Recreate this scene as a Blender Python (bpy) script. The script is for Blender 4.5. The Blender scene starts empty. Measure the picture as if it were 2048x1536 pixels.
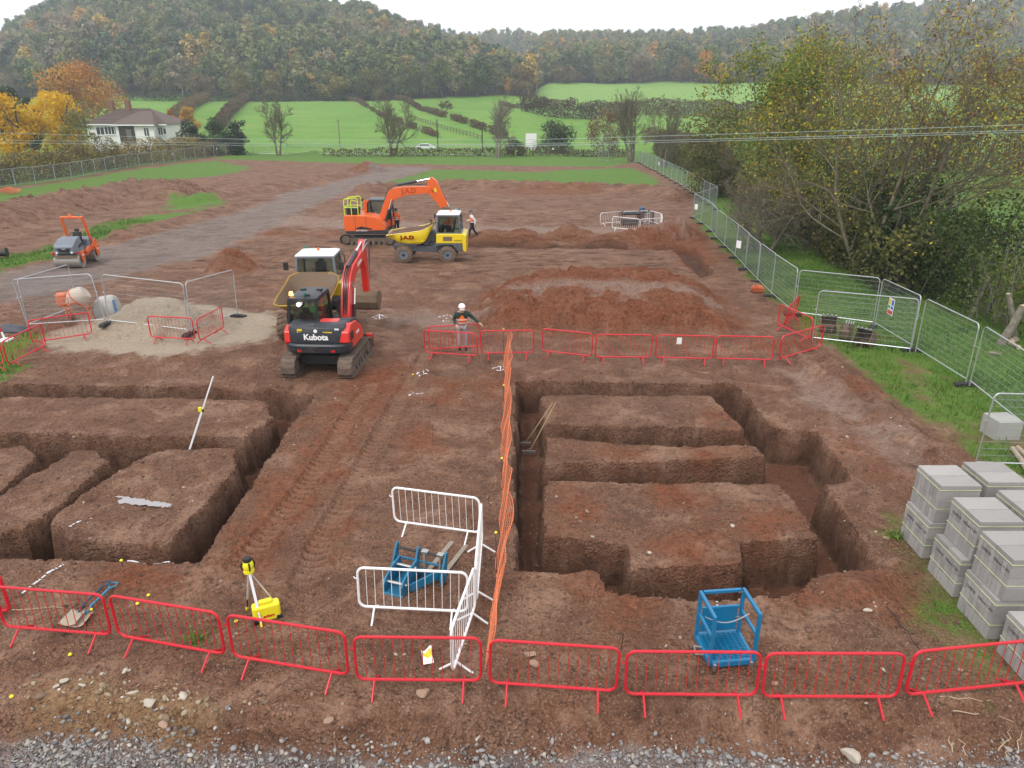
import bpy, bmesh, math, random
import numpy as np
from mathutils import Vector, Matrix, Euler

random.seed(7)
RNG = np.random.default_rng(7)
SC = bpy.context.scene
COL = SC.collection
PI = math.pi

# ---------------------------------------------------------------- camera
CAM_H, CAM_PITCH, FPX = 8.4, math.radians(21.53), 1440.0
cam_d = bpy.data.cameras.new('camera')
cam_d.sensor_width = 36.0
cam_d.lens = 36.0 * FPX / 2048.0
cam_d.clip_start = 0.1
cam_d.clip_end = 6000
cam = bpy.data.objects.new('camera', cam_d)
COL.objects.link(cam)
cam.location = (0, 0, CAM_H)
cam.rotation_euler = (PI / 2 - CAM_PITCH, 0, 0)
SC.camera = cam

# ---------------------------------------------------------------- overcast sky
SUN_EL, SUN_AZ = math.radians(52), math.radians(215)
w = bpy.data.worlds.new('World')
SC.world = w
w.use_nodes = True
nt = w.node_tree
bg = nt.nodes['Background']
sky = nt.nodes.new('ShaderNodeTexSky')
sky.sky_type = 'NISHITA'
sky.sun_disc = False
sky.sun_elevation = SUN_EL
sky.sun_rotation = SUN_AZ
sky.air_density = 1.0
sky.dust_density = 3.0
skm = nt.nodes.new('ShaderNodeMix'); skm.data_type = 'RGBA'
skn = nt.nodes.new('ShaderNodeTexNoise'); skn.inputs['Scale'].default_value = 2.2; skn.inputs['Detail'].default_value = 5
skr = nt.nodes.new('ShaderNodeMapRange')
skr.inputs['From Min'].default_value = 0.3; skr.inputs['From Max'].default_value = 0.7
skr.inputs['To Min'].default_value = 8.6; skr.inputs['To Max'].default_value = 9.9
skc = nt.nodes.new('ShaderNodeCombineColor')
sky_blue = nt.nodes.new('ShaderNodeMath'); sky_blue.operation = 'MULTIPLY'; sky_blue.inputs[1].default_value = 1.02
nt.links.new(skn.outputs['Fac'], skr.inputs['Value'])
for k in (0, 1):
    nt.links.new(skr.outputs['Result'], skc.inputs[k])
nt.links.new(skr.outputs['Result'], sky_blue.inputs[0])
nt.links.new(sky_blue.outputs[0], skc.inputs[2])
skm.inputs['Factor'].default_value = 0.93          # the cloud sheet that covers the blue
nt.links.new(sky.outputs['Color'], skm.inputs['A'])
nt.links.new(skc.outputs['Color'], skm.inputs['B'])
nt.links.new(skm.outputs['Result'], bg.inputs['Color'])
bg.inputs['Strength'].default_value = 0.12

sun_d = bpy.data.lights.new('sun', 'SUN')
sun_d.energy = 1.4
sun_d.angle = math.radians(12)
sun_d.color = (1.0, 0.97, 0.93)
sun = bpy.data.objects.new('sun', sun_d)
COL.objects.link(sun)
sd = Vector((math.sin(SUN_AZ) * math.cos(SUN_EL), math.cos(SUN_AZ) * math.cos(SUN_EL), math.sin(SUN_EL)))
sun.rotation_euler = (-sd).to_track_quat('-Z', 'Y').to_euler()

SC.view_settings.view_transform = 'Standard'
SC.view_settings.look = 'None'
SC.view_settings.gamma = 1.0
SC.view_settings.exposure = 0.40
SC.render.engine = 'CYCLES'
SC.cycles.use_denoising = True
SC.cycles.use_adaptive_sampling = True
SC.cycles.adaptive_threshold = 0.02
SC.cycles.max_bounces = 5
SC.cycles.diffuse_bounces = 2
SC.cycles.glossy_bounces = 2
SC.cycles.transmission_bounces = 4
SC.cycles.transparent_max_bounces = 8
SC.cycles.volume_bounces = 0
SC.cycles.caustics_reflective = False
SC.cycles.caustics_refractive = False

# ---------------------------------------------------------------- pixel -> place
CP, SP = math.cos(CAM_PITCH), math.sin(CAM_PITCH)
def base_h(Y):
    return np.interp(Y, [-60, 25, 45, 140, 165], [0, 0, -0.6, -1.6, -1.7])
def ray(px, py):
    u = (px - 1024) / FPX; v = (py - 768) / FPX
    return u, CP - v * SP, -(SP + v * CP)          # direction with unit optical depth
def at_z(px, py, z):
    d = ray(px, py); t = (z - CAM_H) / d[2]
    return Vector((d[0] * t, d[1] * t, z))
def g(px, py):
    z = 0.0
    for _ in range(12):
        p = at_z(px, py, z); z = float(base_h(p.y))
    return at_z(px, py, z)
def at_y(px, py, Y):
    d = ray(px, py); t = Y / d[1]
    return Vector((d[0] * t, Y, CAM_H + d[2] * t))
def gpoly(pts):
    return np.array([[g(x, y).x, g(x, y).y] for x, y in pts])

# ---------------------------------------------------------------- numpy noise
def _hash(ix, iy, seed):
    h = (ix.astype(np.int64) * 374761393 + iy.astype(np.int64) * 668265263 + seed * 974634777) & 0x7fffffff
    h = ((h ^ (h >> 13)) * 1274126177) & 0x7fffffff
    h = (h ^ (h >> 16)) & 0x7fffffff
    return (h % 100003) / 100003.0
def vnoise(x, y, seed=0):
    x0 = np.floor(x); y0 = np.floor(y)
    fx = x - x0; fy = y - y0
    fx = fx * fx * (3 - 2 * fx); fy = fy * fy * (3 - 2 * fy)
    a = _hash(x0, y0, seed); b = _hash(x0 + 1, y0, seed)
    c = _hash(x0, y0 + 1, seed); d = _hash(x0 + 1, y0 + 1, seed)
    return (a * (1 - fx) + b * fx) * (1 - fy) + (c * (1 - fx) + d * fx) * fy
def fbm(x, y, oct=4, seed=0, gain=0.5):
    s = 0; a = 1; t = 0
    for k in range(oct):
        s = s + a * vnoise(x * 2 ** k + 17.3 * k, y * 2 ** k - 9.1 * k, seed + k); t += a; a *= gain
    return s / t - 0.5
def sstep(a, b, x):
    t = np.clip((x - a) / (b - a), 0, 1)
    return t * t * (3 - 2 * t)
def sdpoly(X, Y, P, pad=3.0):
    """signed distance to a polygon, negative inside; far points get +pad"""
    X = np.asarray(X, float); Y = np.asarray(Y, float)
    out = np.full(X.shape, pad)
    m = (X > P[:, 0].min() - pad) & (X < P[:, 0].max() + pad) & (Y > P[:, 1].min() - pad) & (Y < P[:, 1].max() + pad)
    if not m.any():
        return out
    x = X[m]; y = Y[m]
    d2 = np.full(x.shape, 1e9); ins = np.zeros(x.shape, bool)
    n = len(P)
    for i in range(n):
        ax, ay = P[i]; bx, by = P[(i + 1) % n]
        ex, ey = bx - ax, by - ay
        L = ex * ex + ey * ey + 1e-12
        t = np.clip(((x - ax) * ex + (y - ay) * ey) / L, 0, 1)
        d2 = np.minimum(d2, (x - ax - t * ex) ** 2 + (y - ay - t * ey) ** 2)
        c = (ay > y) != (by > y)
        with np.errstate(divide='ignore', invalid='ignore'):
            c &= x < (bx - ax) * (y - ay) / (by - ay + 1e-12) + ax
        ins ^= c
    d = np.sqrt(d2)
    out[m] = np.minimum(np.where(ins, -d, d), pad)
    return out
def polyline_st(X, Y, P, pad=1.5):
    """arc length s and signed side distance t of the closest point on a polyline"""
    s_o = np.zeros(X.shape); t_o = np.full(X.shape, 99.0)
    m = (X > P[:, 0].min() - pad) & (X < P[:, 0].max() + pad) & (Y > P[:, 1].min() - pad) & (Y < P[:, 1].max() + pad)
    if not m.any():
        return s_o, t_o
    x = X[m]; y = Y[m]; best = np.full(x.shape, 1e9); S = np.zeros(x.shape); T = np.full(x.shape, 99.0); acc = 0
    for i in range(len(P) - 1):
        a = P[i]; e = P[i + 1] - a; L = math.hypot(*e); ux, uy = e / L
        s = np.clip((x - a[0]) * ux + (y - a[1]) * uy, 0, L)
        dx = x - a[0] - ux * s; dy = y - a[1] - uy * s
        d = np.hypot(dx, dy); sd_ = (dx * uy - dy * ux)
        k = d < best
        best[k] = d[k]; S[k] = acc + s[k]; T[k] = np.where(sd_[k] >= 0, d[k], -d[k]); acc += L
    s_o[m] = S; t_o[m] = T
    return s_o, t_o
def smooth_line(pts, n=10):
    P = np.array(pts, float); out = []
    for i in range(len(P) - 1):
        p0 = P[max(i - 1, 0)]; p1 = P[i]; p2 = P[i + 1]; p3 = P[min(i + 2, len(P) - 1)]
        for k in range(n):
            t = k / n
            out.append(0.5 * ((2 * p1) + (-p0 + p2) * t + (2 * p0 - 5 * p1 + 4 * p2 - p3) * t * t + (-p0 + 3 * p1 - 3 * p2 + p3) * t ** 3))
    out.append(P[-1])
    return np.array(out)

# ---------------------------------------------------------------- object helpers
def tag(o, label=None, cat=None, group=None, kind=None):
    if label: o['label'] = label
    if cat: o['category'] = cat
    if group: o['group'] = group
    if kind: o['kind'] = kind
    return o
def empty(name, loc=(0, 0, 0), rz=0.0, label=None, cat=None, group=None):
    o = bpy.data.objects.new(name, None); COL.objects.link(o)
    o.empty_display_size = 0.2
    o.location = loc; o.rotation_euler = (0, 0, rz)
    return tag(o, label, cat, group)
def children(o):
    return [c for c in bpy.data.objects if c.parent == o]
def copy_tree(o, parent=None, kids=None):
    c = o.copy(); COL.objects.link(c); c.parent = parent
    for ch in list(o.children):
        copy_tree(ch, c)
    return c
def link_mesh(name, me, mat=None, parent=None, smooth=False):
    o = bpy.data.objects.new(name, me); COL.objects.link(o)
    if mat is not None and len(me.materials) == 0:
        me.materials.append(mat)
    if parent is not None:
        o.parent = parent
    if smooth:
        me.polygons.foreach_set('use_smooth', np.ones(len(me.polygons), bool))
    return o
def np_mesh(name, V, F, attrs=None, colors=None):
    """V (n,3), F (m,k) with k = 3 or 4"""
    me = bpy.data.meshes.new(name)
    V = np.asarray(V, np.float32); F = np.asarray(F, np.int32)
    k = F.shape[1]
    me.vertices.add(len(V)); me.vertices.foreach_set('co', V.ravel())
    me.loops.add(F.size); me.loops.foreach_set('vertex_index', F.ravel())
    me.polygons.add(len(F)); me.polygons.foreach_set('loop_start', np.arange(0, F.size, k, dtype=np.int32))
    if attrs:
        for nm, val in attrs.items():
            val = np.asarray(val, np.float32)
            a = me.attributes.new(nm, 'FLOAT_COLOR' if val.ndim == 2 else 'FLOAT', 'POINT')
            a.data.foreach_set('color' if val.ndim == 2 else 'value', val.ravel())
    me.update(calc_edges=True)
    return me

class MB:
    """collects simple shapes into one mesh"""
    def __init__(s): s.v = []; s.f = []
    def add(s, vs, fs):
        n = len(s.v); s.v += [Vector(p) for p in vs]; s.f += [[i + n for i in f] for f in fs]; return s
    def box(s, c, d, rot=None):
        x, y, z = d[0] / 2, d[1] / 2, d[2] / 2
        vs = [Vector((a * x, b * y, e * z)) for e in (-1, 1) for a, b in ((-1, -1), (1, -1), (1, 1), (-1, 1))]
        if rot is not None:
            R = Euler(rot).to_matrix() if not isinstance(rot, Matrix) else rot
            vs = [R @ p for p in vs]
        c = Vector(c)
        return s.add([p + c for p in vs], [(3, 2, 1, 0), (4, 5, 6, 7), (0, 1, 5, 4), (1, 2, 6, 5), (2, 3, 7, 6), (3, 0, 4, 7)])
    def bar(s, a, b, w_, h_, up=(0, 0, 1)):
        a = Vector(a); b = Vector(b); d = (b - a); L = d.length; d.normalize()
        side = d.cross(Vector(up))
        if side.length < 1e-4: side = d.cross(Vector((0, 1, 0)))
        side.normalize(); u = side.cross(d)
        R = Matrix((d, side, u)).transposed()
        return s.box((a + b) / 2, (L, w_, h_), R)
    def tube(s, path, r, n=8, closed=False, caps=True):
        P = [Vector(p) for p in path]; m = len(P)
        rr = r if hasattr(r, '__len__') else [r] * m
        rings = []; prev = None
        for i in range(m):
            if closed: d = P[(i + 1) % m] - P[i - 1]
            else: d = P[min(i + 1, m - 1)] - P[max(i - 1, 0)]
            d.normalize()
            if prev is None:
                q = d.cross(Vector((0, 0, 1)))
                if q.length < 0.05: q = d.cross(Vector((1, 0, 0)))
            else:
                q = prev - d * prev.dot(d)
            q.normalize(); prev = q; b = d.cross(q)
            rings.append([P[i] + (q * math.cos(2 * PI * k / n) + b * math.sin(2 * PI * k / n)) * rr[i] for k in range(n)])
        vs = [p for R in rings for p in R]; fs = []
        for i in range(m if closed else m - 1):
            j = (i + 1) % m
            for k in range(n):
                k2 = (k + 1) % n
                fs.append((i * n + k, i * n + k2, j * n + k2, j * n + k))
        if caps and not closed:
            fs.append(tuple(range(n - 1, -1, -1))); fs.append(tuple((m - 1) * n + k for k in range(n)))
        return s.add(vs, fs)
    def cyl(s, a, b, r, n=16, r2=None):
        return s.tube([a, b], [r, r if r2 is None else r2], n)
    def lathe(s, prof, c=(0, 0, 0), axis='Z', n=20, caps=True):
        """prof: (radius, height) pairs turned round the axis"""
        c = Vector(c); vs = []; fs = []
        for r, h in prof:
            for k in range(n):
                a = 2 * PI * k / n; x, y = r * math.cos(a), r * math.sin(a)
                vs.append(c + (Vector((x, y, h)) if axis == 'Z' else Vector((h, x, y)) if axis == 'X' else Vector((y, h, x))))
        for i in range(len(prof) - 1):
            for k in range(n):
                k2 = (k + 1) % n
                fs.append((i * n + k, i * n + k2, (i + 1) * n + k2, (i + 1) * n + k))
        if caps:
            fs.append(tuple(range(n - 1, -1, -1))); fs.append(tuple((len(prof) - 1) * n + k for k in range(n)))
        return s.add(vs, fs)
    def prism(s, pts, lo, hi, plane='XZ'):
        """a polygon pushed from lo to hi along the axis normal to its plane"""
        n = len(pts); vs = []
        for h in (lo, hi):
            for a, b in pts:
                vs.append((a, h, b) if plane == 'XZ' else (h, a, b) if plane == 'YZ' else (a, b, h))
        fs = [tuple(range(n)), tuple(range(2 * n - 1, n - 1, -1))]
        fs += [(i, i + n, (i + 1) % n + n, (i + 1) % n) for i in range(n)]
        return s.add(vs, fs)
    def loft(s, rings, closed=True, caps=True):
        m = len(rings); n = len(rings[0]); vs = [p for R in rings for p in R]; fs = []
        for i in range(m - 1):
            for k in range(n if closed else n - 1):
                k2 = (k + 1) % n
                fs.append((i * n + k, i * n + k2, (i + 1) * n + k2, (i + 1) * n + k))
        if caps and closed:
            fs.append(tuple(range(n - 1, -1, -1))); fs.append(tuple((m - 1) * n + k for k in range(n)))
        return s.add(vs, fs)
    def sphere(s, c, r, nu=12, nv=8, sc=(1, 1, 1)):
        c = Vector(c)
        rings = []
        for j in range(1, nv):
            a = PI * j / nv
            rings.append([c + Vector((sc[0] * r * math.sin(a) * math.cos(2 * PI * k / nu), sc[1] * r * math.sin(a) * math.sin(2 * PI * k / nu), -sc[2] * r * math.cos(a))) for k in range(nu)])
        return s.loft(rings)
    def mesh(s, name):
        me = bpy.data.meshes.new(name)
        me.from_pydata([tuple(p) for p in s.v], [], s.f)
        bm = bmesh.new(); bm.from_mesh(me); bmesh.ops.recalc_face_normals(bm, faces=bm.faces); bm.to_mesh(me); bm.free()
        return me
    def build(s, name, mat, parent=None, bevel=0, smooth=None, seg=2):
        me = s.mesh(name)
        o = link_mesh(name, me, mat, parent)
        if smooth is None or smooth:
            me.polygons.foreach_set('use_smooth', np.ones(len(me.polygons), bool))
            me.set_sharp_from_angle(angle=math.radians(38))
        if bevel:
            b = o.modifiers.new('bevel', 'BEVEL'); b.width = bevel; b.segments = seg; b.limit_method = 'ANGLE'; b.angle_limit = math.radians(35)
            b.harden_normals = True
        return o
def rot2(x, y, a):
    return x * math.cos(a) - y * math.sin(a), x * math.sin(a) + y * math.cos(a)

# ---------------------------------------------------------------- materials
MATS = {}
def nodes_of(name):
    m = bpy.data.materials.new(name); m.use_nodes = True
    t = m.node_tree
    return m, t, t.nodes['Principled BSDF']
def N(t, kind, **kw):
    n = t.nodes.new(kind)
    for k, v in kw.items():
        if hasattr(n, k): setattr(n, k, v)
        else: n.inputs[k].default_value = v
    return n
def ramp(t, fac, stops):
    r = t.nodes.new('ShaderNodeValToRGB')
    e = r.color_ramp.elements
    while len(e) < len(stops): e.new(0.5)
    for i, (p, c) in enumerate(stops):
        e[i].position = p; e[i].color = (c[0], c[1], c[2], 1) if hasattr(c, '__len__') else (c, c, c, 1)
    t.links.new(fac, r.inputs['Fac'])
    return r.outputs['Color']
def mixc(t, fac, a, b, mode='MIX'):
    m = t.nodes.new('ShaderNodeMix'); m.data_type = 'RGBA'; m.blend_type = mode
    for sock, val in (('Factor', fac), ('A', a), ('B', b)):
        if hasattr(val, 'links') or hasattr(val, 'is_linked'): t.links.new(val, m.inputs[sock])
        elif hasattr(val, '__len__'): m.inputs[sock].default_value = (*val[:3], 1)
        else: m.inputs[sock].default_value = val
    return m.outputs['Result']
def mth(t, op, a, b=None, clamp=False):
    m = t.nodes.new('ShaderNodeMath'); m.operation = op; m.use_clamp = clamp
    for i, val in enumerate((a, b)):
        if val is None: continue
        if hasattr(val, 'is_linked'): t.links.new(val, m.inputs[i])
        else: m.inputs[i].default_value = val
    return m.outputs[0]
MUD = (0.19, 0.115, 0.08)
def paint(name, col, rough=0.45, metal=0.0, dirt=0.25, mud=MUD, scale=3.0, bump=0.02, coat=0.0):
    """coloured surface with uneven dirt on it"""
    if name in MATS: return MATS[name]
    m, t, b = nodes_of(name)
    tc = N(t, 'ShaderNodeTexCoord'); n1 = N(t, 'ShaderNodeTexNoise', Scale=scale, Detail=6.0, Roughness=0.65)
    t.links.new(tc.outputs['Object'], n1.inputs['Vector'])
    n2 = N(t, 'ShaderNodeTexNoise', Scale=scale * 9, Detail=4.0); t.links.new(tc.outputs['Object'], n2.inputs['Vector'])
    f = ramp(t, n1.outputs['Fac'], [(0.62 - 0.45 * dirt, 0.0), (0.95 - 0.3 * dirt, 1.0)])
    f2 = mth(t, 'MULTIPLY', f, mth(t, 'ADD', n2.outputs['Fac'], 0.25), True)
    f3 = mth(t, 'MULTIPLY', f2, min(1.0, dirt * 2.2))
    var = mixc(t, n2.outputs['Fac'], tuple(c * 0.93 for c in col), tuple(min(1, c * 1.06) for c in col))
    t.links.new(mixc(t, f3, var, mud), b.inputs['Base Color'])
    t.links.new(mth(t, 'ADD', mth(t, 'MULTIPLY', f3, 0.4), rough, True), b.inputs['Roughness'])
    b.inputs['Metallic'].default_value = metal
    if coat: b.inputs['Coat Weight'].default_value = coat; b.inputs['Coat Roughness'].default_value = 0.15
    if bump:
        bp = N(t, 'ShaderNodeBump', Strength=0.25, Distance=bump)
        t.links.new(n2.outputs['Fac'], bp.inputs['Height']); t.links.new(bp.outputs['Normal'], b.inputs['Normal'])
    MATS[name] = m
    return m
def plain(name, col, rough=0.6, metal=0.0, emit=0):
    if name in MATS: return MATS[name]
    m, t, b = nodes_of(name)
    tc = N(t, 'ShaderNodeTexCoord'); n = N(t, 'ShaderNodeTexNoise', Scale=12.0, Detail=3.0)
    t.links.new(tc.outputs['Object'], n.inputs['Vector'])
    t.links.new(mixc(t, n.outputs['Fac'], tuple(c * 0.9 for c in col), tuple(min(1, c * 1.1) for c in col)), b.inputs['Base Color'])
    b.inputs['Roughness'].default_value = rough; b.inputs['Metallic'].default_value = metal
    if emit:
        b.inputs['Emission Color'].default_value = (*col, 1); b.inputs['Emission Strength'].default_value = emit
    MATS[name] = m
    return m
def glass(name, tint=(0.55, 0.68, 0.66), alpha=0.35):
    """thin cab glass: sees through, mirrors the sky at a slant"""
    if name in MATS: return MATS[name]
    m = bpy.data.materials.new(name); m.use_nodes = True; t = m.node_tree; t.nodes.clear()
    out = N(t, 'ShaderNodeOutputMaterial'); tr = N(t, 'ShaderNodeBsdfTransparent'); gl = N(t, 'ShaderNodeBsdfGlossy', Roughness=0.03)
    tr.inputs['Color'].default_value = (*tint, 1)
    lw = N(t, 'ShaderNodeFresnel', IOR=1.5); mx = N(t, 'ShaderNodeMixShader')
    t.links.new(mth(t, 'ADD', lw.outputs[0], 0.05, True), mx.inputs[0])
    t.links.new(tr.outputs[0], mx.inputs[1]); t.links.new(gl.outputs[0], mx.inputs[2]); t.links.new(mx.outputs[0], out.inputs['Surface'])
    MATS[name] = m
    return m
def foliage(name, stops, trans=0.25):
    """leaf material: colour from the per-leaf 'tint' attribute (0..1)"""
    if name in MATS: return MATS[name]
    m, t, b = nodes_of(name)
    a = N(t, 'ShaderNodeAttribute', attribute_name='tint')
    c = ramp(t, a.outputs['Fac'], stops)
    t.links.new(c, b.inputs['Base Color']); b.inputs['Roughness'].default_value = 0.65
    b.inputs['Specular IOR Level'].default_value = 0.25
    if trans:
        out = t.nodes['Material Output']; tl = N(t, 'ShaderNodeBsdfTranslucent'); mx = N(t, 'ShaderNodeMixShader')
        mx.inputs[0].default_value = trans
        t.links.new(c, tl.inputs['Color']); t.links.new(b.outputs[0], mx.inputs[1]); t.links.new(tl.outputs[0], mx.inputs[2]); t.links.new(mx.outputs[0], out.inputs['Surface'])
    MATS[name] = m
    return m
# ================================================================ the site's ground
# outlines read off the photograph at ground level
R_OUT = gpoly([(1033,766),(1250,765),(1468,769),(1541,858),(1630,866),(1699,966),(1643,975),(1757,1146),(1644,1149),(1603,1166),(1597,1188),(1460,1201),(1277,1193),(1212,1185),(1201,1160),(1176,1148),(1030,1145)])
R_ISL = [gpoly([(1080,791),(1421,791),(1490,861),(1087,852)]),
         gpoly([(1096,876),(1300,890),(1507,897),(1530,922),(1085,928)]),
         gpoly([(1090,957),(1300,968),(1562,970),(1641,1086),(1478,1086),(1487,1136),(1262,1139),(1252,1088),(1085,1072)])]
L_OUT = gpoly([(-330,800),(0,767),(300,772),(564,779),(628,789),(395,1124),(200,1121),(0,1121),(-330,1118)])
L_ISL = [gpoly([(28,790),(300,796),(531,800),(548,838),(488,882),(200,872),(0,864),(-330,856),(-330,850)]),
         gpoly([(-330,1010),(0,898),(50,890),(79,912),(0,985),(-330,1180)]),
         gpoly([(143,903),(199,897),(219,926),(113,1018),(46,1060),(0,1068),(-330,1080),(-330,1130),(0,990)]),
         gpoly([(259,926),(300,905),(345,899),(472,902),(477,942),(336,1090),(133,1084),(130,1064),(105,1046),(115,1030)])]
F_TR = gpoly([(935,487),(1345,492),(1395,500),(1428,545),(1402,556),(1345,501),(935,494)])

FENCE_L = [g(x, y) for x, y in ((0,379),(137,359),(246,338),(359,323),(420,315),(472,309))]
dl = FENCE_L[0] - FENCE_L[-1]
SITE = np.vstack([gpoly([(470,308),(640,310),(1000,312),(1250,316),(1283,328),(1335,355),(1397,388),(1385,440),(1440,500),(1500,560),(1560,612),(1660,690),(1720,742),(1790,800),(1850,850),(1930,905),(2040,965)]),
                  np.array([[22, 10], [26, -30], [-90, -30], [FENCE_L[0].x + dl.x * 0.8, FENCE_L[0].y + dl.y * 0.8]]),
                  np.array([[p.x, p.y] for p in FENCE_L[:-1]])])
GRASS_IN = [gpoly(p) for p in (
    [(-200,425),(0,383),(137,363),(246,343),(359,328),(430,322),(500,335),(470,347),(380,356),(300,368),(200,381),(100,397),(0,416),(-200,470)],
    [(425,318),(470,308),(700,306),(1210,308),(1290,322),(1215,334),(1000,331),(760,328),(560,322)],
    [(730,374),(864,339),(1056,344),(1262,336),(1298,350),(1331,374),(1200,370),(1090,366),(919,366),(810,365)],
    [(-200,600),(0,516),(93,496),(219,445),(300,430),(383,422),(450,405),(383,432),(273,449),(205,476),(90,524),(0,542),(-200,640)],
    [(-200,800),(-100,690),(0,690),(60,664),(78,682),(42,702),(22,742),(-60,790)],
    [(1778,1078),(1798,1064),(1870,1150),(1990,1320),(1965,1325),(1875,1200)],
    [(1600,650),(1660,680),(1730,735),(1800,790),(1900,860),(1985,930),(2060,960),(2060,800),(1850,700),(1700,640)],
    [(340,398),(430,398),(455,405),(380,418),(330,420)])]
ROAD = gpoly([(-400,650),(0,548),(96,529),(202,496),(273,483),(376,451),(437,436),(547,403),(560,388),(640,372),(700,358),(740,345),(775,335),(855,334),(864,340),(800,358),(700,383),(640,405),(598,427),(547,455),(470,490),(376,520),(273,545),(153,575),(0,605),(-400,720)])
PALE = [gpoly(p) for p in ([(430,450),(600,435),(760,440),(1000,454),(1230,454),(1400,470),(1380,482),(1100,472),(900,467),(600,455)],
                           [(975,590),(1060,572),(1180,566),(1340,572),(1440,598),(1420,612),(1330,592),(1250,600),(1150,585),(1050,598)],
                           [(1560,745),(1610,745),(1760,860),(1840,930),(1800,935),(1700,860)],
                           [(740,628),(900,622),(1000,640),(900,660),(760,650)])]
PALE[1] = np.array([[at_z(x, y, .55).x, at_z(x, y, .55).y] for x, y in ((975,592),(1060,572),(1180,566),(1340,572),(1450,600),(1420,612),(1330,590),(1250,604),(1150,585),(1050,600))])
SAND = gpoly([(70,685),(140,650),(215,622),(300,600),(430,612),(500,625),(556,622),(565,650),(545,680),(400,702),(330,714),(200,704),(110,703)])
REDS = [gpoly(p) for p in ([(930,655),(960,600),(1010,570),(1350,560),(1440,590),(1500,665),(1200,668)],
                           [(1200,480),(1260,455),(1400,450),(1440,520),(1390,560),(1340,500)],
                           [(1650,870),(1710,880),(1800,960),(1760,960),(1690,915)],
                           [(1320,1080),(1420,1085),(1420,1140),(1340,1130)],
                           [(690,740),(800,720),(810,790),(720,880),(640,1000),(520,1130),(420,1130),(560,960),(640,860)],
                           [(1640,1160),(1760,1150),(1790,1200),(1700,1235),(1600,1210)],
                           [(430,540),(465,500),(520,530),(500,545)], [(690,340),(735,318),(775,342)], [(600,312),(630,300),(655,312)],
                           [(240,1130),(330,1135),(320,1160),(240,1165)],[(930,760),(1000,755),(1020,785),(960,785)],[(780,870),(840,860),(880,900),(800,930)],[(1285,985),(1370,975),(1400,1000),(1330,1020)],[(1140,980),(1180,985),(1190,1040),(1150,1060),(1120,1010)],[(1225,900),(1290,893),(1300,912),(1240,918)],[(1420,835),(1470,840),(1480,858),(1430,858)],[(1380,905),(1450,898),(1470,912),(1400,920)],[(1460,1030),(1560,1040),(1540,1075),(1470,1070)],[(1180,1180),(1300,1200),(1290,1290),(1190,1280)],[(640,1060),(700,1010),(720,1050),(660,1110)],[(860,760),(930,770),(900,820),(860,800)])]
MIXER_MUD = gpoly([(350,1380),(150,1340),(60,1380),(20,1440),(200,1450),(330,1465),(400,1430)])
HEAPS = [(325,655,2.35,1.3,1.25,0.8),(465,538,1.6,1.15,1,1),(735,343,2.7,1.6,1.1,1),(630,309,2.4,0.95,1,1),
         (985,483,2.6,0.75,1.2,.8),(1060,484,2.0,0.55,1,.8),(1138,482,1.7,1.1,1.1,.8),(1200,488,1.9,.6,1,.8),(1262,482,2.0,.75,1,.8),(1318,478,2.0,1.05,1,.8),(1368,478,1.9,1.0,1,.8),
         (1722,1186,.65,.22,1,1),(1180,1165,.6,.16,1,1),(320,480,1.6,.25,2,1),(560,470,1.4,.35,1.6,.8),(600,440,1.4,.3,1.4,1),(660,470,1.2,.25,1.5,1),
         (1100,385,3,.3,2,1),(1560,690,.9,.25,1.5,1),(1690,780,.8,.15,1.6,1),(280,1420,.55,.12,1.5,1),(130,1395,.5,.12,1.3,1)]
HEAP_W = [(g(x, y).x, g(x, y).y, r, h, sx, sy) for x, y, r, h, sx, sy in HEAPS]
FLATHEAP = gpoly([(930,655),(965,600),(1010,570),(1180,558),(1350,562),(1430,590),(1470,640),(1490,666),(1200,670),(1000,664)])
RIDGES = [(smooth_line(gpoly([(735,384),(850,376),(950,376),(1100,379),(1300,386),(1345,397)])), 2.6, .85),
          (smooth_line(gpoly([(-350,520),(0,440),(150,412),(290,386),(350,392)])), 5.0, 1.35),
          (smooth_line(gpoly([(380,405),(470,390),(560,376),(640,362),(700,350)])), 2.2, .55),
          (smooth_line(gpoly([(250,470),(330,450),(400,432),(480,412)])), 1.6, .3),
          (smooth_line(gpoly([(1580,700),(1660,770),(1760,850),(1860,930)])), .5, .26),
          (smooth_line(gpoly([(1640,710),(1720,780),(1830,880),(1900,960)])), .45, .22)]
TRACKS = [(smooth_line(gpoly([(742,768),(692,850),(622,962),(525,1080),(440,1165)])), .23),
          (smooth_line(gpoly([(862,690),(806,790),(748,900),(692,1002),(640,1095),(606,1170)])), .24),
          (smooth_line(gpoly([(600,770),(560,795),(440,760),(250,745),(-40,742)])), .22),
          (smooth_line(gpoly([(560,735),(380,722),(200,720),(-40,728)])), .22),
          (smooth_line(gpoly([(690,530),(800,545),(930,560),(1100,545)])), .3),
          (smooth_line(gpoly([(690,500),(820,580),(900,640)])), .3)]
BANK = smooth_line(gpoly([(-500,1425),(0,1432),(200,1442),(350,1455),(500,1455),(640,1462),(800,1475),(1050,1466),(1350,1462),(1600,1480),(1800,1490),(2048,1478),(2500,1460)]), 4)
PUDDLE = gpoly([(206,996),(226,990),(262,994),(300,1000),(336,1006),(332,1011),(290,1008),(250,1003),(222,1003)])

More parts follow.
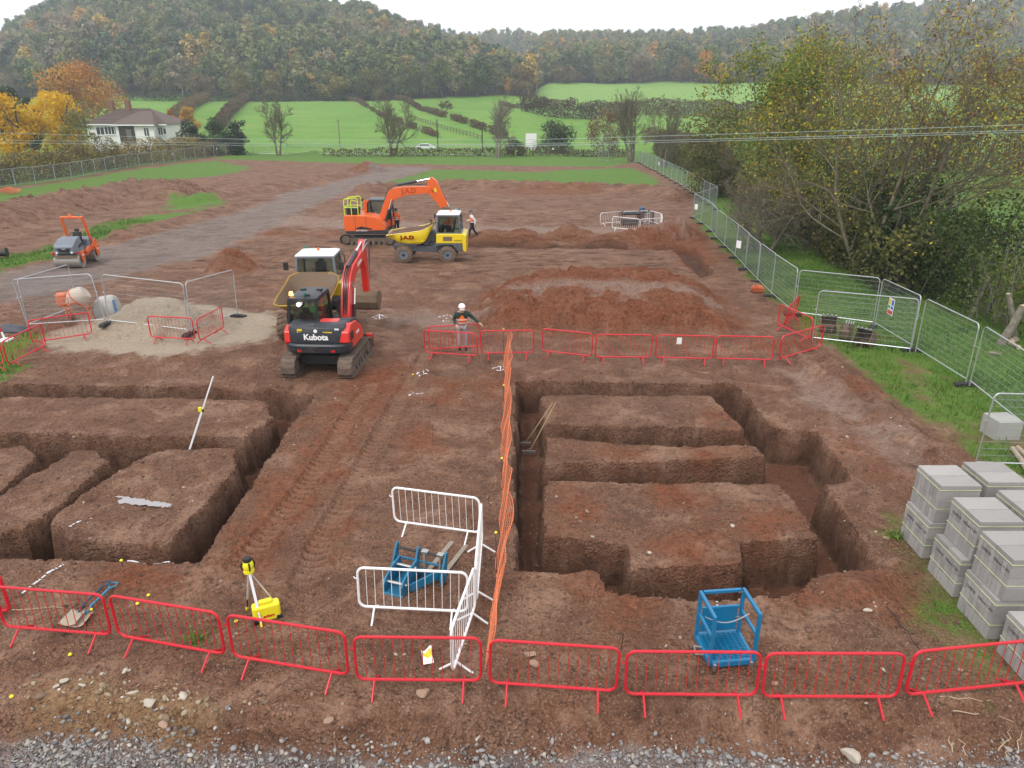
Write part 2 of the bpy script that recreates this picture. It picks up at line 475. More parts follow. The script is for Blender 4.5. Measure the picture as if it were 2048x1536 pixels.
FENCE_IN = gpoly([(1500,560),(1585,632),(1748,656),(1822,703),(1930,775),(2060,880),(2060,1400),(1700,1400),(1500,900)])
def fine_noise(X, Y):
    return fbm(X * 1.7, Y * 1.7, 4, 11), fbm(X * 7, Y * 7, 3, 23)
def ground(X, Y, masks=False):
    X = np.atleast_1d(np.asarray(X, float)); Y = np.atleast_1d(np.asarray(Y, float))
    n1, n2 = fine_noise(X, Y)
    big = fbm(X * .22, Y * .22, 3, 5)
    z = base_h(Y) + 0.0
    site = sdpoly(X, Y, SITE, 6.0) + n1 * 0.9
    gr = sstep(-0.1, 0.35, site)
    grp = np.full(X.shape, 9.0)
    for P in GRASS_IN:
        grp = np.minimum(grp, sdpoly(X, Y, P, 4.0))
    gr = np.maximum(gr, sstep(0.5, -0.5, grp + n1 * 2.2 + n2 * .8))
    road = sstep(0.7, -0.7, sdpoly(X, Y, ROAD, 4.0) + n1 * 1.8)
    sand = sstep(0.35, -0.45, sdpoly(X, Y, SAND, 3.0) + n1 * 1.3 + n2 * .5)
    bankd = np.interp(X, BANK[:, 0], BANK[:, 1]) - Y          # positive on the camera's side
    bw = np.interp(X, [-8, -2, 0, 3, 9], [.25, .45, .75, .85, .85])
    low = sstep(-1.0, 0.05, (bankd + n1 * .3 + n2 * .12) / bw)
    grav = sstep(-.06, 0.1, bankd + n1 * .45 + n2 * .2)
    smoothing = 1 - 0.75 * np.maximum(road, 0) * 1 - 0.3 * sand
    smoothing = np.clip(smoothing, .25, 1)
    # relief of worked soil
    z = z + big * 0.22 * (1 - grav)
    rough = fbm(X * .9, Y * .9, 4, 31) * .16 + np.abs(fbm(X * 2.6, Y * 2.6, 4, 41)) * .10 + n2 * .035 + np.abs(fbm(X * 15, Y * 15, 2, 51)) * .03
    lumps = np.clip(vnoise(X * 1.3, Y * 1.3, 61) - .45, 0, 1)
    far_amp = np.interp(Y, [0, 24, 40, 160], [.62, .72, .95, 1.2])
    z = z + rough * smoothing * far_amp * np.where(gr > .5, .6, 1.0) * (1 - .6 * grav)
    z = z - .48 * low
    # machine tracks: shallow beds with cleat prints
    trk = np.zeros(X.shape)
    for P, hw in TRACKS:
        s, t = polyline_st(X, Y, P)
        m = sstep(hw + .06, hw - .04, np.abs(t))
        pat = np.sin(2 * PI * (s + np.abs(t) * .35) / .21)
        z = z + m * (-.06 + .03 * pat)
        z = z + .03 * sstep(.1, 0, np.abs(np.abs(t) - hw - .08))
        trk = np.maximum(trk, m * (0.55 + 0.45 * pat))
    # faint wheel ruts over the levelled plot
    rut = (np.sin((X * .35 + Y * 1.4 + big * 7) * 2.2) * .04 + np.abs(fbm(X * .55, Y * 3.0, 3, 221)) * .22) * sstep(26, 32, Y) * sstep(75, 60, Y)
    z = z + rut * (1 - gr) * (1 - road)
    fresh = np.zeros(X.shape)
    for hx, hy, r, h, sx, sy in HEAP_W:
        q = np.hypot((X - hx) / sx, (Y - hy) / sy) / r
        q = q + n1 * .35 + n2 * .12
        k = np.clip(1 - q, 0, 1)
        k = np.where(k > .75, .75 + (k - .75) * .55, k) / .8875
        z = z + h * k ** .95
        fresh = np.maximum(fresh, sstep(0, .15, k))
    fh = sdpoly(X, Y, FLATHEAP, 3.0) + n1 * 1.1
    k = sstep(0.05, -1.5, fh)
    furrow = np.abs(((X * .55 + n1 * 1.2) % 1.0) - .5)
    z = z + k * (.85 + n1 * .6 + np.abs(fbm(X * .8, Y * 2.4, 2, 211)) * .40 + n2 * .03) - k * (1 - sstep(-1.9, -2.6, fh)) * sstep(.3, .0, furrow) * .24
    for P, hw, h in RIDGES:
        s, t = polyline_st(X, Y, P, hw + 1)
        k = np.clip(1 - np.abs(t + n1 * hw * .5) / hw, 0, 1)
        z = z + h * k * k * (3 - 2 * k) * (1 + n1 * .8)
    # trenches
    tr = sdpoly(X, Y, R_OUT, 3.0)
    for P in R_ISL: tr = np.maximum(tr, -sdpoly(X, Y, P, 3.0))
    tl = sdpoly(X, Y, L_OUT, 3.0)
    for P in L_ISL: tl = np.maximum(tl, -sdpoly(X, Y, P, 3.0))
    td = np.minimum(tr, tl) + n1 * .14 + n2 * .08 + fbm(X * .8, Y * .8, 2, 71) * .12 + fbm(X * 4.2, Y * 4.2, 3, 73) * .13
    cut = np.clip((.02 - td) / .13, 0, 1); cut = np.where(cut < .75, cut * 1.2, .9 + (cut - .75) * .4)
    z = np.where(cut > 0, z * (1 - cut) + cut * (-1.0 + n1 * .11 + n2 * .07 + big * .05), z)
    z = z + .07 * sstep(.35, .04, td) * (1 - cut) * (n1 + .2) - .12 * sstep(.12, -.02, td) * (1 - cut) * np.clip(n1 * 2.5 + .1, 0, 1)
    ft = sdpoly(X, Y, F_TR, 2.0) + n1 * .2
    fcut = sstep(.05, -.2, ft)
    z = z - .5 * fcut
    pd = sdpoly(X, Y, PUDDLE, 2.0)
    z = z - .05 * sstep(.45, -.05, pd)
    if not masks:
        return z
    red = np.zeros(X.shape)
    for P in REDS:
        red = np.maximum(red, sstep(.7, -.7, sdpoly(X, Y, P, 3.0) + n1 * 2.0))
    red = np.maximum(red, fresh * .6 * (1 - sand))
    pale = np.zeros(X.shape)
    for P in PALE:
        pale = np.maximum(pale, sstep(.6, -.8, sdpoly(X, Y, P, 3.0) + n1 * 2.5 + n2))
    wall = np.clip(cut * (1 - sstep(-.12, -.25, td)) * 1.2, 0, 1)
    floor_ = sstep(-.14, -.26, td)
    yel = sstep(.25, -.3, sdpoly(X, Y, MIXER_MUD, 2.0) + n1 * .9)
    leafy = sstep(-0.5, 1.2, site) * sstep(3.5, 1.0, site) * (Y < 70) * (X > 0)
    nearR = (X > 5) * sstep(30, 24, Y) * sstep(.6, -.6, sdpoly(X, Y, FENCE_IN, 3.0))
    gr = gr * (1 - nearR * np.clip(1.15 - (vnoise(X * .9, Y * .9, 203) + n1 * 1.2) * 1.9, 0, 1))
    gr = gr * (1 - cut) * (1 - road * .8)
    A = np.stack([gr, np.maximum(road * .85, grav), sand, red * (1 - cut * .4)], 1)
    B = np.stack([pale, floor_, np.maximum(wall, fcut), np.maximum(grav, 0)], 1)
    Cc = np.stack([yel * (1 - grav), leafy, trk, np.clip(sstep(28, 45, Y) * (1 - gr), 0, 1)], 1)
    return z, A, B, Cc
def gz(x, y):
    return float(ground(np.array([x]), np.array([y]))[0])
def spot(px, py):
    """the place on the real, uneven ground that a pixel shows"""
    p = g(px, py)
    for _ in range(4):
        z = gz(p.x, p.y); p = at_z(px, py, z)
    return p

rows = [-60, -40, -25, -12, -4, 1, 4, 5.6]
y_ = 6.3
while y_ < 30: rows.append(y_); y_ += .053
st = .056
while y_ < 165: rows.append(y_); y_ += st; st *= 1.0105
rows = np.array(rows)
ts = np.arange(-.74, .7401, .0021)
ext = np.array([.76, .8, .86, .95, 1.1, 1.4, 2.0, 3.2, 5])
ts = np.concatenate([-ext[::-1], ts, ext])
wd = np.maximum(rows + 8, 14.5)
XX = (ts[None, :] * wd[:, None]); YY = np.repeat(rows[:, None], len(ts), 1)
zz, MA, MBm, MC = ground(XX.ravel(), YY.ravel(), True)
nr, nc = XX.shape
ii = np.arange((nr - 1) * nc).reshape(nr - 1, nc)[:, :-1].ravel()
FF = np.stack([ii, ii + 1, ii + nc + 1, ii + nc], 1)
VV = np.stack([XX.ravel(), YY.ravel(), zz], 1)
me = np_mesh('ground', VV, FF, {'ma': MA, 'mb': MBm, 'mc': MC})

def ground_material():
    m, t, b = nodes_of('site_soil')
    tc = N(t, 'ShaderNodeTexCoord')
    P = tc.outputs['Object']
    def noise(scale, detail=6.0, rough=.6, dist=0.0, vec=P):
        n = N(t, 'ShaderNodeTexNoise', Scale=scale, Detail=detail, Roughness=rough, Distortion=dist)
        t.links.new(vec, n.inputs['Vector']); return n.outputs['Fac']
    def att(nm):
        a = N(t, 'ShaderNodeAttribute', attribute_name=nm); s = N(t, 'ShaderNodeSeparateColor')
        t.links.new(a.outputs['Color'], s.inputs[0]); return s.outputs[0], s.outputs[1], s.outputs[2], a.outputs['Alpha']
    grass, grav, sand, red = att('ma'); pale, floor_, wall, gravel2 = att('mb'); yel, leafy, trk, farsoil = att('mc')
    nb = noise(.35, 3); nm_ = noise(2.3, 6, .65); nf = noise(9, 4, .72); nx = noise(34, 3, .75)
    # soil
    soil = ramp(t, nm_, [(.30, (.080, .039, .025)), (.44, (.160, .079, .047)), (.55, (.212, .110, .067)), (.72, (.315, .186, .122))])
    soil = mixc(t, ramp(t, nb, [(.38, 0.0), (.66, .75)]), soil, ramp(t, nm_, [(.3, (.088, .038, .021)), (.52, (.20, .086, .046)), (.75, (.295, .152, .094))]))
    soil = mixc(t, mth(t, 'MULTIPLY', ramp(t, nf, [(.36, 1.0), (.47, 0.0)]), .72), soil, (.046, .023, .015))
    soil = mixc(t, mth(t, 'MULTIPLY', ramp(t, nx, [(.57, 0.0), (.66, 1.0)]), .55), soil, (.32, .22, .17))
    soil = mixc(t, mth(t, 'MULTIPLY', ramp(t, nx, [(.34, 1.0), (.43, 0.0)]), .6), soil, (.038, .019, .013))
    nd = noise(.75, 5, .7, .4)
    soil = mixc(t, mth(t, 'MULTIPLY', ramp(t, nd, [(.50, 0.0), (.62, 1.0)]), ramp(t, nf, [(.3, .1), (.55, .75)])), soil, (.345, .205, .138))
    soil = mixc(t, mth(t, 'MULTIPLY', ramp(t, nd, [(.34, .75), (.46, 0.0)]), ramp(t, nm_, [(.35, .9), (.6, .35)])), soil, (.062, .030, .019))
    vc = N(t, 'ShaderNodeTexVoronoi', Scale=17.0); t.links.new(P, vc.inputs['Vector'])
    vd = N(t, 'ShaderNodeTexVoronoi', Scale=41.0); t.links.new(P, vd.inputs['Vector'])
    cr = mth(t, 'MULTIPLY', ramp(t, vc.outputs['Distance'], [(.42, 0.0), (.72, 1.0)]), ramp(t, nm_, [(.42, .15), (.58, .9)]))
    cr = mth(t, 'MULTIPLY', cr, mth(t, 'SUBTRACT', 1.0, mth(t, 'MULTIPLY', wall, .9)))
    cr2 = mth(t, 'MULTIPLY', ramp(t, vd.outputs['Distance'], [(.45, 0.0), (.75, 1.0)]), .22)
    soil = mixc(t, mth(t, 'MAXIMUM', mth(t, 'MULTIPLY', cr, .42), cr2), soil, (.045, .022, .014))
    vs_ = N(t, 'ShaderNodeSeparateColor'); t.links.new(vd.outputs['Color'], vs_.inputs[0])
    soil = mixc(t, ramp(t, vs_.outputs[0], [(.93, 0.0), (.97, .4)]), soil, (.34, .235, .175))
    # driven-over soil keeps streaks along the driving direction
    mp = N(t, 'ShaderNodeMapping'); mp.inputs['Scale'].default_value = (.35, 2.4, 1); mp.inputs['Rotation'].default_value = (0, 0, .18)
    t.links.new(P, mp.inputs['Vector'])
    streak = noise(1.6, 5, .65, .6, mp.outputs[0])
    soil = mixc(t, mth(t, 'MULTIPLY', farsoil, ramp(t, streak, [(.46, 0.0), (.56, .6), (.66, .15)])), soil, (.27, .155, .102))
    soil = mixc(t, mth(t, 'MULTIPLY', farsoil, ramp(t, streak, [(.34, .9), (.47, 0.0)])), soil, (.055, .027, .017))
    soil = mixc(t, mth(t, 'MULTIPLY', red, ramp(t, nm_, [(.3, .35), (.55, .95)])), soil, ramp(t, nf, [(.3, (.082, .028, .013)), (.55, (.205, .068, .030)), (.8, (.31, .125, .062))]))
    soil = mixc(t, mth(t, 'MULTIPLY', pale, ramp(t, nm_, [(.3, .3), (.6, .85)])), soil, ramp(t, nf, [(.3, (.20, .135, .105)), (.7, (.345, .255, .205))]))
    soil = mixc(t, mth(t, 'MULTIPLY', trk, .5), soil, (.27, .155, .105))
    soil = mixc(t, mth(t, 'MULTIPLY', yel, ramp(t, nf, [(.35, .2), (.65, .9)])), soil, (.30, .20, .105))
    # trench faces and bottoms
    wl = ramp(t, nm_, [(.3, (.040, .019, .011)), (.55, (.082, .041, .025)), (.8, (.135, .072, .044))])  # damp wall soil, with the shade inside the trench also darkened into its colour
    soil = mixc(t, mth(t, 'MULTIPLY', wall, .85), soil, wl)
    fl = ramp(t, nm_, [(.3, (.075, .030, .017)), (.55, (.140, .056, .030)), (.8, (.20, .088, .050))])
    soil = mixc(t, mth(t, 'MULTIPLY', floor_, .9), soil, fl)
    # sand, crushed stone, grass
    sd_ = ramp(t, nm_, [(.25, (.28, .215, .155)), (.55, (.40, .325, .245)), (.8, (.48, .40, .31))])
    soil = mixc(t, mth(t, 'MULTIPLY', sand, ramp(t, nf, [(.2, .6), (.45, 1.0)])), soil, sd_)
    vor = N(t, 'ShaderNodeTexVoronoi', Scale=26.0); t.links.new(P, vor.inputs['Vector'])
    sv = N(t, 'ShaderNodeSeparateColor'); t.links.new(vor.outputs['Color'], sv.inputs[0])
    gv = ramp(t, sv.outputs[0], [(0.0, (.13, .102, .09)), (.5, (.235, .175, .146)), (.85, (.31, .245, .21)), (1.0, (.39, .335, .30))])
    gv = mixc(t, ramp(t, nm_, [(.4, 0.0), (.7, .6)]), gv, (.17, .125, .11))
    gv = mixc(t, ramp(t, streak, [(.42, .0), (.6, .6)]), gv, (.33, .27, .245))
    gv = mixc(t, ramp(t, nd, [(.36, .6), (.5, 0.0)]), gv, (.135, .095, .082))
    soil = mixc(t, grav, soil, gv)
    gn = noise(1.1, 4, .7); gf = noise(28, 3, .75)
    gc = ramp(t, gf, [(.3, (.045, .095, .012)), (.55, (.098, .205, .024)), (.8, (.18, .31, .05))])
    gc = mixc(t, ramp(t, gn, [(.45, 0.0), (.75, .55)]), gc, (.16, .19, .055))
    ge = mth(t, 'MULTIPLY', grass, ramp(t, gn, [(.16, .35), (.36, 1.0)]))
    soil = mixc(t, ge, soil, gc)
    lv = noise(38, 3, .6)
    soil = mixc(t, mth(t, 'MULTIPLY', leafy, ramp(t, lv, [(.5, 0.0), (.62, .5)])), soil, (.20, .135, .060))
    t.links.new(soil, b.inputs['Base Color'])
    rg = mixc(t, nb, (.82,) * 3, (.95,) * 3)
    t.links.new(rg, b.inputs['Roughness'])
    b.inputs['Specular IOR Level'].default_value = .22
    hgt = mth(t, 'ADD', mth(t, 'MULTIPLY', nf, .6), mth(t, 'ADD', mth(t, 'MULTIPLY', nx, .25), mth(t, 'MULTIPLY', nm_, .9)))
    hgt = mth(t, 'ADD', hgt, mth(t, 'MULTIPLY', mth(t, 'MULTIPLY', vor.outputs['Distance'], grav), -.9))
    hgt = mth(t, 'ADD', hgt, mth(t, 'ADD', mth(t, 'MULTIPLY', cr, -.5), mth(t, 'MULTIPLY', cr2, -.25)))
    bp = N(t, 'ShaderNodeBump', Strength=1.0, Distance=.085)
    t.links.new(hgt, bp.inputs['Height']); t.links.new(bp.outputs['Normal'], b.inputs['Normal'])
    return m
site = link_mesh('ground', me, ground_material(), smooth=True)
me.set_sharp_from_angle(angle=math.radians(32))
tag(site, kind='structure')

# rain water standing on the soil
pw = MB()
pm, pt, pb = nodes_of('puddle_water')
pb.inputs['Base Color'].default_value = (.29, .27, .275, 1); pb.inputs['Roughness'].default_value = .06; pb.inputs['Specular IOR Level'].default_value = .7
def puddle(pts, dz, label=None):
    P = gpoly(pts); c = P.mean(0)
    P2 = smooth_line(np.vstack([P, P[:1]]), 9)[:-1]; P2 = P2 + np.random.default_rng(3).normal(size=P2.shape) * .022
    z = float(np.median(ground(P2[:, 0], P2[:, 1]))) + dz
    m = MB(); m.add([(x, y, z) for x, y in P2], [tuple(range(len(P2)))])
    o = m.build('puddle', pm); tag(o, kind='structure')
puddle([(204,996),(226,990),(262,993),(300,999),(340,1005),(334,1012),(290,1010),(250,1005),(218,1004)], .012)

# ================================================================ land beyond the site: fields and wooded hills
def zpx(ypix, Y):
    d = ray(1024, ypix); return CAM_H + d[2] * Y / d[1]
YS = np.array([120, 150, 175, 210, 255, 300, 335, 370, 420, 480, 540, 600, 640, 700, 800, 950, 1150, 1500])
def prof(pts):
    a = np.array(pts, float); return np.interp(YS, a[:, 0], a[:, 1])
COLS = []
def col(px, ridge_top, ridge_Y, base_Y, base_z, behind):
    zr = zpx(ridge_top, ridge_Y) - 13
    COLS.append((((px - 1024) / FPX / 1.07), prof([(120, -1.9), (150, -1.9), (210, -0.5 + .2 * base_z), (base_Y, base_z), (ridge_Y, zr), (ridge_Y + 120, zr - 6 if behind is None else behind[0][1])] + ([(1500, zr - 30)] if behind is None else [(y, z) for y, z in behind[1:]]))))
FR = lambda top: [(700, 18), (800, zpx(top + 40, 800) - 13), (950, zpx(top, 950) - 13), (1500, zpx(top, 950) - 40)]
col(-900, 170, 600, 330, 8, None); col(-400, 150, 600, 330, 8, None); col(0, 88, 600, 330, 8.5, None); col(60, 52, 610, 330, 8.5, None); col(110, 22, 620, 330, 8.5, None); col(250, -45, 640, 330, 8.5, None)
col(400, -62, 640, 335, 8.5, None); col(550, -40, 640, 335, 8.5, None); col(690, 6, 620, 335, 8.6, None); col(760, 22, 600, 335, 8.8, None)
col(850, 54, 560, 335, 9, [(680, 25), (800, zpx(105, 800) - 13), (950, zpx(66, 950) - 13), (1500, 30)])
col(930, 76, 520, 335, 9, [(640, 18), (800, zpx(105, 800) - 13), (950, zpx(66, 950) - 13), (1500, 30)])
col(1000, 108, 470, 335, 9, [(590, 15), (800, zpx(105, 800) - 13), (950, zpx(64, 950) - 13), (1500, 30)])
col(1055, 140, 420, 335, 9, [(540, 14), (800, zpx(105, 800) - 13), (950, zpx(64, 950) - 13), (1500, 30)])
for px, top in ((1090, 65), (1200, 66), (1330, 68), (1440, 60), (1490, 52), (1600, 28), (1700, 12), (1850, 0), (2048, -14), (2300, -5), (2700, 20), (3200, 60)):
    yr = 850 if px < 1450 else 720
    COLS.append(((px - 1024) / FPX / 1.07, prof([(120, -1.9), (150, -1.9), (210, .2), (300, 5.5), (430, 17), (520, 24), (yr, zpx(top, yr) - 13), (yr + 150, zpx(top, yr) - 20), (1500, zpx(top, yr) - 60)])))
CR = np.array([c[0] for c in COLS]); CZ = np.array([c[1] for c in COLS])
def land(X, Y):
    X = np.atleast_1d(np.asarray(X, float)); Y = np.atleast_1d(np.asarray(Y, float))
    r = X / np.maximum(Y, 60)
    j = np.clip(np.searchsorted(CR, r) - 1, 0, len(CR) - 2)
    f = np.clip((r - CR[j]) / (CR[j + 1] - CR[j]), 0, 1)
    k = np.clip(np.searchsorted(YS, Y) - 1, 0, len(YS) - 2)
    h = np.clip((Y - YS[k]) / (YS[k + 1] - YS[k]), 0, 1)
    za = CZ[j, k] * (1 - h) + CZ[j, k + 1] * h; zb = CZ[j + 1, k] * (1 - h) + CZ[j + 1, k + 1] * h
    z = za * (1 - f) + zb * f
    return z + fbm(X * .02, Y * .02, 3, 81) * np.clip((Y - 150) * .02, 0, 5)
def lz(x, y): return float(land(np.array([x]), np.array([y]))[0])
yr_ = [148.0]
while yr_[-1] < 1500: yr_.append(yr_[-1] * 1.018)
yr_ = np.array(yr_); rs = np.linspace(-1.5, 1.7, 330)
LX = rs[None, :] * yr_[:, None]; LY = np.repeat(yr_[:, None], len(rs), 1)
LZ = land(LX.ravel(), LY.ravel())
nr, nc = LX.shape
ii = np.arange((nr - 1) * nc).reshape(nr - 1, nc)[:, :-1].ravel()
def woodland(X, Y):
    """1 where the hillsides are wooded"""
    r = X / Y; n = fbm(X * .012, Y * .012, 3, 91)
    e1 = np.interp(r, [-1.5, -.62, -.45, -.2, .0, .03], [318, 322, 338, 336, 336, 342])
    e2 = np.interp(r, [.03, .1, .3, .6, 1.7], [436, 436, 432, 420, 420])
    e = np.where(r < .032, e1, e2)
    return (Y > e + n * 6).astype(float)
WD = woodland(LX.ravel(), LY.ravel())
fm, ft_, fb = nodes_of('pasture')
tc = N(ft_, 'ShaderNodeTexCoord')
def fno(s, d=6.0, r=.6):
    n = N(ft_, 'ShaderNodeTexNoise', Scale=s, Detail=d, Roughness=r); ft_.links.new(tc.outputs['Object'], n.inputs['Vector']); return n.outputs['Fac']
pa = N(ft_, 'ShaderNodeAttribute', attribute_name='wood'); pa2 = N(ft_, 'ShaderNodeAttribute', attribute_name='bright')
c1 = ramp(ft_, fno(.35, 9, .7), [(.3, (.070, .17, .018)), (.55, (.105, .245, .024)), (.78, (.15, .30, .042))])
c2 = ramp(ft_, fno(.05, 4), [(.35, (.085, .185, .028)), (.65, (.15, .28, .05))])
cc = mixc(ft_, .5, c1, c2)
cc = mixc(ft_, ramp(ft_, fno(.11, 7, .75), [(.46, 0.0), (.66, .55)]), cc, (.20, .25, .06))
cc = mixc(ft_, mth(ft_, 'MULTIPLY', pa2.outputs['Fac'], .6), cc, (.20, .33, .085))
cc = mixc(ft_, pa.outputs['Fac'], cc, (.030, .026, .014))
ft_.links.new(cc, fb.inputs['Base Color']); fb.inputs['Roughness'].default_value = .9; fb.inputs['Specular IOR Level'].default_value = .15
brt = sstep(.02, .04, LX.ravel() / LY.ravel()) * sstep(305, 325, LY.ravel()) * (1 - WD)
fo = link_mesh('hills', np_mesh('hills', np.stack([LX.ravel(), LY.ravel(), LZ], 1), np.stack([ii, ii + 1, ii + nc + 1, ii + nc], 1), {'wood': WD, 'bright': brt}), fm, smooth=True)
tag(fo, kind='structure')
# ================================================================ plants
def tubes_np(paths):
    """paths: list of (points (n,3), radii (n,), sides)"""
    Vs, Fs, off = [], [], 0
    for P, R, n in paths:
        m = len(P)
        d = np.gradient(P, axis=0); d /= np.linalg.norm(d, axis=1, keepdims=True) + 1e-9
        ref = np.array([0.31, 0.17, 0.93]) if abs(d[0, 2]) < .8 else np.array([.93, .31, .1])
        q = np.cross(d, ref); q /= np.linalg.norm(q, axis=1, keepdims=True) + 1e-9
        b = np.cross(d, q)
        a = 2 * PI * np.arange(n) / n
        V = P[:, None, :] + R[:, None, None] * (np.cos(a)[None, :, None] * q[:, None, :] + np.sin(a)[None, :, None] * b[:, None, :])
        Vs.append(V.reshape(-1, 3))
        k = np.arange(n); k2 = (k + 1) % n
        for i in range(m - 1):
            Fs.append(np.stack([i * n + k, i * n + k2, (i + 1) * n + k2, (i + 1) * n + k], 1) + off)
        off += m * n
    return np.vstack(Vs), np.vstack(Fs)
def leaves_np(C, size, rng, aspect=.6, droop=0.0, jitter=.35, nrm=None):
    """one small quad per centre, turned at random"""
    n = len(C)
    a = rng.normal(size=(n, 3)); a[:, 2] -= droop; a /= np.linalg.norm(a, axis=1, keepdims=True)
    r = rng.normal(size=(n, 3))
    if nrm is not None:
        nn = nrm + rng.normal(size=(n, 3)) * .38; nn /= np.linalg.norm(nn, axis=1, keepdims=True); a = np.cross(nn, r); a /= np.linalg.norm(a, axis=1, keepdims=True) + 1e-9; r = nn
    b = np.cross(a, r); b /= np.linalg.norm(b, axis=1, keepdims=True) + 1e-9
    s = size * (1 + jitter * rng.uniform(-1, 1, n))[:, None]
    a = a * s; b = b * s * aspect
    V = np.stack([C - a * .5 - b * .15, C - b * .5, C + a * .5, C + b * .5], 1).reshape(-1, 3)
    return V, np.arange(4 * n).reshape(n, 4)
def skeleton(rng, H, spec, trunk_r, lean=(0, 0), start=.2, nstem=1, spread=.5):
    """spec: per level (children, length ratio, angle, gravity/up pull, sides, segments); returns paths and tip points"""
    paths, tips = [], []
    def grow(p, d, L, r, lvl):
        nseg = spec[lvl][5] if lvl < len(spec) else 3
        sides = spec[lvl][4] if lvl < len(spec) else 3
        pts = [p]; dd = d.copy()
        for i in range(nseg):
            pull = spec[lvl][3]
            dd = dd + rng.normal(size=3) * (.10 + .05 * lvl) + np.array([0, 0, pull / nseg])
            dd /= np.linalg.norm(dd)
            pts.append(pts[-1] + dd * L / nseg)
        P = np.array(pts); R = r * np.linspace(1, .35 if lvl == 0 else .25, nseg + 1)
        paths.append((P, R, sides))
        if lvl + 1 >= len(spec):
            tips.append((P[-1], dd)); tips.append(((P[-2] + P[-1]) / 2, dd))
            return
        nch, ratio, ang = spec[lvl][0], spec[lvl][1], spec[lvl][2]
        for k in range(nch):
            f = start + (1 - start) * (k + rng.uniform(.2, .9)) / nch if lvl == 0 else .22 + .78 * (k + rng.uniform(.1, .9)) / nch
            f = min(f, .99); x = f * nseg; i = min(int(x), nseg - 1); q = P[i] + (P[i + 1] - P[i]) * (x - i)
            dloc = P[i + 1] - P[i]; dloc = dloc / np.linalg.norm(dloc)
            t = rng.normal(size=3); t -= dloc * t.dot(dloc); t /= np.linalg.norm(t)
            an = ang * rng.uniform(.7, 1.25)
            nd = dloc * math.cos(an) + t * math.sin(an)
            rr = r * (1 - .65 * f) * .62
            ll = L * ratio * (1.15 - .55 * f if lvl == 0 else 1.1 - .5 * f) * rng.uniform(.75, 1.2)
            grow(q, nd, ll, rr, lvl + 1)
    for s in range(nstem):
        a = 2 * PI * s / max(nstem, 1) + rng.uniform(0, 1)
        d = np.array([lean[0] + (spread * math.cos(a) if nstem > 1 else 0), lean[1] + (spread * math.sin(a) if nstem > 1 else 0), 1.0]); d /= np.linalg.norm(d)
        grow(np.array([.12 * nstem * math.cos(a) if nstem > 1 else 0, .12 * nstem * math.sin(a) if nstem > 1 else 0, -.15]), d, H, trunk_r, 0)
    return paths, tips

def bark(name, c1, c2):
    if name in MATS: return MATS[name]
    m, t, b = nodes_of(name)
    tc = N(t, 'ShaderNodeTexCoord'); n = N(t, 'ShaderNodeTexNoise', Scale=6.0, Detail=5.0); t.links.new(tc.outputs['Object'], n.inputs['Vector'])
    t.links.new(ramp(t, n.outputs['Fac'], [(.3, c1), (.7, c2)]), b.inputs['Base Color']); b.inputs['Roughness'].default_value = .9
    MATS[name] = m; return m
BARK_G = bark('bark_olive', (.085, .072, .045), (.19, .165, .10))
BARK_D = bark('bark_dark', (.040, .033, .026), (.10, .085, .065))
BARK_P = bark('bark_pale', (.13, .115, .09), (.26, .23, .18))
F_YEL = foliage('leaf_yellow', [(0, (.38, .20, .006)), (.5, (.70, .43, .010)), (1, (.82, .60, .04))], .35)
F_ORG = foliage('leaf_orange', [(0, (.17, .065, .010)), (.4, (.44, .16, .012)), (.75, (.55, .27, .025)), (1, (.36, .29, .06))], .25)
F_OLV = foliage('leaf_olive', [(0, (.045, .055, .016)), (.5, (.125, .13, .032)), (1, (.24, .205, .05))])
F_GRN = foliage('leaf_green', [(0, (.020, .040, .010)), (.6, (.065, .10, .022)), (1, (.13, .165, .035))])
F_IVY = foliage('leaf_ivy', [(0, (.012, .024, .010)), (.6, (.03, .055, .018)), (1, (.065, .095, .03))], .1)
F_BRN = foliage('leaf_brown', [(0, (.050, .036, .018)), (.5, (.135, .098, .048)), (1, (.215, .15, .06))])
F_GREY = foliage('twig_grey', [(0, (.070, .060, .045)), (.5, (.135, .118, .09)), (1, (.19, .17, .13))], 0)
F_ASH = foliage('leaf_ash', [(0, (.12, .042, .018)), (.34, (.23, .09, .034)), (.38, (.42, .34, .035)), (.62, (.58, .48, .045)), (.66, (.16, .20, .035)), (1, (.30, .32, .06))], .3)
F_ASH2 = foliage('leaf_ash_green', [(0, (.16, .06, .022)), (.08, (.20, .085, .034)), (.11, (.36, .30, .035)), (.32, (.42, .38, .05)), (.36, (.085, .135, .022)), (1, (.20, .27, .045))], .3)
F_HEDGE = foliage('leaf_hedge', [(0, (.055, .040, .020)), (.35, (.15, .105, .045)), (.6, (.18, .16, .05)), (.8, (.32, .24, .05)), (1, (.42, .30, .05))])
F_RED = foliage('leaf_russet', [(0, (.075, .032, .018)), (.5, (.165, .07, .032)), (1, (.22, .13, .055))])

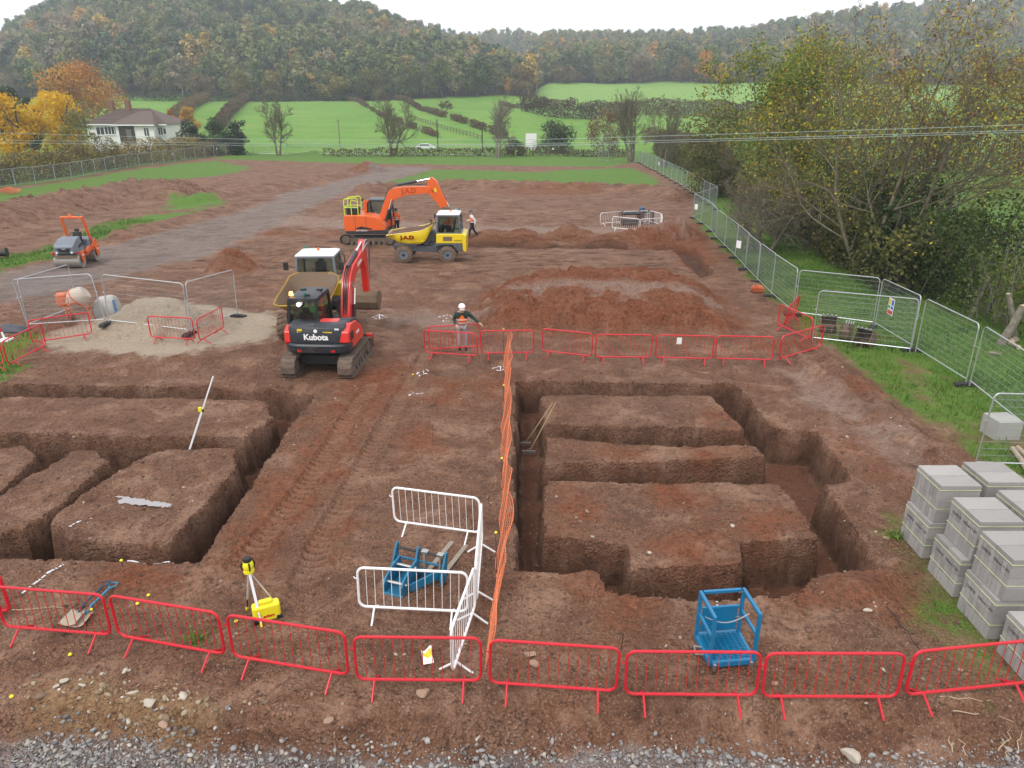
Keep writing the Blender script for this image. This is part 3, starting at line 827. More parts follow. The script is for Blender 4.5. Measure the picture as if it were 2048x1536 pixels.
def crown_mesh(name, rng, blobs, n, size, mat, tint_c=.5, tint_s=.25, droop=0.0):
    """leaf faces in uneven clumps: blobs = (x,y,z,rx,ry,rz)"""
    B = np.array(blobs, float); vol = (B[:, 3] * B[:, 4] * B[:, 5]) ** .67; idx = rng.choice(len(B), n, p=vol / vol.sum())
    d = rng.normal(size=(n, 3)); d /= np.linalg.norm(d, axis=1, keepdims=True)
    rad = rng.uniform(.15, 1, n) ** .42 * (1 + .22 * np.sin(d[:, 0] * 5 + idx) * np.cos(d[:, 2] * 4 + idx * 2))
    C = B[idx, :3] + d * rad[:, None] * B[idx, 3:]
    V, F = leaves_np(C, size, rng, droop=droop, nrm=d)
    bt = rng.uniform(-1, 1, len(B))
    tint = np.clip(tint_c + tint_s * bt[idx] + rng.normal(size=n) * tint_s * .55, 0, 1)
    me = np_mesh(name, V, F, {'tint': np.repeat(tint, 4)})
    me.materials.append(mat)
    return me
def crown_blobs(rng, H, R, base=.3, nb=14, flat=1.0):
    out = []
    for k in range(nb):
        f = (k + .5) / nb; z = H * (base + (1 - base) * (.08 + .84 * f)); env = math.sin(PI * min(1, max(.12, (.18 + .74 * f)))) ** .7
        a = rng.uniform(0, 2 * PI); q = R * env * rng.uniform(.25, .75)
        r = R * rng.uniform(.30, .48) * (0.6 + .4 * env)
        out.append((q * math.cos(a), q * math.sin(a), z, r, r, r * .8 * flat))
    return out
def place(px, Y):
    """ground point seen along pixel column px at depth Y"""
    d = ray(px, 240); x = d[0] * Y / d[1]
    z = lz(x, Y) if Y > 150 else gz(x, Y)
    return Vector((x, Y, z))
def size_at(px, py_top, Y, base):
    return at_y(px, py_top, Y).z - base.z
TREE_SEED = [100]
def tree(name, label, px, py_top, Y, Rpx, mat, n=2500, leaf=.35, base=.3, nb=14, group=None, bk=None, tc=.5, ts=.25, spec=None, cat='tree', flat=1.0, droop=0.0, tips_leaf=None, trunk=None, nstem=1, spread=.5, lean=(0, 0), start=.2):
    TREE_SEED[0] += 1; rng = np.random.default_rng(TREE_SEED[0])
    p = place(px, Y); H = size_at(px, py_top, Y, p); R = Rpx / FPX * Y / 1.05
    o = empty(name, p, 0, label, cat, group)
    bk = bk or BARK_D
    spec = spec or [(9, .45, .9, .1, 6, 6), (5, .45, .7, .2, 4, 4), (0, .4, .6, .2, 3, 3)]
    paths, tips = skeleton(rng, H * (.86 if nstem == 1 else .8), spec, trunk or max(.12, H * .022), start=start, nstem=nstem, spread=spread, lean=lean)
    paths = [(P_, np.maximum(R_, Y * .00015), n_) for P_, R_, n_ in paths]
    V, F = tubes_np(paths)
    # fit the limbs to the crown's width
    rad = np.hypot(V[:, 0], V[:, 1]); k = R / max(1e-3, np.percentile(rad, 99))
    wz = np.clip(V[:, 2] / (H * .25), 0, 1)[:, None]
    V[:, :2] *= 1 + (min(k, 2.5) - 1) * wz
    V[:, 2] *= np.where(V[:, 2] > 0, H / V[:, 2].max(), 1)
    link_mesh('trunk', np_mesh('trunk', V, F), bk, o, smooth=True)
    if n:
        if tips_leaf:
            T = np.array([t[0] for t in tips]); sc_ = np.ones(3)
            T[:, :2] *= min(k, 2.5); T[:, 2] *= H / max(1e-3, max(pth[0][:, 2].max() for pth in paths))
            i = rng.choice(len(T), n); C = T[i] + rng.normal(size=(n, 3)) * tips_leaf
            Vl, Fl = leaves_np(C, leaf, rng, droop=droop)
            bt = rng.uniform(0, 1, len(T)); tint = np.clip(bt[i] * .8 + rng.uniform(0, .2, n), 0, 1) if ts > .4 else np.clip(tc + ts * (bt[i] - .5) * 2 + rng.normal(size=n) * ts * .4, 0, 1)
            me = np_mesh('crown', Vl, Fl, {'tint': np.repeat(tint, 4)}); me.materials.append(mat)
        else:
            me = crown_mesh('crown', rng, crown_blobs(rng, H, R, base, nb, flat), n, leaf, mat, tc, ts, droop)
        link_mesh('crown', me, mat, o)
    return o
def hedge(name, label, line, h, wdt, dens, leaf, mat, tc=.5, ts=.28, zfun=gz, cat='hedge', group=None, stems=True, hvar=.3, bk=None, gaps=0.0):
    """leaf faces and upright stems along a line of world points"""
    TREE_SEED[0] += 1; rng = np.random.default_rng(TREE_SEED[0])
    P = smooth_line(line, 8); seg = np.hypot(*np.diff(P, axis=0).T); cum = np.concatenate([[0], np.cumsum(seg)]); L = cum[-1]
    o0 = Vector((P[0, 0], P[0, 1], zfun(P[0, 0], P[0, 1])))
    o = empty(name, o0, 0, label, cat, group)
    n = int(L * dens)
    s = rng.uniform(0, L, n)
    if gaps: s = s[vnoise(s * .35, s * 0 + 3.3, 7) > gaps]; n = len(s)
    x = np.interp(s, cum, P[:, 0]); y = np.interp(s, cum, P[:, 1]); i = np.clip(np.searchsorted(cum, s) - 1, 0, len(seg) - 1)
    nx = (P[i + 1, 1] - P[i, 1]) / seg[i]; ny = -(P[i + 1, 0] - P[i, 0]) / seg[i]
    hh = h * (1 + hvar * (fbm(s * .35, s * .0, 3, TREE_SEED[0]) * 2.2))
    f = rng.uniform(0, 1, n) ** .75; prof_ = np.sqrt(np.clip(1 - np.abs(f - .4) ** 2.2 / .62, .1, 1))
    q = rng.uniform(-1, 1, n); q = np.sign(q) * np.abs(q) ** .6 * wdt * .5 * prof_ * (1 + .5 * fbm(s * .9, f * 3, 2, 3))
    za_ = np.linspace(0, L, 60); zb_ = (ground if zfun is gz else land)(np.interp(za_, cum, P[:, 0]), np.interp(za_, cum, P[:, 1]))
    zb = np.interp(s, za_, zb_)
    C = np.stack([x + nx * q - o0.x, y + ny * q - o0.y, zb + f * hh - o0.z], 1)
    V, F = leaves_np(C, leaf, rng)
    tint = np.clip(tc + ts * (fbm(s * .5, f * 2 + q, 3, 9) * 2.5) + rng.normal(size=n) * ts * .5, 0, 1)
    me = np_mesh('foliage', V, F, {'tint': np.repeat(tint, 4)})
    link_mesh('foliage', me, mat, o)
    if stems:
        paths = []
        for k in range(int(L * stems * 1.6)):
            a = rng.uniform(0, L); X = np.interp(a, cum, P[:, 0]) - o0.x + rng.normal() * wdt * .2; Y = np.interp(a, cum, P[:, 1]) - o0.y + rng.normal() * wdt * .2
            Z = float(np.interp(a, za_, zb_)) - o0.z
            H = h * rng.uniform(.7, 1.25); dx, dy = rng.normal(size=2) * h * .22
            paths.append((np.array([[X, Y, Z - .05], [X + dx * .4, Y + dy * .4, Z + H * .5], [X + dx, Y + dy, Z + H]]), np.array([.03, .022, .008]) * (h / 2.5), 3))
        V, F = tubes_np(paths)
        tag(link_mesh('stems', np_mesh('stems', V, F), bk or BARK_D, o), kind='stuff')
    return o

# ---------------------------------------------------------------- the wood on the hills: one mass
def forest_material(name):
    m, t, b = nodes_of(name)
    a = N(t, 'ShaderNodeAttribute', attribute_name='hue', attribute_type='INSTANCER')
    v = N(t, 'ShaderNodeAttribute', attribute_name='tint')
    c = ramp(t, a.outputs['Fac'], [(0, (.075, .110, .06)), (.18, (.135, .175, .062)), (.36, (.205, .225, .080)), (.52, (.25, .215, .125)), (.66, (.30, .265, .195)), (.8, (.30, .21, .10)), (.9, (.42, .31, .08)), (1, (.42, .23, .06))])
    sh = mth(t, 'ADD', mth(t, 'MULTIPLY', v.outputs['Fac'], .9), .5)
    cv = N(t, 'ShaderNodeCombineColor')
    for k in range(3): t.links.new(sh, cv.inputs[k])
    t.links.new(mixc(t, 1.0, c, cv.outputs[0], 'MULTIPLY'), b.inputs['Base Color']); b.inputs['Roughness'].default_value = .9; b.inputs['Specular IOR Level'].default_value = .1
    return m
FOREST = forest_material('wood_foliage')
PROTO = bpy.data.collections.new('wood_trees')
protos = []
for k in range(7):
    rng = np.random.default_rng(500 + k)
    bare = k >= 5
    H = 15.0; R = 5.2 if not bare else 4.2
    paths, tips = skeleton(rng, H * .9, [(8, .38, .7, .35, 5, 5), (3, .45, .6, .4, 3, 3)] if not bare else [(12, .42, .5, .5, 5, 6), (7, .45, .55, .5, 3, 3), (0, .5, .5, .5, 3, 2)], .22, start=.25)
    Vt, Ft = tubes_np(paths)
    n = 820 if not bare else 520
    B = np.array(crown_blobs(rng, H, R, .22, 13)); idx = rng.integers(0, len(B), n)
    d = rng.normal(size=(n, 3)); d /= np.linalg.norm(d, axis=1, keepdims=True)
    C = B[idx, :3] + d * (rng.uniform(.3, 1, n) ** .4)[:, None] * B[idx, 3:]
    Vl, Fl = leaves_np(C, .95 if not bare else 1.8, rng, aspect=.8 if not bare else .09, droop=0 if not bare else -1.0, nrm=d if not bare else None)
    tint = np.concatenate([np.full(len(Vt), .95 if bare else .55), np.repeat(np.clip(.5 + .20 * rng.uniform(-1, 1, len(B))[idx] + .14 * rng.normal(size=n), 0, 1), 4)])
    me = np_mesh('wood_tree', np.vstack([Vt, Vl]), np.vstack([Ft, Fl + len(Vt)]), {'tint': tint})
    me.materials.append(FOREST)
    po = bpy.data.objects.new('wood_tree', me); PROTO.objects.link(po); protos.append(po)
def scatter_wood():
    pts, hue, scl, kind = [], [], [], []
    rng = np.random.default_rng(77)
    for (r0, r1, y0, y1, sp) in ((-.98, .034, 315, 690, 7.4), (.02, .95, 415, 900, 8.2), (-.3, .1, 690, 980, 10)):
        yy = y0
        while yy < y1:
            xs = np.arange(r0 * yy, r1 * yy, sp) + rng.uniform(-.45, .45, len(np.arange(r0 * yy, r1 * yy, sp))) * sp
            ys = yy + rng.uniform(-.45, .45, len(xs)) * sp
            k = woodland(xs, ys) > .5
            xs, ys = xs[k], ys[k]
            if r0 == -.98:
                zr = land(xs, ys); k = (ys / xs.clip(-1e9, 1e9) != 0); 
            pts.append(np.stack([xs, ys, land(xs, ys) - .3], 1)); yy += sp * .9
    P = np.vstack(pts)
    # keep only slopes that face the camera or crest the skyline
    s = (land(P[:, 0] * 1.02, P[:, 1] * 1.02) - CAM_H) / (P[:, 1] * 1.02) - (P[:, 2] - CAM_H) / P[:, 1]
    P = P[s > -.012]
    n = len(P)
    big = fbm(P[:, 0] * .014, P[:, 1] * .014, 3, 101) * 1.6
    hue = np.clip(.33 + big * .5 + rng.normal(size=n) * .19, 0, .84)
    hot = rng.uniform(0, 1, n) < .055 + .10 * np.clip(big, 0, 1); hue[hot] = rng.uniform(.82, 1.0, hot.sum())
    dk = rng.uniform(0, 1, n) < .10; hue[dk] = rng.uniform(0, .1, dk.sum())
    kind = rng.integers(0, 5, n); kind[(hue > .58) & (hue < .74)] = rng.integers(5, 7, ((hue > .58) & (hue < .74)).sum())
    scl = rng.gamma(11, .084, n).clip(.5, 1.3) * np.interp(P[:, 1], [320, 360, 600], [.85, 1, 1.0])
    me = bpy.data.meshes.new('hillside_wood'); me.vertices.add(n); me.vertices.foreach_set('co', P.astype(np.float32).ravel())
    for nm, val in (('hue', hue), ('scl', scl), ('rot', rng.uniform(0, 6.28, n))):
        a = me.attributes.new(nm, 'FLOAT', 'POINT'); a.data.foreach_set('value', val.astype(np.float32))
    a = me.attributes.new('kind', 'INT', 'POINT'); a.data.foreach_set('value', kind.astype(np.int32))
    o = bpy.data.objects.new('hillside_wood', me); COL.objects.link(o)
    tag(o, 'mixed autumn woodland covering the hills behind the fields', 'woodland', kind='stuff')
    ng = bpy.data.node_groups.new('plant_wood', 'GeometryNodeTree')
    ng.interface.new_socket('Geometry', in_out='INPUT', socket_type='NodeSocketGeometry'); ng.interface.new_socket('Geometry', in_out='OUTPUT', socket_type='NodeSocketGeometry')
    gi = ng.nodes.new('NodeGroupInput'); go = ng.nodes.new('NodeGroupOutput')
    ci = ng.nodes.new('GeometryNodeCollectionInfo'); ci.inputs['Collection'].default_value = PROTO; ci.inputs['Separate Children'].default_value = True; ci.inputs['Reset Children'].default_value = True
    m2p = ng.nodes.new('GeometryNodeMeshToPoints'); ip = ng.nodes.new('GeometryNodeInstanceOnPoints'); ip.inputs['Pick Instance'].default_value = True
    def na(nm, ty):
        q = ng.nodes.new('GeometryNodeInputNamedAttribute'); q.data_type = ty; q.inputs['Name'].default_value = nm
        return [s_ for s_ in q.outputs if s_.enabled][0]
    cx = ng.nodes.new('ShaderNodeCombineXYZ')
    ng.links.new(gi.outputs[0], m2p.inputs[0]); ng.links.new(m2p.outputs[0], ip.inputs['Points']); ng.links.new(ci.outputs[0], ip.inputs['Instance'])
    ng.links.new(na('kind', 'INT'), ip.inputs['Instance Index']); ng.links.new(na('scl', 'FLOAT'), ip.inputs['Scale'])
    ng.links.new(na('rot', 'FLOAT'), cx.inputs['Z']); 
    e2r = ng.nodes.new('FunctionNodeEulerToRotation'); ng.links.new(cx.outputs[0], e2r.inputs[0]); ng.links.new(e2r.outputs[0], ip.inputs['Rotation'])
    ng.links.new(ip.outputs[0], go.inputs[0])
    md = o.modifiers.new('plant', 'NODES'); md.node_group = ng
    return n
NWOOD = scatter_wood()

# ---------------------------------------------------------------- trees one can tell apart
edge = 'front row of the hillside wood'
specs = [  # px, top, Y, half width px, colour, label
    (490, 138, 332, 34, F_OLV, .75, 'bushy yellow-olive tree at wood edge left of the long field'),
    (553, 140, 333, 25, F_OLV, .95, 'small golden tree at wood edge above the bare field tree'),
    (672, 146, 331, 38, F_OLV, .85, 'broad golden-green tree at wood edge above the large green field'),
    (612, 150, 334, 24, F_GRN, .45, 'dark green tree at wood edge between two golden ones'),
    (745, 134, 333, 36, F_OLV, .55, 'olive round-headed tree at wood edge above the field fence'),
    (822, 128, 335, 34, F_GRN, .75, 'tall light green tree at wood edge above the hedge line'),
    (886, 118, 337, 38, F_GRN, .9, 'large fresh green tree at wood edge'),
    (955, 122, 337, 36, F_GRN, .55, 'dark olive tree at wood edge beside the rust coloured tree'),
    (1040, 128, 338, 30, F_BRN, .9, 'rusty brown round tree at the right end of the wooded hill'),
    (1398, 98, 428, 25, F_ORG, .55, 'tall orange tree at the top of the bright far field'),
    (1356, 112, 430, 25, F_BRN, .95, 'brown-orange tree left of the tall orange one above the far field'),
    (1278, 112, 432, 30, F_BRN, .6, 'greyish brown tree above the middle of the far field'),
    (1432, 128, 430, 14, F_YEL, .3, 'slim yellow tree right of the orange trees above the far field'),
    (1210, 128, 432, 26, F_OLV, .45, 'dull olive tree above the left part of the far field'),
    (1130, 132, 430, 28, F_BRN, .75, 'low amber tree at the left end of the far field'),
    (495, 26, 560, 13, F_YEL, .45, 'bright yellow tree standing out high on the wooded hill'),
    (330, 150, 322, 28, F_OLV, .5, 'olive tree at wood edge above the small left field'),
    (410, 146, 328, 30, F_BRN, .55, 'brown tree at wood edge between the left fields'),
]
for px, top, Y, R, mt_, tc_, lb in specs:
    tree('wood_edge_tree' if Y < 500 else 'hillside_tree', lb, px, top, Y, R, mt_, n=1500, leaf=.95, base=.14, nb=18, tc=tc_, ts=.22, group=edge, spec=[(8, .4, .8, .2, 5, 5), (3, .4, .7, .2, 3, 3)])

tree('yellow_maple', 'bright yellow tree at the far left edge behind the hedge', 14, 184, 112, 60, F_YEL, n=5200, leaf=.40, base=.18, nb=24, tc=.55, ts=.22)
tree('yellow_maple', 'bright yellow tree left of the white house', 112, 180, 118, 58, F_YEL, n=5600, leaf=.40, base=.2, nb=24, tc=.6, ts=.2)
tree('thinning_tree', 'half bare yellowing tree in front of the white house', 152, 214, 112, 42, F_OLV, n=2200, leaf=.30, base=.15, nb=18, tc=.85, ts=.2, bk=BARK_P, spec=[(12, .5, .7, .2, 5, 6), (7, .45, .6, .2, 3, 4), (4, .5, .6, .2, 3, 3), (0, .5, .5, .2, 3, 2)])
tree('copper_beech', 'wide orange beech tree behind the white house', 168, 128, 215, 98, F_ORG, n=9000, leaf=.62, base=.10, nb=34, tc=.5, ts=.28)
tree('dark_conifer', 'dark green conifer behind the yellow trees at left', 28, 168, 150, 38, F_IVY, n=3600, leaf=.6, base=.05, nb=20, tc=.45, ts=.25)
tree('dark_conifer', 'second dark conifer between the two yellow trees', 62, 186, 142, 26, F_IVY, n=2600, leaf=.5, base=.05, nb=16, tc=.35, ts=.25)
tree('orange_shrub', 'pale orange shrub right of the white house roof', 372, 210, 190, 26, F_ORG, n=2200, leaf=.45, base=.05, nb=12, tc=.75, ts=.2, cat='shrub')
tree('orange_shrub', 'small orange shrub behind the right end of the house', 345, 216, 196, 16, F_ORG, n=1400, leaf=.45, base=.05, nb=10, tc=.45, ts=.2, cat='shrub')
tree('evergreen_shrub', 'dark evergreen bush against the house end', 378, 236, 146, 34, F_IVY, n=2600, leaf=.4, base=-.25, nb=16, tc=.5, ts=.25, cat='shrub')
tree('evergreen_shrub', 'dark evergreen bush with olive top right of the house', 422, 234, 147, 36, F_IVY, n=2600, leaf=.4, base=-.25, nb=16, tc=.8, ts=.25, cat='shrub')
tree('evergreen_shrub', 'tallest dark evergreen beside the back fence corner', 474, 236, 148, 34, F_IVY, n=2600, leaf=.45, base=-.25, nb=16, tc=.45, ts=.25, cat='shrub')
BARE = [(13, .55, .85, .18, 6, 6), (9, .5, .7, .15, 3, 4), (8, .5, .6, .1, 3, 2), (0, .55, .5, .1, 3, 2)]
tree('bare_tree', 'bare round-headed tree behind the back fence, leftmost of the bare trees', 549, 188, 146, 42, F_OLV, n=700, leaf=.16, tips_leaf=.25, tc=.6, spec=BARE, bk=BARK_G, group='bare field trees', nstem=2, spread=.14, start=.22)
tree('bare_tree', 'large bare spreading tree behind the parked car', 782, 186, 146, 55, F_GREY, n=0, spec=BARE, bk=BARK_G, group='bare field trees', nstem=3, spread=.25, start=.12)
tree('bare_tree', 'small reddish bare tree standing in the middle field', 894, 200, 262, 20, F_RED, n=260, leaf=.3, tips_leaf=.5, tc=.5, spec=BARE[:3] + [(0, .5, .5, .3, 3, 2)], bk=BARK_G, group='bare field trees')
tree('bare_tree', 'upright bare tree with fanned stems left of the white board', 996, 184, 140, 40, F_RED, n=300, leaf=.2, tips_leaf=.3, tc=.6, spec=BARE, bk=BARK_P, group='bare field trees', nstem=3, spread=.2, start=.15)
tree('bare_tree', 'tall thin-twigged tree right of the white board', 1268, 168, 128, 52, F_OLV, n=900, leaf=.16, tips_leaf=.3, tc=.4, spec=BARE, bk=BARK_G, group='bare field trees', nstem=3, spread=.25, start=.12)
tree('bare_tree', 'leafless tree above the far corner of the right fence', 1335, 186, 118, 48, F_OLV, n=900, leaf=.16, tips_leaf=.3, tc=.5, spec=BARE, bk=BARK_G, group='bare field trees', nstem=3, spread=.25, start=.12)
tree('russet_shrub', 'russet shrub right of the white board', 1212, 216, 150, 44, F_RED, n=2600, leaf=.32, base=.05, nb=16, tc=.55, ts=.3, cat='shrub', bk=BARK_P)
tree('dark_bush', 'rounded dark green bush behind the white board', 1108, 244, 152, 52, F_IVY, n=3600, leaf=.4, base=.0, nb=16, tc=.7, ts=.25, cat='shrub')
tree('dark_bush', 'low olive bush left of the white board', 1028, 276, 146, 26, F_GRN, n=1400, leaf=.3, base=.0, nb=10, tc=.5, ts=.25, cat='shrub')

# hedges
def wl(pts):   # pixel, depth -> world line
    return [(ray(px, 240)[0] * Y / ray(px, 240)[1], Y) for px, Y in pts]
hedge('hedge', 'long overgrown brown-green hedge behind the left site fence', [(FENCE_L[0].x + dl.x * .55 - 3.4, FENCE_L[0].y + dl.y * .55 + 1), (FENCE_L[0].x - 3.2, FENCE_L[0].y + 2.5), (FENCE_L[2].x - 2.6, FENCE_L[2].y + 3), (FENCE_L[4].x - 2, FENCE_L[4].y + 3.2), (FENCE_L[5].x - 1, FENCE_L[5].y + 5)], 3.3, 3.4, 420, .26, F_HEDGE, tc=.5, ts=.55, zfun=gz, stems=1.0, hvar=.5)
hedge('hedge', 'low dark roadside hedge running behind the back fence', wl([(640, 143), (800, 143.5), (1000, 144), (1130, 144), (1260, 140)]), 1.5, 1.5, 90, .3, F_BRN, tc=.35, zfun=gz)
hedge('field_hedge', 'dark hedgerow below the bright far field', wl([(1042, 262), (1090, 256), (1150, 250), (1200, 246)]), 5.5, 5, 150, .6, F_BRN, tc=.22, ts=.2, zfun=lz)
hedge('field_hedge', 'dark leafless hedge right of the far field foot', wl([(1200, 262), (1300, 270), (1420, 262), (1520, 250)]), 5.0, 5, 120, .6, F_BRN, tc=.35, ts=.2, zfun=lz)
hedge('field_hedge', 'hedge climbing the slope between the two left fields', wl([(432, 205), (452, 235), (475, 275), (496, 318)]), 3.0, 3, 120, .5, F_BRN, tc=.45, zfun=lz)
hedge('field_hedge', 'brown hedge above the small left field', wl([(352, 225), (372, 255), (395, 290), (420, 322)]), 3.4, 4, 120, .5, F_BRN, tc=.7, zfun=lz)
hedge('field_hedge', 'low hedge along the foot of the left wood', wl([(255, 312), (330, 316), (420, 324), (560, 328), (700, 328)]), 3.0, 3, 60, .6, F_GRN, tc=.35, zfun=lz)
hedge('field_hedge', 'scrubby hedge running down the middle field to the road', wl([(795, 322), (840, 280), (890, 240), (960, 205), (1010, 180)]), 1.8, 1.8, 70, .45, F_BRN, tc=.45, zfun=lz, gaps=.3)
hedge('field_hedge', 'thin hedge and fence line crossing the middle field', wl([(702, 325), (735, 285), (775, 245), (830, 205), (880, 180)]), 1.5, 1.4, 60, .4, F_BRN, tc=.5, zfun=lz, gaps=.4)
hedge('field_hedge', 'thin hedge at the left foot of the bright far field', wl([(1000, 300), (1040, 285), (1075, 300), (1090, 330)]), 1.6, 1.6, 60, .45, F_BRN, tc=.4, zfun=lz, gaps=.2)
RH = [g(x, y) for x, y in ((1308,306),(1352,333),(1430,383),(1520,432),(1610,492),(1700,556),(1790,600))]
hedge('hedge', 'dense brambly hedge along the grass strip behind the right fence', [(p.x + 1.1, p.y) for p in RH], 3.0, 3.0, 520, .22, F_OLV, tc=.35, ts=.4, zfun=gz, stems=2.5, hvar=.45)
RH2 = [g(x, y) for x, y in ((1500,420),(1600,478),(1700,540),(1800,598),(1890,640))]
hedge('ivy_hedge', 'dark ivy-clad undergrowth below the big ash tree', [(p.x + 2.3, p.y + .5) for p in RH2], 4.3, 3.4, 1300, .17, F_GRN, tc=.42, ts=.45, zfun=gz, stems=1.5, hvar=.5)
RH3 = [g(x, y) for x, y in ((1905,640),(1960,658),(2050,690),(2160,735))]
hedge('trimmed_hedge', 'cut-back hedge with fresh green top at the right edge', [(p.x + .9, p.y + .8) for p in RH3], 2.5, 1.9, 520, .15, F_GRN, tc=.72, ts=.35, zfun=gz, stems=5.0, hvar=.2, bk=BARK_P)
hedge('tree_belt', 'tall mixed tree belt behind the right hand field', wl([(1580, 128), (1680, 120), (1800, 112), (2000, 106), (2300, 100)]), 10.5, 7, 260, .55, F_HEDGE, tc=.35, ts=.5, zfun=gz, cat='tree belt', hvar=.7)
RH4 = [g(x, y) for x, y in ((1255,290),(1300,296),(1345,312),(1400,338))]
hedge('hedge', 'clipped brown roadside hedge at the far end of the right fence', [(p.x + 4.5, p.y + 3) for p in RH4], 3.4, 3, 260, .3, F_BRN, tc=.55, ts=.3, zfun=gz)

# the ash trees on the right
ASH = [(11, .62, .85, .32, 8, 8), (8, .5, .75, .25, 4, 5), (7, .5, .65, .15, 3, 2), (4, .5, .6, .0, 3, 1), (0, .5, .5, 0, 3, 1)]
pa_ = g(1800, 560)
tree('ash_tree', 'big sparse ash tree with yellow and rust leaves, right of the site fence', 1800, -40, 37.5, 395, F_ASH, n=14000, leaf=.13, tips_leaf=.22, ts=.6, spec=ASH, bk=BARK_G, droop=.8, trunk=.12, nstem=5, spread=.36, start=.10)
tree('ash_tree', 'greener ash tree left of the big one beside the fence', 1585, 72, 52, 190, F_ASH2, n=24000, leaf=.19, tips_leaf=.36, ts=.6, spec=ASH[:1] + [(8, .5, .75, .25, 4, 4), (7, .5, .65, .15, 3, 3), (0, .5, .6, .0, 3, 2)], bk=BARK_G, droop=.4, trunk=.2, nstem=3, spread=.3, start=.1)
tree('hedgerow_tree', 'olive leafed hedgerow tree between the greener ash and the far corner', 1450, 205, 76, 95, F_OLV, n=9000, leaf=.26, base=.04, nb=26, tc=.5, ts=.3, bk=BARK_G, spec=BARE[:3] + [(0, .5, .5, .3, 3, 2)])
tree('hawthorn', 'twiggy leafless hawthorn leaning over the grass strip', 1560, 330, 46, 120, F_BRN, n=2200, leaf=.12, tips_leaf=.2, tc=.6, spec=BARE, bk=BARK_P, nstem=5, spread=.6, start=.12, cat='tree')
iv = tree('ivy_tree', 'ivy-smothered tree stump standing below the big ash', 1815, 400, 36.0, 42, F_IVY, n=5000, leaf=.15, base=.0, nb=16, tc=.55, ts=.3, spec=[(6, .3, .8, .2, 6, 5), (0, .4, .6, .2, 3, 3)], trunk=.22)
# ================================================================ barriers and mesh fences
def rounded(x0, x1, z0, z1, r, n=5):
    pts = []
    for cx, cz, a0 in ((x1 - r, z1 - r, 0), (x0 + r, z1 - r, 90), (x0 + r, z0 + r, 180), (x1 - r, z0 + r, 270)):
        for k in range(n + 1):
            a = math.radians(a0 + 90 * k / n); pts.append((cx + r * math.cos(a), 0, cz + r * math.sin(a)))
    return pts
RED = paint('red_barrier_paint', (.56, .010, .024), .38, dirt=.14, bump=.002, coat=.2)
RED2 = paint('red_barrier_bar', (.50, .022, .014), .5, dirt=.22, bump=0)
WHT = paint('white_barrier_paint', (.80, .80, .80), .4, dirt=.12, bump=.002)
GALV = paint('galvanised_steel', (.50, .53, .55), .42, metal=.75, dirt=.06, mud=(.3, .28, .26), bump=.002)
WIRE = plain('fence_wire', (.30, .34, .35), .5, .3)
RUBBER = paint('black_rubber', (.022, .022, .024), .8, dirt=.25, bump=.01)
def barrier_proto(mat, barmat, name, L=1.0):
    o = empty(name, (0, 0, 0))
    MB().tube(rounded(-1.0, 1.0, .2, 1.0, .13), .0235, 8, closed=True).build('frame', mat, o)
    for s in (-1, 1):
        m = MB()
        for q in (-1, 1):
            m.tube([(s * .72, 0, .2), (s * .72, q * .05, .17), (s * .72, q * .27, .012)], .019, 6)
        m.build('foot', mat, o)
    m = MB().tube([(-1.0, 0, .78), (-1.06, 0, .78), (-1.07, 0, .81)], .011, 5); m.build('hook', mat, o)
    bme = MB().tube([(0, 0, .2), (0, 0, 1.0)], .0065, 5, caps=False).mesh('bar')
    for k in range(12):
        b = link_mesh('bar', bme, barmat, o); b.location = (-1 + 2.0 * (k + 1) / 13, 0, 0)
    return o
P_RED = barrier_proto(RED, RED2, 'red_barrier'); P_WHT = barrier_proto(WHT, WHT, 'white_barrier')
used = {}
def barrier(proto, a, b, label, group=None, tilt=0, fixed=False, dz=0.0):
    """a, b: pixels of the two lower rail corners"""
    za = gz(*at_z(*a, 0.0).xy[:]) if False else None
    def pt(q):
        p = g(*q); z = gz(p.x, p.y)
        for _ in range(3):
            p = at_z(q[0], q[1], z + .2); z = gz(p.x, p.y)
        return Vector((p.x, p.y, z))
    A, B = pt(a), pt(b); d = B - A; L = math.hypot(d.x, d.y)
    if proto.name in used: o = copy_tree(proto)
    else: o = proto; used[proto.name] = 1
    c = (A + B) / 2
    o.location = (c.x, c.y, c.z + dz); rz = math.atan2(d.y, d.x)
    o.rotation_euler = (math.radians(tilt), -math.asin(max(-.2, min(.2, d.z / max(L, .1)))) * .7, rz)
    sx = max(.82, min(1.2, L / 2.02)) if not fixed else 1.0
    o.scale = (sx, 1, 1)
    o['label'] = label; o['category'] = 'barrier'; o['group'] = group or 'barriers'
    return o
def clear_copy_props(): pass
gR = 'red barriers along the front'; gF = 'red barriers across the middle'
barrier(P_RED, (-215, 1196), (24, 1222), 'red barrier cut by the left edge, behind the front row', gR)
barrier(P_RED, (8, 1251), (224, 1270), 'red barrier with two shovels lying behind it, leftmost of front row', gR)
barrier(P_RED, (238, 1271), (452, 1308), 'second red barrier from left in the front row, green weed behind', gR)
barrier(P_RED, (466, 1311), (698, 1350), 'red front barrier standing before the yellow laser tripod', gR)
barrier(P_RED, (713, 1358), (963, 1361), 'red front barrier behind the large brown boulder, paper lying behind', gR)
barrier(P_RED, (977, 1363), (1232, 1379), 'red front barrier just right of the orange netting end', gR)
barrier(P_RED, (1250, 1379), (1514, 1386), 'red front barrier standing before the blue man basket', gR)
barrier(P_RED, (1524, 1389), (1797, 1389), 'red front barrier between the blue basket and the block stacks', gR)
barrier(P_RED, (1809, 1389), (2068, 1362), 'rightmost red front barrier before the grey blocks', gR)
barrier(P_RED, (850, 706), (956, 711), 'red barrier in front of the worker in white helmet', gF)
barrier(P_RED, (860, 701), (962, 692), 'red barrier the worker holds, leaning behind another', gF, tilt=-8)
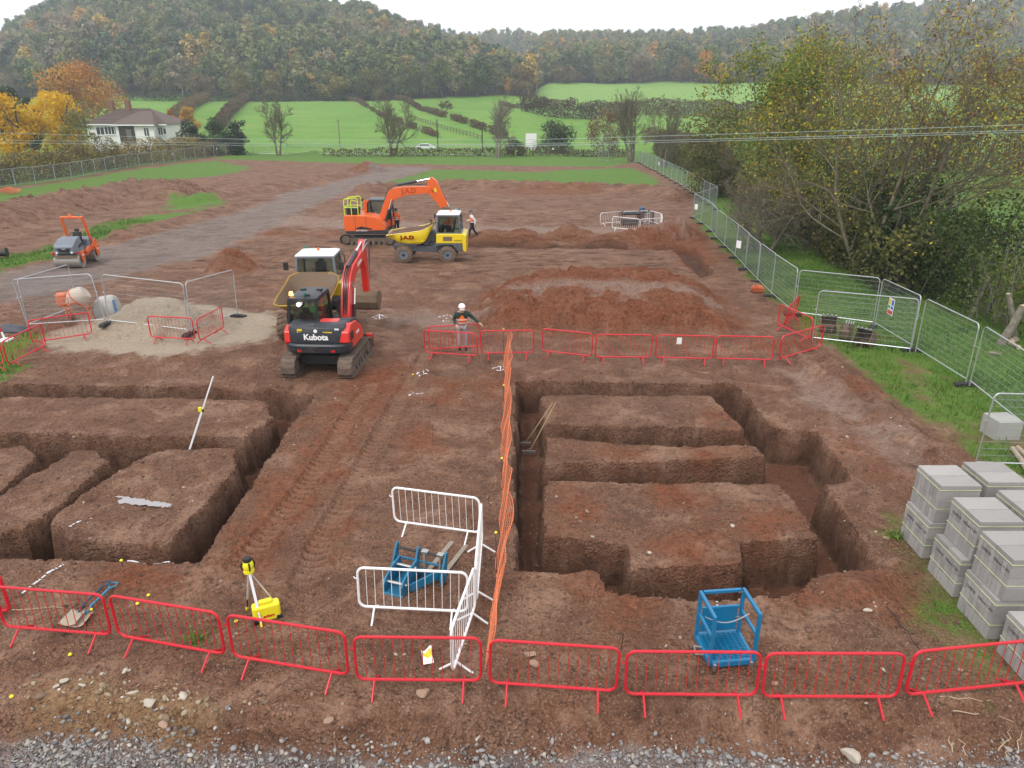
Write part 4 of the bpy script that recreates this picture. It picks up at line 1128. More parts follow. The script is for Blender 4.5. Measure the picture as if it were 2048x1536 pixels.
barrier(P_RED, (962, 706), (1068, 704), 'red barrier at the far end of the orange netting', gF)
barrier(P_RED, (1084, 701), (1184, 712), 'first red barrier right of the netting in the middle row', gF)
barrier(P_RED, (1189, 713), (1301, 715), 'second red barrier right of the netting, in front of the red heap', gF)
barrier(P_RED, (1310, 715), (1425, 717), 'middle row red barrier with a white notice tied to it', gF)
barrier(P_RED, (1430, 717), (1545, 719), 'last straight red barrier of the middle row', gF)
barrier(P_RED, (1551, 719), (1647, 692), 'red barrier angled back at the right end of the middle row', gF)
barrier(P_RED, (1622, 679), (1556, 648), 'red barrier beside the digger buckets, turned along the fence', gF)
barrier(P_RED, (1567, 650), (1590, 626), 'red barrier leaning end-on against the mesh fence', gF, tilt=6)
barrier(P_RED, (64, 684), (185, 667), 'red barrier tilted before the cement mixer', gF, tilt=-6)
barrier(P_RED, (15, 726), (92, 689), 'red barrier standing on the grass patch at left', gF)
barrier(P_RED, (-92, 764), (10, 729), 'red barrier cut by the left edge beside the grass patch', gF)
barrier(P_RED, (301, 669), (391, 678), 'red barrier facing front before the sand heap', gF)
barrier(P_RED, (399, 681), (448, 654), 'red barrier turned sideways right of the sand heap', gF)
gW = 'white barriers round the fork attachment'; gV = 'white barriers round the manhole shaft'
barrier(P_WHT, (789, 1042), (962, 1065), 'white barrier behind the blue fork attachment', gW)
barrier(P_WHT, (717, 1211), (935, 1224), 'white barrier in front of the blue fork attachment', gW)
barrier(P_WHT, (964, 1070), (953, 1205), 'white barrier seen end-on right of the fork attachment', gW)
barrier(P_WHT, (950, 1210), (905, 1344), 'white barrier seen end-on reaching the red front row', gW)
barrier(P_WHT, (1200, 447), (1243, 444), 'white barrier at back left of the manhole enclosure', gV)
barrier(P_WHT, (1246, 444), (1295, 442), 'white barrier at back middle of the manhole enclosure', gV)
barrier(P_WHT, (1298, 442), (1321, 448), 'white barrier at back right of the manhole enclosure', gV)
barrier(P_WHT, (1322, 449), (1323, 458), 'white barrier closing the right side of the manhole enclosure', gV)
barrier(P_WHT, (1223, 460), (1277, 460), 'white barrier at front left of the manhole enclosure', gV)
barrier(P_WHT, (1280, 460), (1321, 458), 'white barrier at front right of the manhole enclosure', gV)

# ---- mesh fence panels
def panel_proto():
    o = empty('mesh_fence', (0, 0, 0))
    fr = []
    r = .16
    pts = [(-1.72, 0, .0), (-1.72, 0, 1.0), (-1.72, 0, 1.95 - r)]
    for k in range(1, 7):
        a = math.radians(180 - 15 * k); pts.append((-1.72 + r + r * math.cos(a), 0, 1.95 - r + r * math.sin(a)))
    pts += [(-x, y, z) for x, y, z in pts[::-1]]
    MB().tube(pts, .021, 7).build('frame', GALV, o)
    MB().tube([(-1.72, 0, .17), (1.72, 0, .17)], .019, 6).build('lower_rail', GALV, o)
    V, F = [], []
    for z in np.linspace(.36, 1.80, 9):
        V.append((np.array([[-1.72, 0, z], [1.72, 0, z]]), np.array([.0042, .0042]), 4))
    for x in np.linspace(-1.68, 1.68, 72):
        V.append((np.array([[x, 0, .18], [x, 0, 1.92]]), np.array([.0014, .0014]), 3))
    v, f = tubes_np(V)
    tag(link_mesh('mesh_infill', np_mesh('mesh_infill', v, f), WIRE, o), kind='stuff')
    for s in (-1, 1):
        MB().box((s * 1.745, 0, 1.25), (.08, .05, .05)).build('clamp', GALV, o)
    return o
P_PAN = panel_proto()
fb = MB()
fb.prism([(-.36, 0), (.36, 0), (.33, .11), (.14, .135), (-.14, .135), (-.33, .11)], -.11, .11, 'XZ')
foot_me = None
def foot(p, rz, label, group):
    global foot_me
    if foot_me is None:
        o = fb.build('ballast_block', RUBBER, bevel=.015); foot_me = o
    else:
        o = foot_me.copy(); COL.objects.link(o)
    o.location = (p.x, p.y, gz(p.x, p.y) - .01); o.rotation_euler = (0, 0, rz)
    tag(o, label, 'ballast block', group)
pan_used = []
def panel(A, B, label, group, lean=0):
    if pan_used: o = copy_tree(P_PAN)
    else: o = P_PAN; pan_used.append(1)
    za, zb = gz(A.x, A.y), gz(B.x, B.y)
    d = B - A; L = math.hypot(d.x, d.y)
    o.location = ((A.x + B.x) / 2, (A.y + B.y) / 2, (za + zb) / 2 + .06)
    o.rotation_euler = (math.radians(lean), -math.atan2(zb - za, L), math.atan2(d.y, d.x))
    o.scale = (L / 3.5, 1, 1)
    tag(o, label, 'fence', group)
    return o
ORD = 'first second third fourth fifth sixth seventh eighth ninth tenth eleventh twelfth thirteenth fourteenth fifteenth sixteenth seventeenth eighteenth nineteenth twentieth'.split() + ['twenty-' + q for q in 'first second third fourth fifth sixth seventh eighth ninth'.split()]
def run(pts, label, group, foot_label, feet=True, n=None, seed=3, end='far'):
    rng = random.Random(seed)
    P = [Vector((q.x, q.y, 0)) for q in pts]
    cum = [0]
    for i in range(len(P) - 1): cum.append(cum[-1] + (P[i + 1] - P[i]).length)
    L = cum[-1]; n = n or max(1, round(L / 3.5))
    def pos(s):
        for i in range(len(P) - 1):
            if s <= cum[i + 1] + 1e-6: return P[i].lerp(P[i + 1], (s - cum[i]) / (cum[i + 1] - cum[i]))
        return P[-1]
    J = [pos(L * k / n) + Vector((rng.uniform(-.08, .08), rng.uniform(-.08, .08), 0)) for k in range(n + 1)]
    for k in range(n):
        panel(J[k], J[k + 1], label + (', %s from its %s end' % (ORD[k], end) if n > 1 else ''), group, rng.uniform(-1.5, 1.5))
    if feet:
        for k in range(n + 1):
            d = J[min(k + 1, n)] - J[max(k - 1, 0)]
            foot(J[k], math.atan2(d.y, d.x) + PI / 2, foot_label + ', %s from the %s end' % (ORD[k], end), group + ' feet')
    return n
LF = [Vector((FENCE_L[0].x + dl.x * .12, FENCE_L[0].y + dl.y * .12, 0))] + FENCE_L
run(LF, 'mesh panel of the fence along the left hedge', 'left fence run', 'black rubber foot under the left mesh fence', feet=False, end='left')
run([g(472, 309), g(683, 310), g(1000, 312), g(1190, 312)], 'mesh panel of the fence along the back', 'back fence run', 'rubber foot under back fence', feet=False, end='left')
run([g(1190, 312), g(1250, 312)], 'mesh fence panel behind the far corner gate', 'far corner panels', '', feet=False, end='left')
run([g(1197, 322), g(1217, 324)], 'single short mesh panel standing open at the far corner gate', 'far corner gate', '', feet=False, n=1)
run([g(1252, 324), g(1278, 326)], 'mesh panel closing the far right corner beside the hedge', 'far corner closing panel', '', feet=False, n=1)
run([g(1278, 326), g(1326, 352), g(1380, 384), g(1432, 421)], 'mesh panel of the far right fence run', 'far right fence run', 'black rubber foot under the far right fence')
run([g(1433, 420), g(1386, 438)], 'mesh panel turned across where the right fence steps inwards', 'fence step panel', '', feet=False, n=1)
run([g(1386, 438), g(1420, 465), g(1464, 516), g(1543, 597), g(1585, 632)], 'mesh panel of the near right fence run', 'near right fence run', 'black rubber foot under the near right fence')
def one(a, b, label, feet='', gp=None):
    A, B = g(*a), g(*b)
    d = B - A; L = math.hypot(d.x, d.y)
    panel(A, B, label, gp or 'single mesh panels')
    if feet: foot(B, math.atan2(d.y, d.x) + PI / 2, feet, 'single feet')
one((1587, 633), (1746, 655), 'mesh panel facing front on the grass behind the digger buckets', 'rubber foot at the right end of the panel behind the buckets')
one((1748, 656), (1822, 703), 'mesh panel with the coloured safety sign', 'rubber foot under the corner right of the safety sign')
one((1829, 708), (1930, 775), 'mesh panel right of the safety sign panel', 'rubber foot left of the grey concrete box run, on grass')
one((1936, 778), (2052, 872), 'mesh panel at the right edge behind the concrete box')
one((1623, 684), (1820, 710), 'loose mesh panel standing in front of the digger buckets')
one((1943, 948), (2150, 952), 'mesh panel right behind the grey block stacks')
one((57, 661), (218, 668), 'mesh panel in front of the cement mixer', 'long black foot between the mixer and the sand heap')
one((221, 668), (380, 676), 'mesh panel in front of the sand heap', 'black foot at the corner of the sand enclosure')
one((384, 675), (477, 635), 'mesh panel on the right side of the sand heap', 'black foot at the right end of the sand enclosure')
one((58, 661), (158, 625), 'mesh panel on the left side behind the cement mixer')

# notices on the fences
SIGNW = plain('white_notice', (.82, .82, .80), .6)
def notice(px, py, p_fence, w_, h_, label, rz):
    m = MB().box((0, -.035, 0), (w_, .006, h_)); o = m.build('notice', SIGNW)
    o.location = p_fence; o.rotation_euler = (0, 0, rz); tag(o, label, 'notice', 'white notices on the fences')
for px, lab in ((85, 'white notice on the left fence, nearest the left edge'), (229, 'white notice on the left fence below the house'), (347, 'white notice on the left fence before the dark bushes'), (435, 'white notice on the left fence near the back corner')):
    A = np.array([[p.x, p.y] for p in FENCE_L]); pxs = [0, 137, 246, 359, 420, 472]
    x = np.interp(px, pxs, A[:, 0]); y = np.interp(px, pxs, A[:, 1])
    notice(px, 0, (x + .05, y - .05, gz(x, y) + 1.3), .35, .45, lab, math.atan2(-dl.y, -dl.x) if False else -.9)
for px, lab in ((560, 'white notice on the back fence below the leftmost bare tree'), (774, 'white notice on the back fence left of the parked car'), (945, 'white notice on the back fence below the fanned bare tree'), (1106, 'white notice on the back fence right of the white board')):
    p = g(px, 311); notice(px, 0, (p.x, p.y - .06, gz(p.x, p.y) + 1.2), .45, .4, lab, 0)
for (px, py), lab in (((1318, 345), 'white notice on the far right fence, farthest away'), ((1402, 397), 'white notice on the far right fence before the step'), ((1392, 444), 'white notice on the near right fence just after the step'), ((1476, 530), 'white notice on the near right fence beside the trench end')):
    p = g(px, py); notice(px, 0, (p.x - .08, p.y - .02, gz(p.x, p.y) + 1.15), .3, .42, lab, -.9)
# safety sign
p = (g(1748, 656) * .65 + g(1822, 703) * .35); d = g(1822, 703) - g(1748, 656)
sg = empty('safety_sign', (p.x, p.y, gz(p.x, p.y) + 1.15), math.atan2(d.y, d.x), 'small safety sign with yellow, blue and red fields on the mesh panel', 'sign')
MB().box((0, -.034, 0), (.46, .006, .62)).build('board', SIGNW, sg)
for k, (cx, cz, w_, h_, c) in enumerate(((-.12, .17, .17, .2, (.75, .55, .02)), (.11, .17, .17, .2, (.02, .12, .5)), (-.12, -.03, .17, .12, (.02, .35, .12)), (.11, -.03, .17, .12, (.03, .15, .5)), (0, -.21, .40, .14, (.6, .03, .03)))):
    MB().box((cx, -.0395, cz), (w_, .004, h_)).build('sign_field', plain('sign_%d' % k, c, .5), sg)
# ================================================================ plant machinery
ORANGE = paint('machine_orange', (.74, .115, .010), .4, dirt=.24, coat=.3)
KRED = paint('machine_red', (.64, .026, .016), .36, dirt=.20, coat=.35)
YELLOW = paint('dumper_yellow', (.78, .58, .008), .4, dirt=.22, coat=.2)
DGREY = paint('machine_dark_grey', (.022, .026, .034), .42, dirt=.26, mud=(.15, .105, .08))
MGREY = paint('machine_mid_grey', (.085, .095, .11), .45, dirt=.18)
LGREY = paint('hood_grey', (.15, .175, .21), .45, dirt=.10)
BLACK = paint('machine_black', (.012, .012, .013), .5, dirt=.12)
WHITE = paint('cab_white', (.74, .75, .76), .4, dirt=.08, mud=(.4, .36, .32))
TYRE = paint('muddy_tyre', (.10, .072, .055), .9, dirt=.65, mud=(.25, .165, .11), scale=4, bump=.03)
TRACKM = paint('muddy_track', (.10, .075, .058), .85, dirt=.5, mud=(.235, .165, .12), scale=5, bump=.03)
STEEL = paint('worn_steel', (.42, .42, .41), .38, metal=.85, dirt=.15)
CHROME = plain('ram_chrome', (.75, .76, .78), .12, 1.0)
RUST = paint('skip_inside', (.15, .075, .024), .6, dirt=.75, mud=(.18, .155, .13), scale=1.6)
BUCKETM = paint('bucket_steel', (.13, .085, .052), .65, metal=.15, dirt=.5, mud=(.25, .17, .105), scale=2.5)
SOILM = paint('loaded_soil', (.10, .052, .034), .95, dirt=.5, mud=(.17, .10, .068), scale=6, bump=.08)
GLASS = glass('cab_glass')
LAMP_A = plain('beacon_amber', (.85, .16, .02), .3)
LAMP_ON = plain('beacon_lit', (1.0, .45, .08), .3, emit=6)
LAMP_W = plain('lamp_lit', (1.0, .93, .80), .3, emit=9)
GREENM = plain('beacon_green', (.01, .16, .09), .3)
HIVIZ_Y = plain('rail_lime', (.62, .80, .02), .45)
YLAB = plain('label_yellow', (.78, .58, .01), .5)
REDLAMP = plain('lamp_red', (.5, .01, .015), .3)

def text(body, size, mat, parent, loc, rot, name='lettering', depth=.004, bold=0.0, shear=0.0):
    c = bpy.data.curves.new(name, 'FONT'); c.body = body; c.size = size; c.align_x = 'CENTER'; c.align_y = 'CENTER'; c.extrude = depth; c.offset = bold; c.shear = shear
    t = bpy.data.objects.new(name, c); COL.objects.link(t)
    dg = bpy.context.evaluated_depsgraph_get(); me = bpy.data.meshes.new_from_object(t.evaluated_get(dg)); bpy.data.objects.remove(t)
    o = bpy.data.objects.new(name, me); COL.objects.link(o); me.materials.clear(); me.materials.append(mat)
    o.parent = parent; o.location = loc; o.rotation_euler = rot
    return o
def stadium(L, H, n=11):
    """closed side outline of a track: length L, height H, as (x, z, nx, nz, s)"""
    r = H / 2; a = L / 2 - r; pts = []
    for k in range(n + 1):
        t = PI / 2 - PI * k / n; pts.append((a + r * math.cos(t), r + r * math.sin(t)))
    for k in range(n + 1):
        t = -PI / 2 - PI * k / n; pts.append((-a + r * math.cos(t), r + r * math.sin(t)))
    return pts
def crawler(parent, y0, L, H, W, name='track', nlug=40, lug=.035, sag=0.0):
    """one track: belt with lugs, sprocket, idler, rollers and side frame as sub-parts"""
    P = stadium(L, H)
    per = []; n = len(P); tot = 0
    for i in range(n):
        j = (i + 1) % n; d = math.hypot(P[j][0] - P[i][0], P[j][1] - P[i][1]); per.append((tot, d)); tot += d
    m = MB(); th = .05
    rings = []
    for i in range(n):
        x, z = P[i]; cx = max(-(L / 2 - H / 2), min(L / 2 - H / 2, x)); dx, dz = x - cx, z - H / 2
        q = math.hypot(dx, dz) or 1; nx, nz = dx / q, dz / q
        rings.append([(x, y0 - W / 2, z), (x, y0 + W / 2, z), (x - nx * th, y0 + W / 2, z - nz * th), (x - nx * th, y0 - W / 2, z - nz * th)])
    rings.append(rings[0]); m.loft(rings, caps=False)
    for k in range(nlug):
        s = tot * k / nlug
        for i in range(n):
            if per[i][0] <= s <= per[i][0] + per[i][1]:
                f = (s - per[i][0]) / per[i][1]; j = (i + 1) % n
                x = P[i][0] + (P[j][0] - P[i][0]) * f; z = P[i][1] + (P[j][1] - P[i][1]) * f
                tx, tz = (P[j][0] - P[i][0]) / per[i][1], (P[j][1] - P[i][1]) / per[i][1]
                for sgn in (-1, 1):
                    m.bar((x, y0 + sgn * .02, z), (x + tx * .05 * (1), y0 + sgn * W * .49, z + tz * .05), .055, lug, up=(-tz, 0, tx))
                break
    b = m.build(name, TRACKM, parent)
    fr = MB().box((0, y0, H * .48), (L * .72, W * .55, H * .34)); fr.build('track_frame', TRACKM, b, bevel=.02)
    for x in (-(L / 2 - H / 2), (L / 2 - H / 2)):
        w_ = MB().lathe([(.04, -W * .42), (H * .33, -W * .42), (H * .40, -W * .2), (H * .40, W * .2), (H * .33, W * .42), (.04, W * .42)], (x, y0, H / 2), 'Y', 18)
        w_.build('idler_wheel', TRACKM, b)
    k = int(L / .45)
    for i in range(1, k):
        x = -(L / 2 - H / 2) + (L - H) * i / k
        MB().lathe([(.03, -W * .35), (H * .16, -W * .35), (H * .16, W * .35), (.03, W * .35)], (x, y0, H * .22), 'Y', 12).build('roller', TRACKM, b)
    return b
def plate(m, prof, y, th):
    """thin side plate from an outline in x,z"""
    m.prism(prof, y - th / 2, y + th / 2, 'XZ')
def ram(parent, a, b, r, split=.55, name='ram', body=DGREY):
    a, b = Vector(a), Vector(b); c = a.lerp(b, split)
    o = MB().cyl(a, c, r, 12).build(name, body, parent)
    MB().cyl(c, b, r * .55, 10).build('ram_rod', CHROME, o)
    return o
def hose(parent, pts, r=.018, mat=None):
    P = smooth_line(pts, 6); return MB().tube([tuple(p) for p in P], r, 6).build('hose', mat or BLACK, parent)
def bucket(parent, width, R, loc, ang, mat=BUCKETM, name='bucket', teeth=4):
    """curved digging bucket; outline in x,z about its hinge, rotated by ang"""
    prof = [(.0, .0), (R * .55, .05), (R * .98, -.18 * R), (R * 1.12, -.62 * R), (R * .92, -1.02 * R), (R * .45, -1.22 * R), (-R * .15, -1.18 * R)]
    ca, sa = math.cos(ang), math.sin(ang)
    tr = lambda x, z: (loc[0] + x * ca - z * sa, loc[2] + x * sa + z * ca)
    outer = [tr(*p) for p in prof]; inner = [tr(p[0] * .93 + .01, p[1] * .95 - .03) for p in prof]
    m = MB(); y = loc[1]
    n = len(outer); vs = []; fs = []
    for q in (outer, inner):
        for yy in (y - width / 2, y + width / 2):
            vs += [(a, yy, b) for a, b in q]
    for i in range(n - 1):
        fs += [(i, i + 1, n + i + 1, n + i), (2 * n + i, 3 * n + i, 3 * n + i + 1, 2 * n + i + 1)]
    m.add(vs, fs)
    o = m.build(name, mat, parent)
    for s in (-1, 1):
        sm = MB(); plate(sm, outer, y + s * (width / 2 - .012), .025); sm.build('side_plate', mat, o)
    tip = outer[-1]
    d = Vector((outer[-1][0] - outer[-2][0], 0, outer[-1][1] - outer[-2][1])).normalized()
    MB().bar((tip[0] - d.x * .1, y, tip[1] - d.z * .1), (tip[0] + d.x * .02, y, tip[1] + d.z * .02), width, .03, up=(0, 1, 0)).build('cutting_edge', STEEL, o) if False else MB().box((tip[0], y, tip[1]), (.05, width, .035)).build('cutting_edge', STEEL, o)
    for k in range(teeth):
        yy = y - width / 2 + width * (k + .5) / teeth
        MB().bar((tip[0], yy, tip[1]), (tip[0] + d.x * .13, yy, tip[1] + d.z * .13), .06, .035, up=(0, 1, 0)).build('tooth', STEEL, o)
    return o
def wheel(parent, c, R, W, side, rim=LGREY, lugs=14):
    """big lugged tyre with dished rim; axis along y"""
    x, y, z = c
    t = MB().lathe([(R * .52, -W / 2), (R * .80, -W / 2), (R * .94, -W * .42), (R * .965, -W * .2), (R * .965, W * .2), (R * .94, W * .42), (R * .80, W / 2), (R * .52, W / 2)], c, 'Y', 26, caps=False)
    for k in range(lugs * 2):
        a = 2 * PI * k / (lugs * 2); s = 1 if k % 2 else -1
        p0 = (x + R * .97 * math.sin(a), y + s * W * .02, z + R * .97 * math.cos(a)); a2 = a + .16
        p1 = (x + R * .96 * math.sin(a2), y + s * W * .47, z + R * .96 * math.cos(a2))
        t.bar(p0, p1, .075, .06, up=(math.sin(a), 0, math.cos(a)))
    o = t.build('wheel', TYRE, parent)
    s = side
    MB().lathe([(.05, 0), (R * .22, 0), (R * .26, -.05), (R * .44, -.10), (R * .50, .0), (R * .53, .01)] if s > 0 else [(.05, 0), (R * .22, 0), (R * .26, .05), (R * .44, .10), (R * .50, .0), (R * .53, -.01)], (x, y + s * W * .36, z), 'Y', 22).build('rim', rim, o)
    MB().lathe([(.02, -.05), (R * .17, -.05), (R * .17, .05), (R * .1, .08), (.02, .08)] if s > 0 else [(.02, .05), (R * .17, .05), (R * .17, -.05), (R * .1, -.08), (.02, -.08)], (x, y + s * W * .36, z), 'Y', 16).build('hub', DGREY, o)
    return o
def cab(parent, x0, x1, y0, y1, z0, z1, frame_mat, roof_mat, post=.07, taper=.08, low=.0, lowmat=None, arch=0.0, roof_over=.03):
    """glazed cab: four posts, roof, sill, panes; low = height of solid lower panels"""
    c = MB()
    T = taper
    bot = [(x0, y0), (x1, y0), (x1, y1), (x0, y1)]; top = [(x0 + T, y0 + T * .6), (x1 - T * .8, y0 + T * .6), (x1 - T * .8, y1 - T * .6), (x0 + T, y1 - T * .6)]
    for (a, b), (e, f) in zip(bot, top):
        c.bar((a, b, z0), (e, f, z1 - .04), post, post, up=(0, 1, 0))
    for q, z in ((bot, z0 + .03), (top, z1 - .06)):
        for i in range(4):
            c.bar((*q[i], z), (*q[(i + 1) % 4], z), post, post * .9)
    if low:
        for i in range(4):
            f = low / (z1 - z0)
            qa = [(bot[i][0] + (top[i][0] - bot[i][0]) * f, bot[i][1] + (top[i][1] - bot[i][1]) * f) for i in range(4)]
        for i in range(4):
            c.bar((*qa[i], z0 + low), (*qa[(i + 1) % 4], z0 + low), post * .8, post * .8)
    fo = c.build('cab_frame', frame_mat, parent, bevel=.012)
    r = MB().loft([[(top[0][0] - roof_over, top[0][1] - roof_over, z1 - .03), (top[1][0] + roof_over, top[1][1] - roof_over, z1 - .03), (top[2][0] + roof_over, top[2][1] + roof_over, z1 - .03), (top[3][0] - roof_over, top[3][1] + roof_over, z1 - .03)],
                   [(top[0][0] - roof_over, top[0][1] - roof_over, z1 + .03), (top[1][0] + roof_over, top[1][1] - roof_over, z1 + .03), (top[2][0] + roof_over, top[2][1] + roof_over, z1 + .03), (top[3][0] - roof_over, top[3][1] + roof_over, z1 + .03)],
                   [(top[0][0] + .1, top[0][1] + .1, z1 + .09), (top[1][0] - .1, top[1][1] + .1, z1 + .09), (top[2][0] - .1, top[2][1] - .1, z1 + .09), (top[3][0] + .1, top[3][1] - .1, z1 + .09)]])
    ro = r.build('cab_roof', roof_mat, parent, bevel=.02)
    for i in range(4):
        j = (i + 1) % 4
        g_ = MB(); zb = z0 + low
        f = low / (z1 - z0); lerp = lambda a, b: (a[0] + (b[0] - a[0]) * f, a[1] + (b[1] - a[1]) * f)
        A, B = lerp(bot[i], top[i]), lerp(bot[j], top[j])
        g_.add([(*A, zb), (*B, zb), (*top[j], z1 - .06), (*top[i], z1 - .06)], [(0, 1, 2, 3)])
        g_.build('window', GLASS, parent)
        if low and lowmat is not None:
            MB().bar(((bot[i][0] + A[0]) / 2, (bot[i][1] + A[1]) / 2, z0 + low / 2), ((bot[j][0] + B[0]) / 2, (bot[j][1] + B[1]) / 2, z0 + low / 2), .04, low).build('cab_panel', lowmat, parent)
    return fo, ro
def seat(parent, x, y, z, mat=None, s=1.0):
    m = MB().box((x, y, z + .05), (.48, .48, .12)); m.box((x - .24, y, z + .38), (.12, .46, .62), (0, -.15, 0)); m.box((x - .31, y, z + .78), (.09, .26, .18), (0, -.15, 0))
    return m.build('seat', mat or BLACK, parent, bevel=.04)
def steering(parent, x, y, z):
    m = MB().tube([(x + .19 * math.cos(a) * .8, y + .19 * math.sin(a), z + .1 * math.cos(a) * -1) for a in np.linspace(0, 2 * PI, 17)[:-1]], .016, 6, closed=True)
    m.cyl((x, y, z), (x + .14, y, z - .45), .025, 8); m.bar((x, y - .18, z), (x, y + .18, z), .03, .015)
    return m.build('steering_wheel', BLACK, parent)
def beacon(parent, p, mat, r=.055, h=.11):
    o = MB().lathe([(r * 1.15, 0), (r * 1.15, .02), (r, .025), (r * .95, h * .8), (r * .5, h)], p, 'Z', 12).build('beacon', mat, parent)
    return o

# ---------------------------------------------------------------- red compact excavator
def red_excavator():
    p = g(638, 757); loc = Vector((p.x, p.y + 1.42, gz(p.x, p.y + 1.4)))
    o = empty('excavator', loc, PI / 2 - .05, 'red and black tracked excavator with its back to the camera', 'excavator')
    for s in (-1, 1): crawler(o, s * .93, 2.86, .68, .46, nlug=34)
    MB().box((0, 0, .45), (1.5, 1.45, .34)).box((0, 0, .66), (.95, .95, .22)).build('undercarriage', BLACK, o, bevel=.03)
    # dozer blade
    bl = MB(); bl.prism([(1.85, .08), (1.93, .06), (1.90, .32), (1.93, .60), (1.83, .58), (1.80, .32)], -1.12, 1.12, 'XZ'); b = bl.build('dozer_blade', BUCKETM, o, bevel=.01)
    for s in (-1, 1): MB().bar((.7, s * .45, .42), (1.84, s * .55, .3), .1, .14).build('blade_arm', DGREY, b)
    MB().box((1.76, -1.0, .52), (.16, .2, .18)).build('blade_end', KRED, b, bevel=.02)
    # house
    def plan(sx, sy, x_front, n=14):
        pts = []
        for k in range(n + 1):
            a = math.radians(90 + 180 * k / n); c, s_ = math.cos(a), math.sin(a)
            pts.append((-.55 + sx * math.copysign(abs(c) ** .62, c), sy * math.copysign(abs(s_) ** .42, s_)))
        return pts + [(x_front, -sy), (x_front, sy)]
    rings = []
    for sx, sy, z in ((.58, 1.00, .80), (.66, 1.06, .86), (.68, 1.07, 1.08), (.63, 1.04, 1.14)):
        rings.append([(x, y, z) for x, y in plan(sx, sy, -.30)])
    MB().loft(rings).build('counterweight', DGREY, o, bevel=.012)
    rings = []
    for sx, sy, z in ((.60, .99, 1.14), (.61, 1.00, 1.5), (.55, .97, 1.66), (.40, .90, 1.74)):
        rings.append([(x, y, z) for x, y in plan(sx, sy, -.35)])
    bon = MB().loft(rings).build('rear_bonnet', DGREY, o, bevel=.015)
    text('Kubota', .27, plain('white_letters', (.85, .85, .85), .5), o, (-1.168, -.02, 1.37), (PI / 2, 0, -PI / 2), bold=.008)
    em = MB().lathe([(.01, 0), (.06, 0), (.06, .006), (.01, .006)], (-1.166, -.02, 1.58), 'X', 14); em.build('emblem', plain('white_letters', (.85, .85, .85), .5), o)
    for y_, z_, w_, h_ in ((.50, 1.60, .16, .06), (.52, 1.49, .13, .11), (-.40, 1.50, .30, .10)):
        MB().box((-1.158 + abs(y_) * .06, y_, z_), (.02, w_, h_)).build('warning_label', YLAB, o)
    MB().box((-1.10, -.70, 1.63), (.03, .14, .05)).build('white_label', WHITE, o)
    for s in (-1, 1):
        m = MB()
        m.bar((-1.06, s * .66, 1.26), (-1.0, s * .86, 1.40), .05, .10); m.bar((-1.06, s * .66, 1.26), (-1.02, s * .84, 1.16), .05, .08)
        m.build('tail_lamp', REDLAMP, o, bevel=.01)
        MB().box((-1.18, s * .55, .92), (.06, .14, .09)).build('reflector', REDLAMP, o, bevel=.01)
        MB().box((-1.19, s * .72, .94), (.05, .12, .10)).build('tow_recess', BLACK, o, bevel=.01)
    MB().box((-1.215, .0, .99), (.03, .16, .12)).build('tow_eye', BLACK, o, bevel=.01)
    sd_ = MB(); sd_.prism([(-1.10, 1.16), (-1.06, 1.52), (-.70, 1.72), (-.05, 1.64), (.55, 1.32), (.78, 1.02), (.70, .84), (-.62, .84), (-.72, 1.12)], -1.075, -.74, 'XZ')
    side = sd_.build('side_cover', KRED, o, bevel=.05, seg=3)
    MB().box((-.74, -1.08, 1.33), (.36, .02, .28)).build('vent_grille', BLACK, o, bevel=.01)
    tx = text('KX080', .12, plain('white_letters', (.85, .85, .85), .5), o, (-.02, -1.078, 1.24), (PI / 2, 0, 0), bold=.004, shear=.2)
    MB().prism([(-.55, 1.66), (-.30, 1.78), (.35, 1.62), (.95, 1.18), (.95, .95), (.45, 1.0)], -.98, -.55, 'XZ').build('tank_cover', DGREY, o, bevel=.06, seg=3)
    MB().prism([(-.95, 1.66), (-.5, 1.77), (-.3, 1.77), (-.25, 1.62)], -.62, .0, 'XZ').build('hood_top', KRED, o, bevel=.03)
    MB().box((.25, 0, .86), (1.5, 2.0, .14)).build('deck', DGREY, o, bevel=.02)
    MB().prism([(-.80, .86), (-1.06, 1.16), (-1.02, 1.5), (-.70, 1.66), (-.30, 1.55), (-.30, .86)], .86, 1.07, 'XZ').build('left_cover', KRED, o, bevel=.04)
    # cab on the left
    cab(o, -.62, .92, .02, 1.03, .93, 2.46, BLACK, DGREY, post=.085, taper=.10, low=.42, lowmat=BLACK)
    seat(o, .02, .52, 1.25)
    MB().box((.62, .52, 1.45), (.18, .5, .5)).build('dashboard', BLACK, o, bevel=.03)
    for y_ in (.28, .78): MB().tube([(.3, y_, 1.35), (.36, y_, 1.75)], .02, 6).build('joystick', BLACK, o)
    beacon(o, (-.42, .90, 2.56), LAMP_ON, .06, .12); beacon(o, (-.38, .45, 2.56), GREENM, .05, .10)
    MB().box((-.56, .30, 2.60), (.07, .12, .08)).build('work_lamp', BLACK, o, bevel=.01)
    MB().sphere((-.63, .62, 2.30), .06, 10, 8).build('work_lamp', LAMP_W, o)
    for y_ in (.2, .75): MB().box((.35, y_, 2.56), (.12, .18, .06)).build('roof_handle', BLACK, o)
    MB().tube([(-.52, 1.03, 1.2), (-.56, 1.06, 1.9), (-.5, 1.0, 2.3)], .018, 6).build('grab_rail', BLACK, o)
    MB().box((1.02, -.12, 1.9), (.05, .16, .24)).build('mirror', BLACK, o, bevel=.02)
    # boom, arm, bucket: a plane 0.4 m right of the middle
    yb = -.42
    MB().box((.98, yb, 1.0), (.36, .36, .5)).build('swing_bracket', KRED, o, bevel=.04)
    zs = lambda q: [(x, 1 + (z - 1) * .86) if z > 1 else (x, z) for x, z in q]
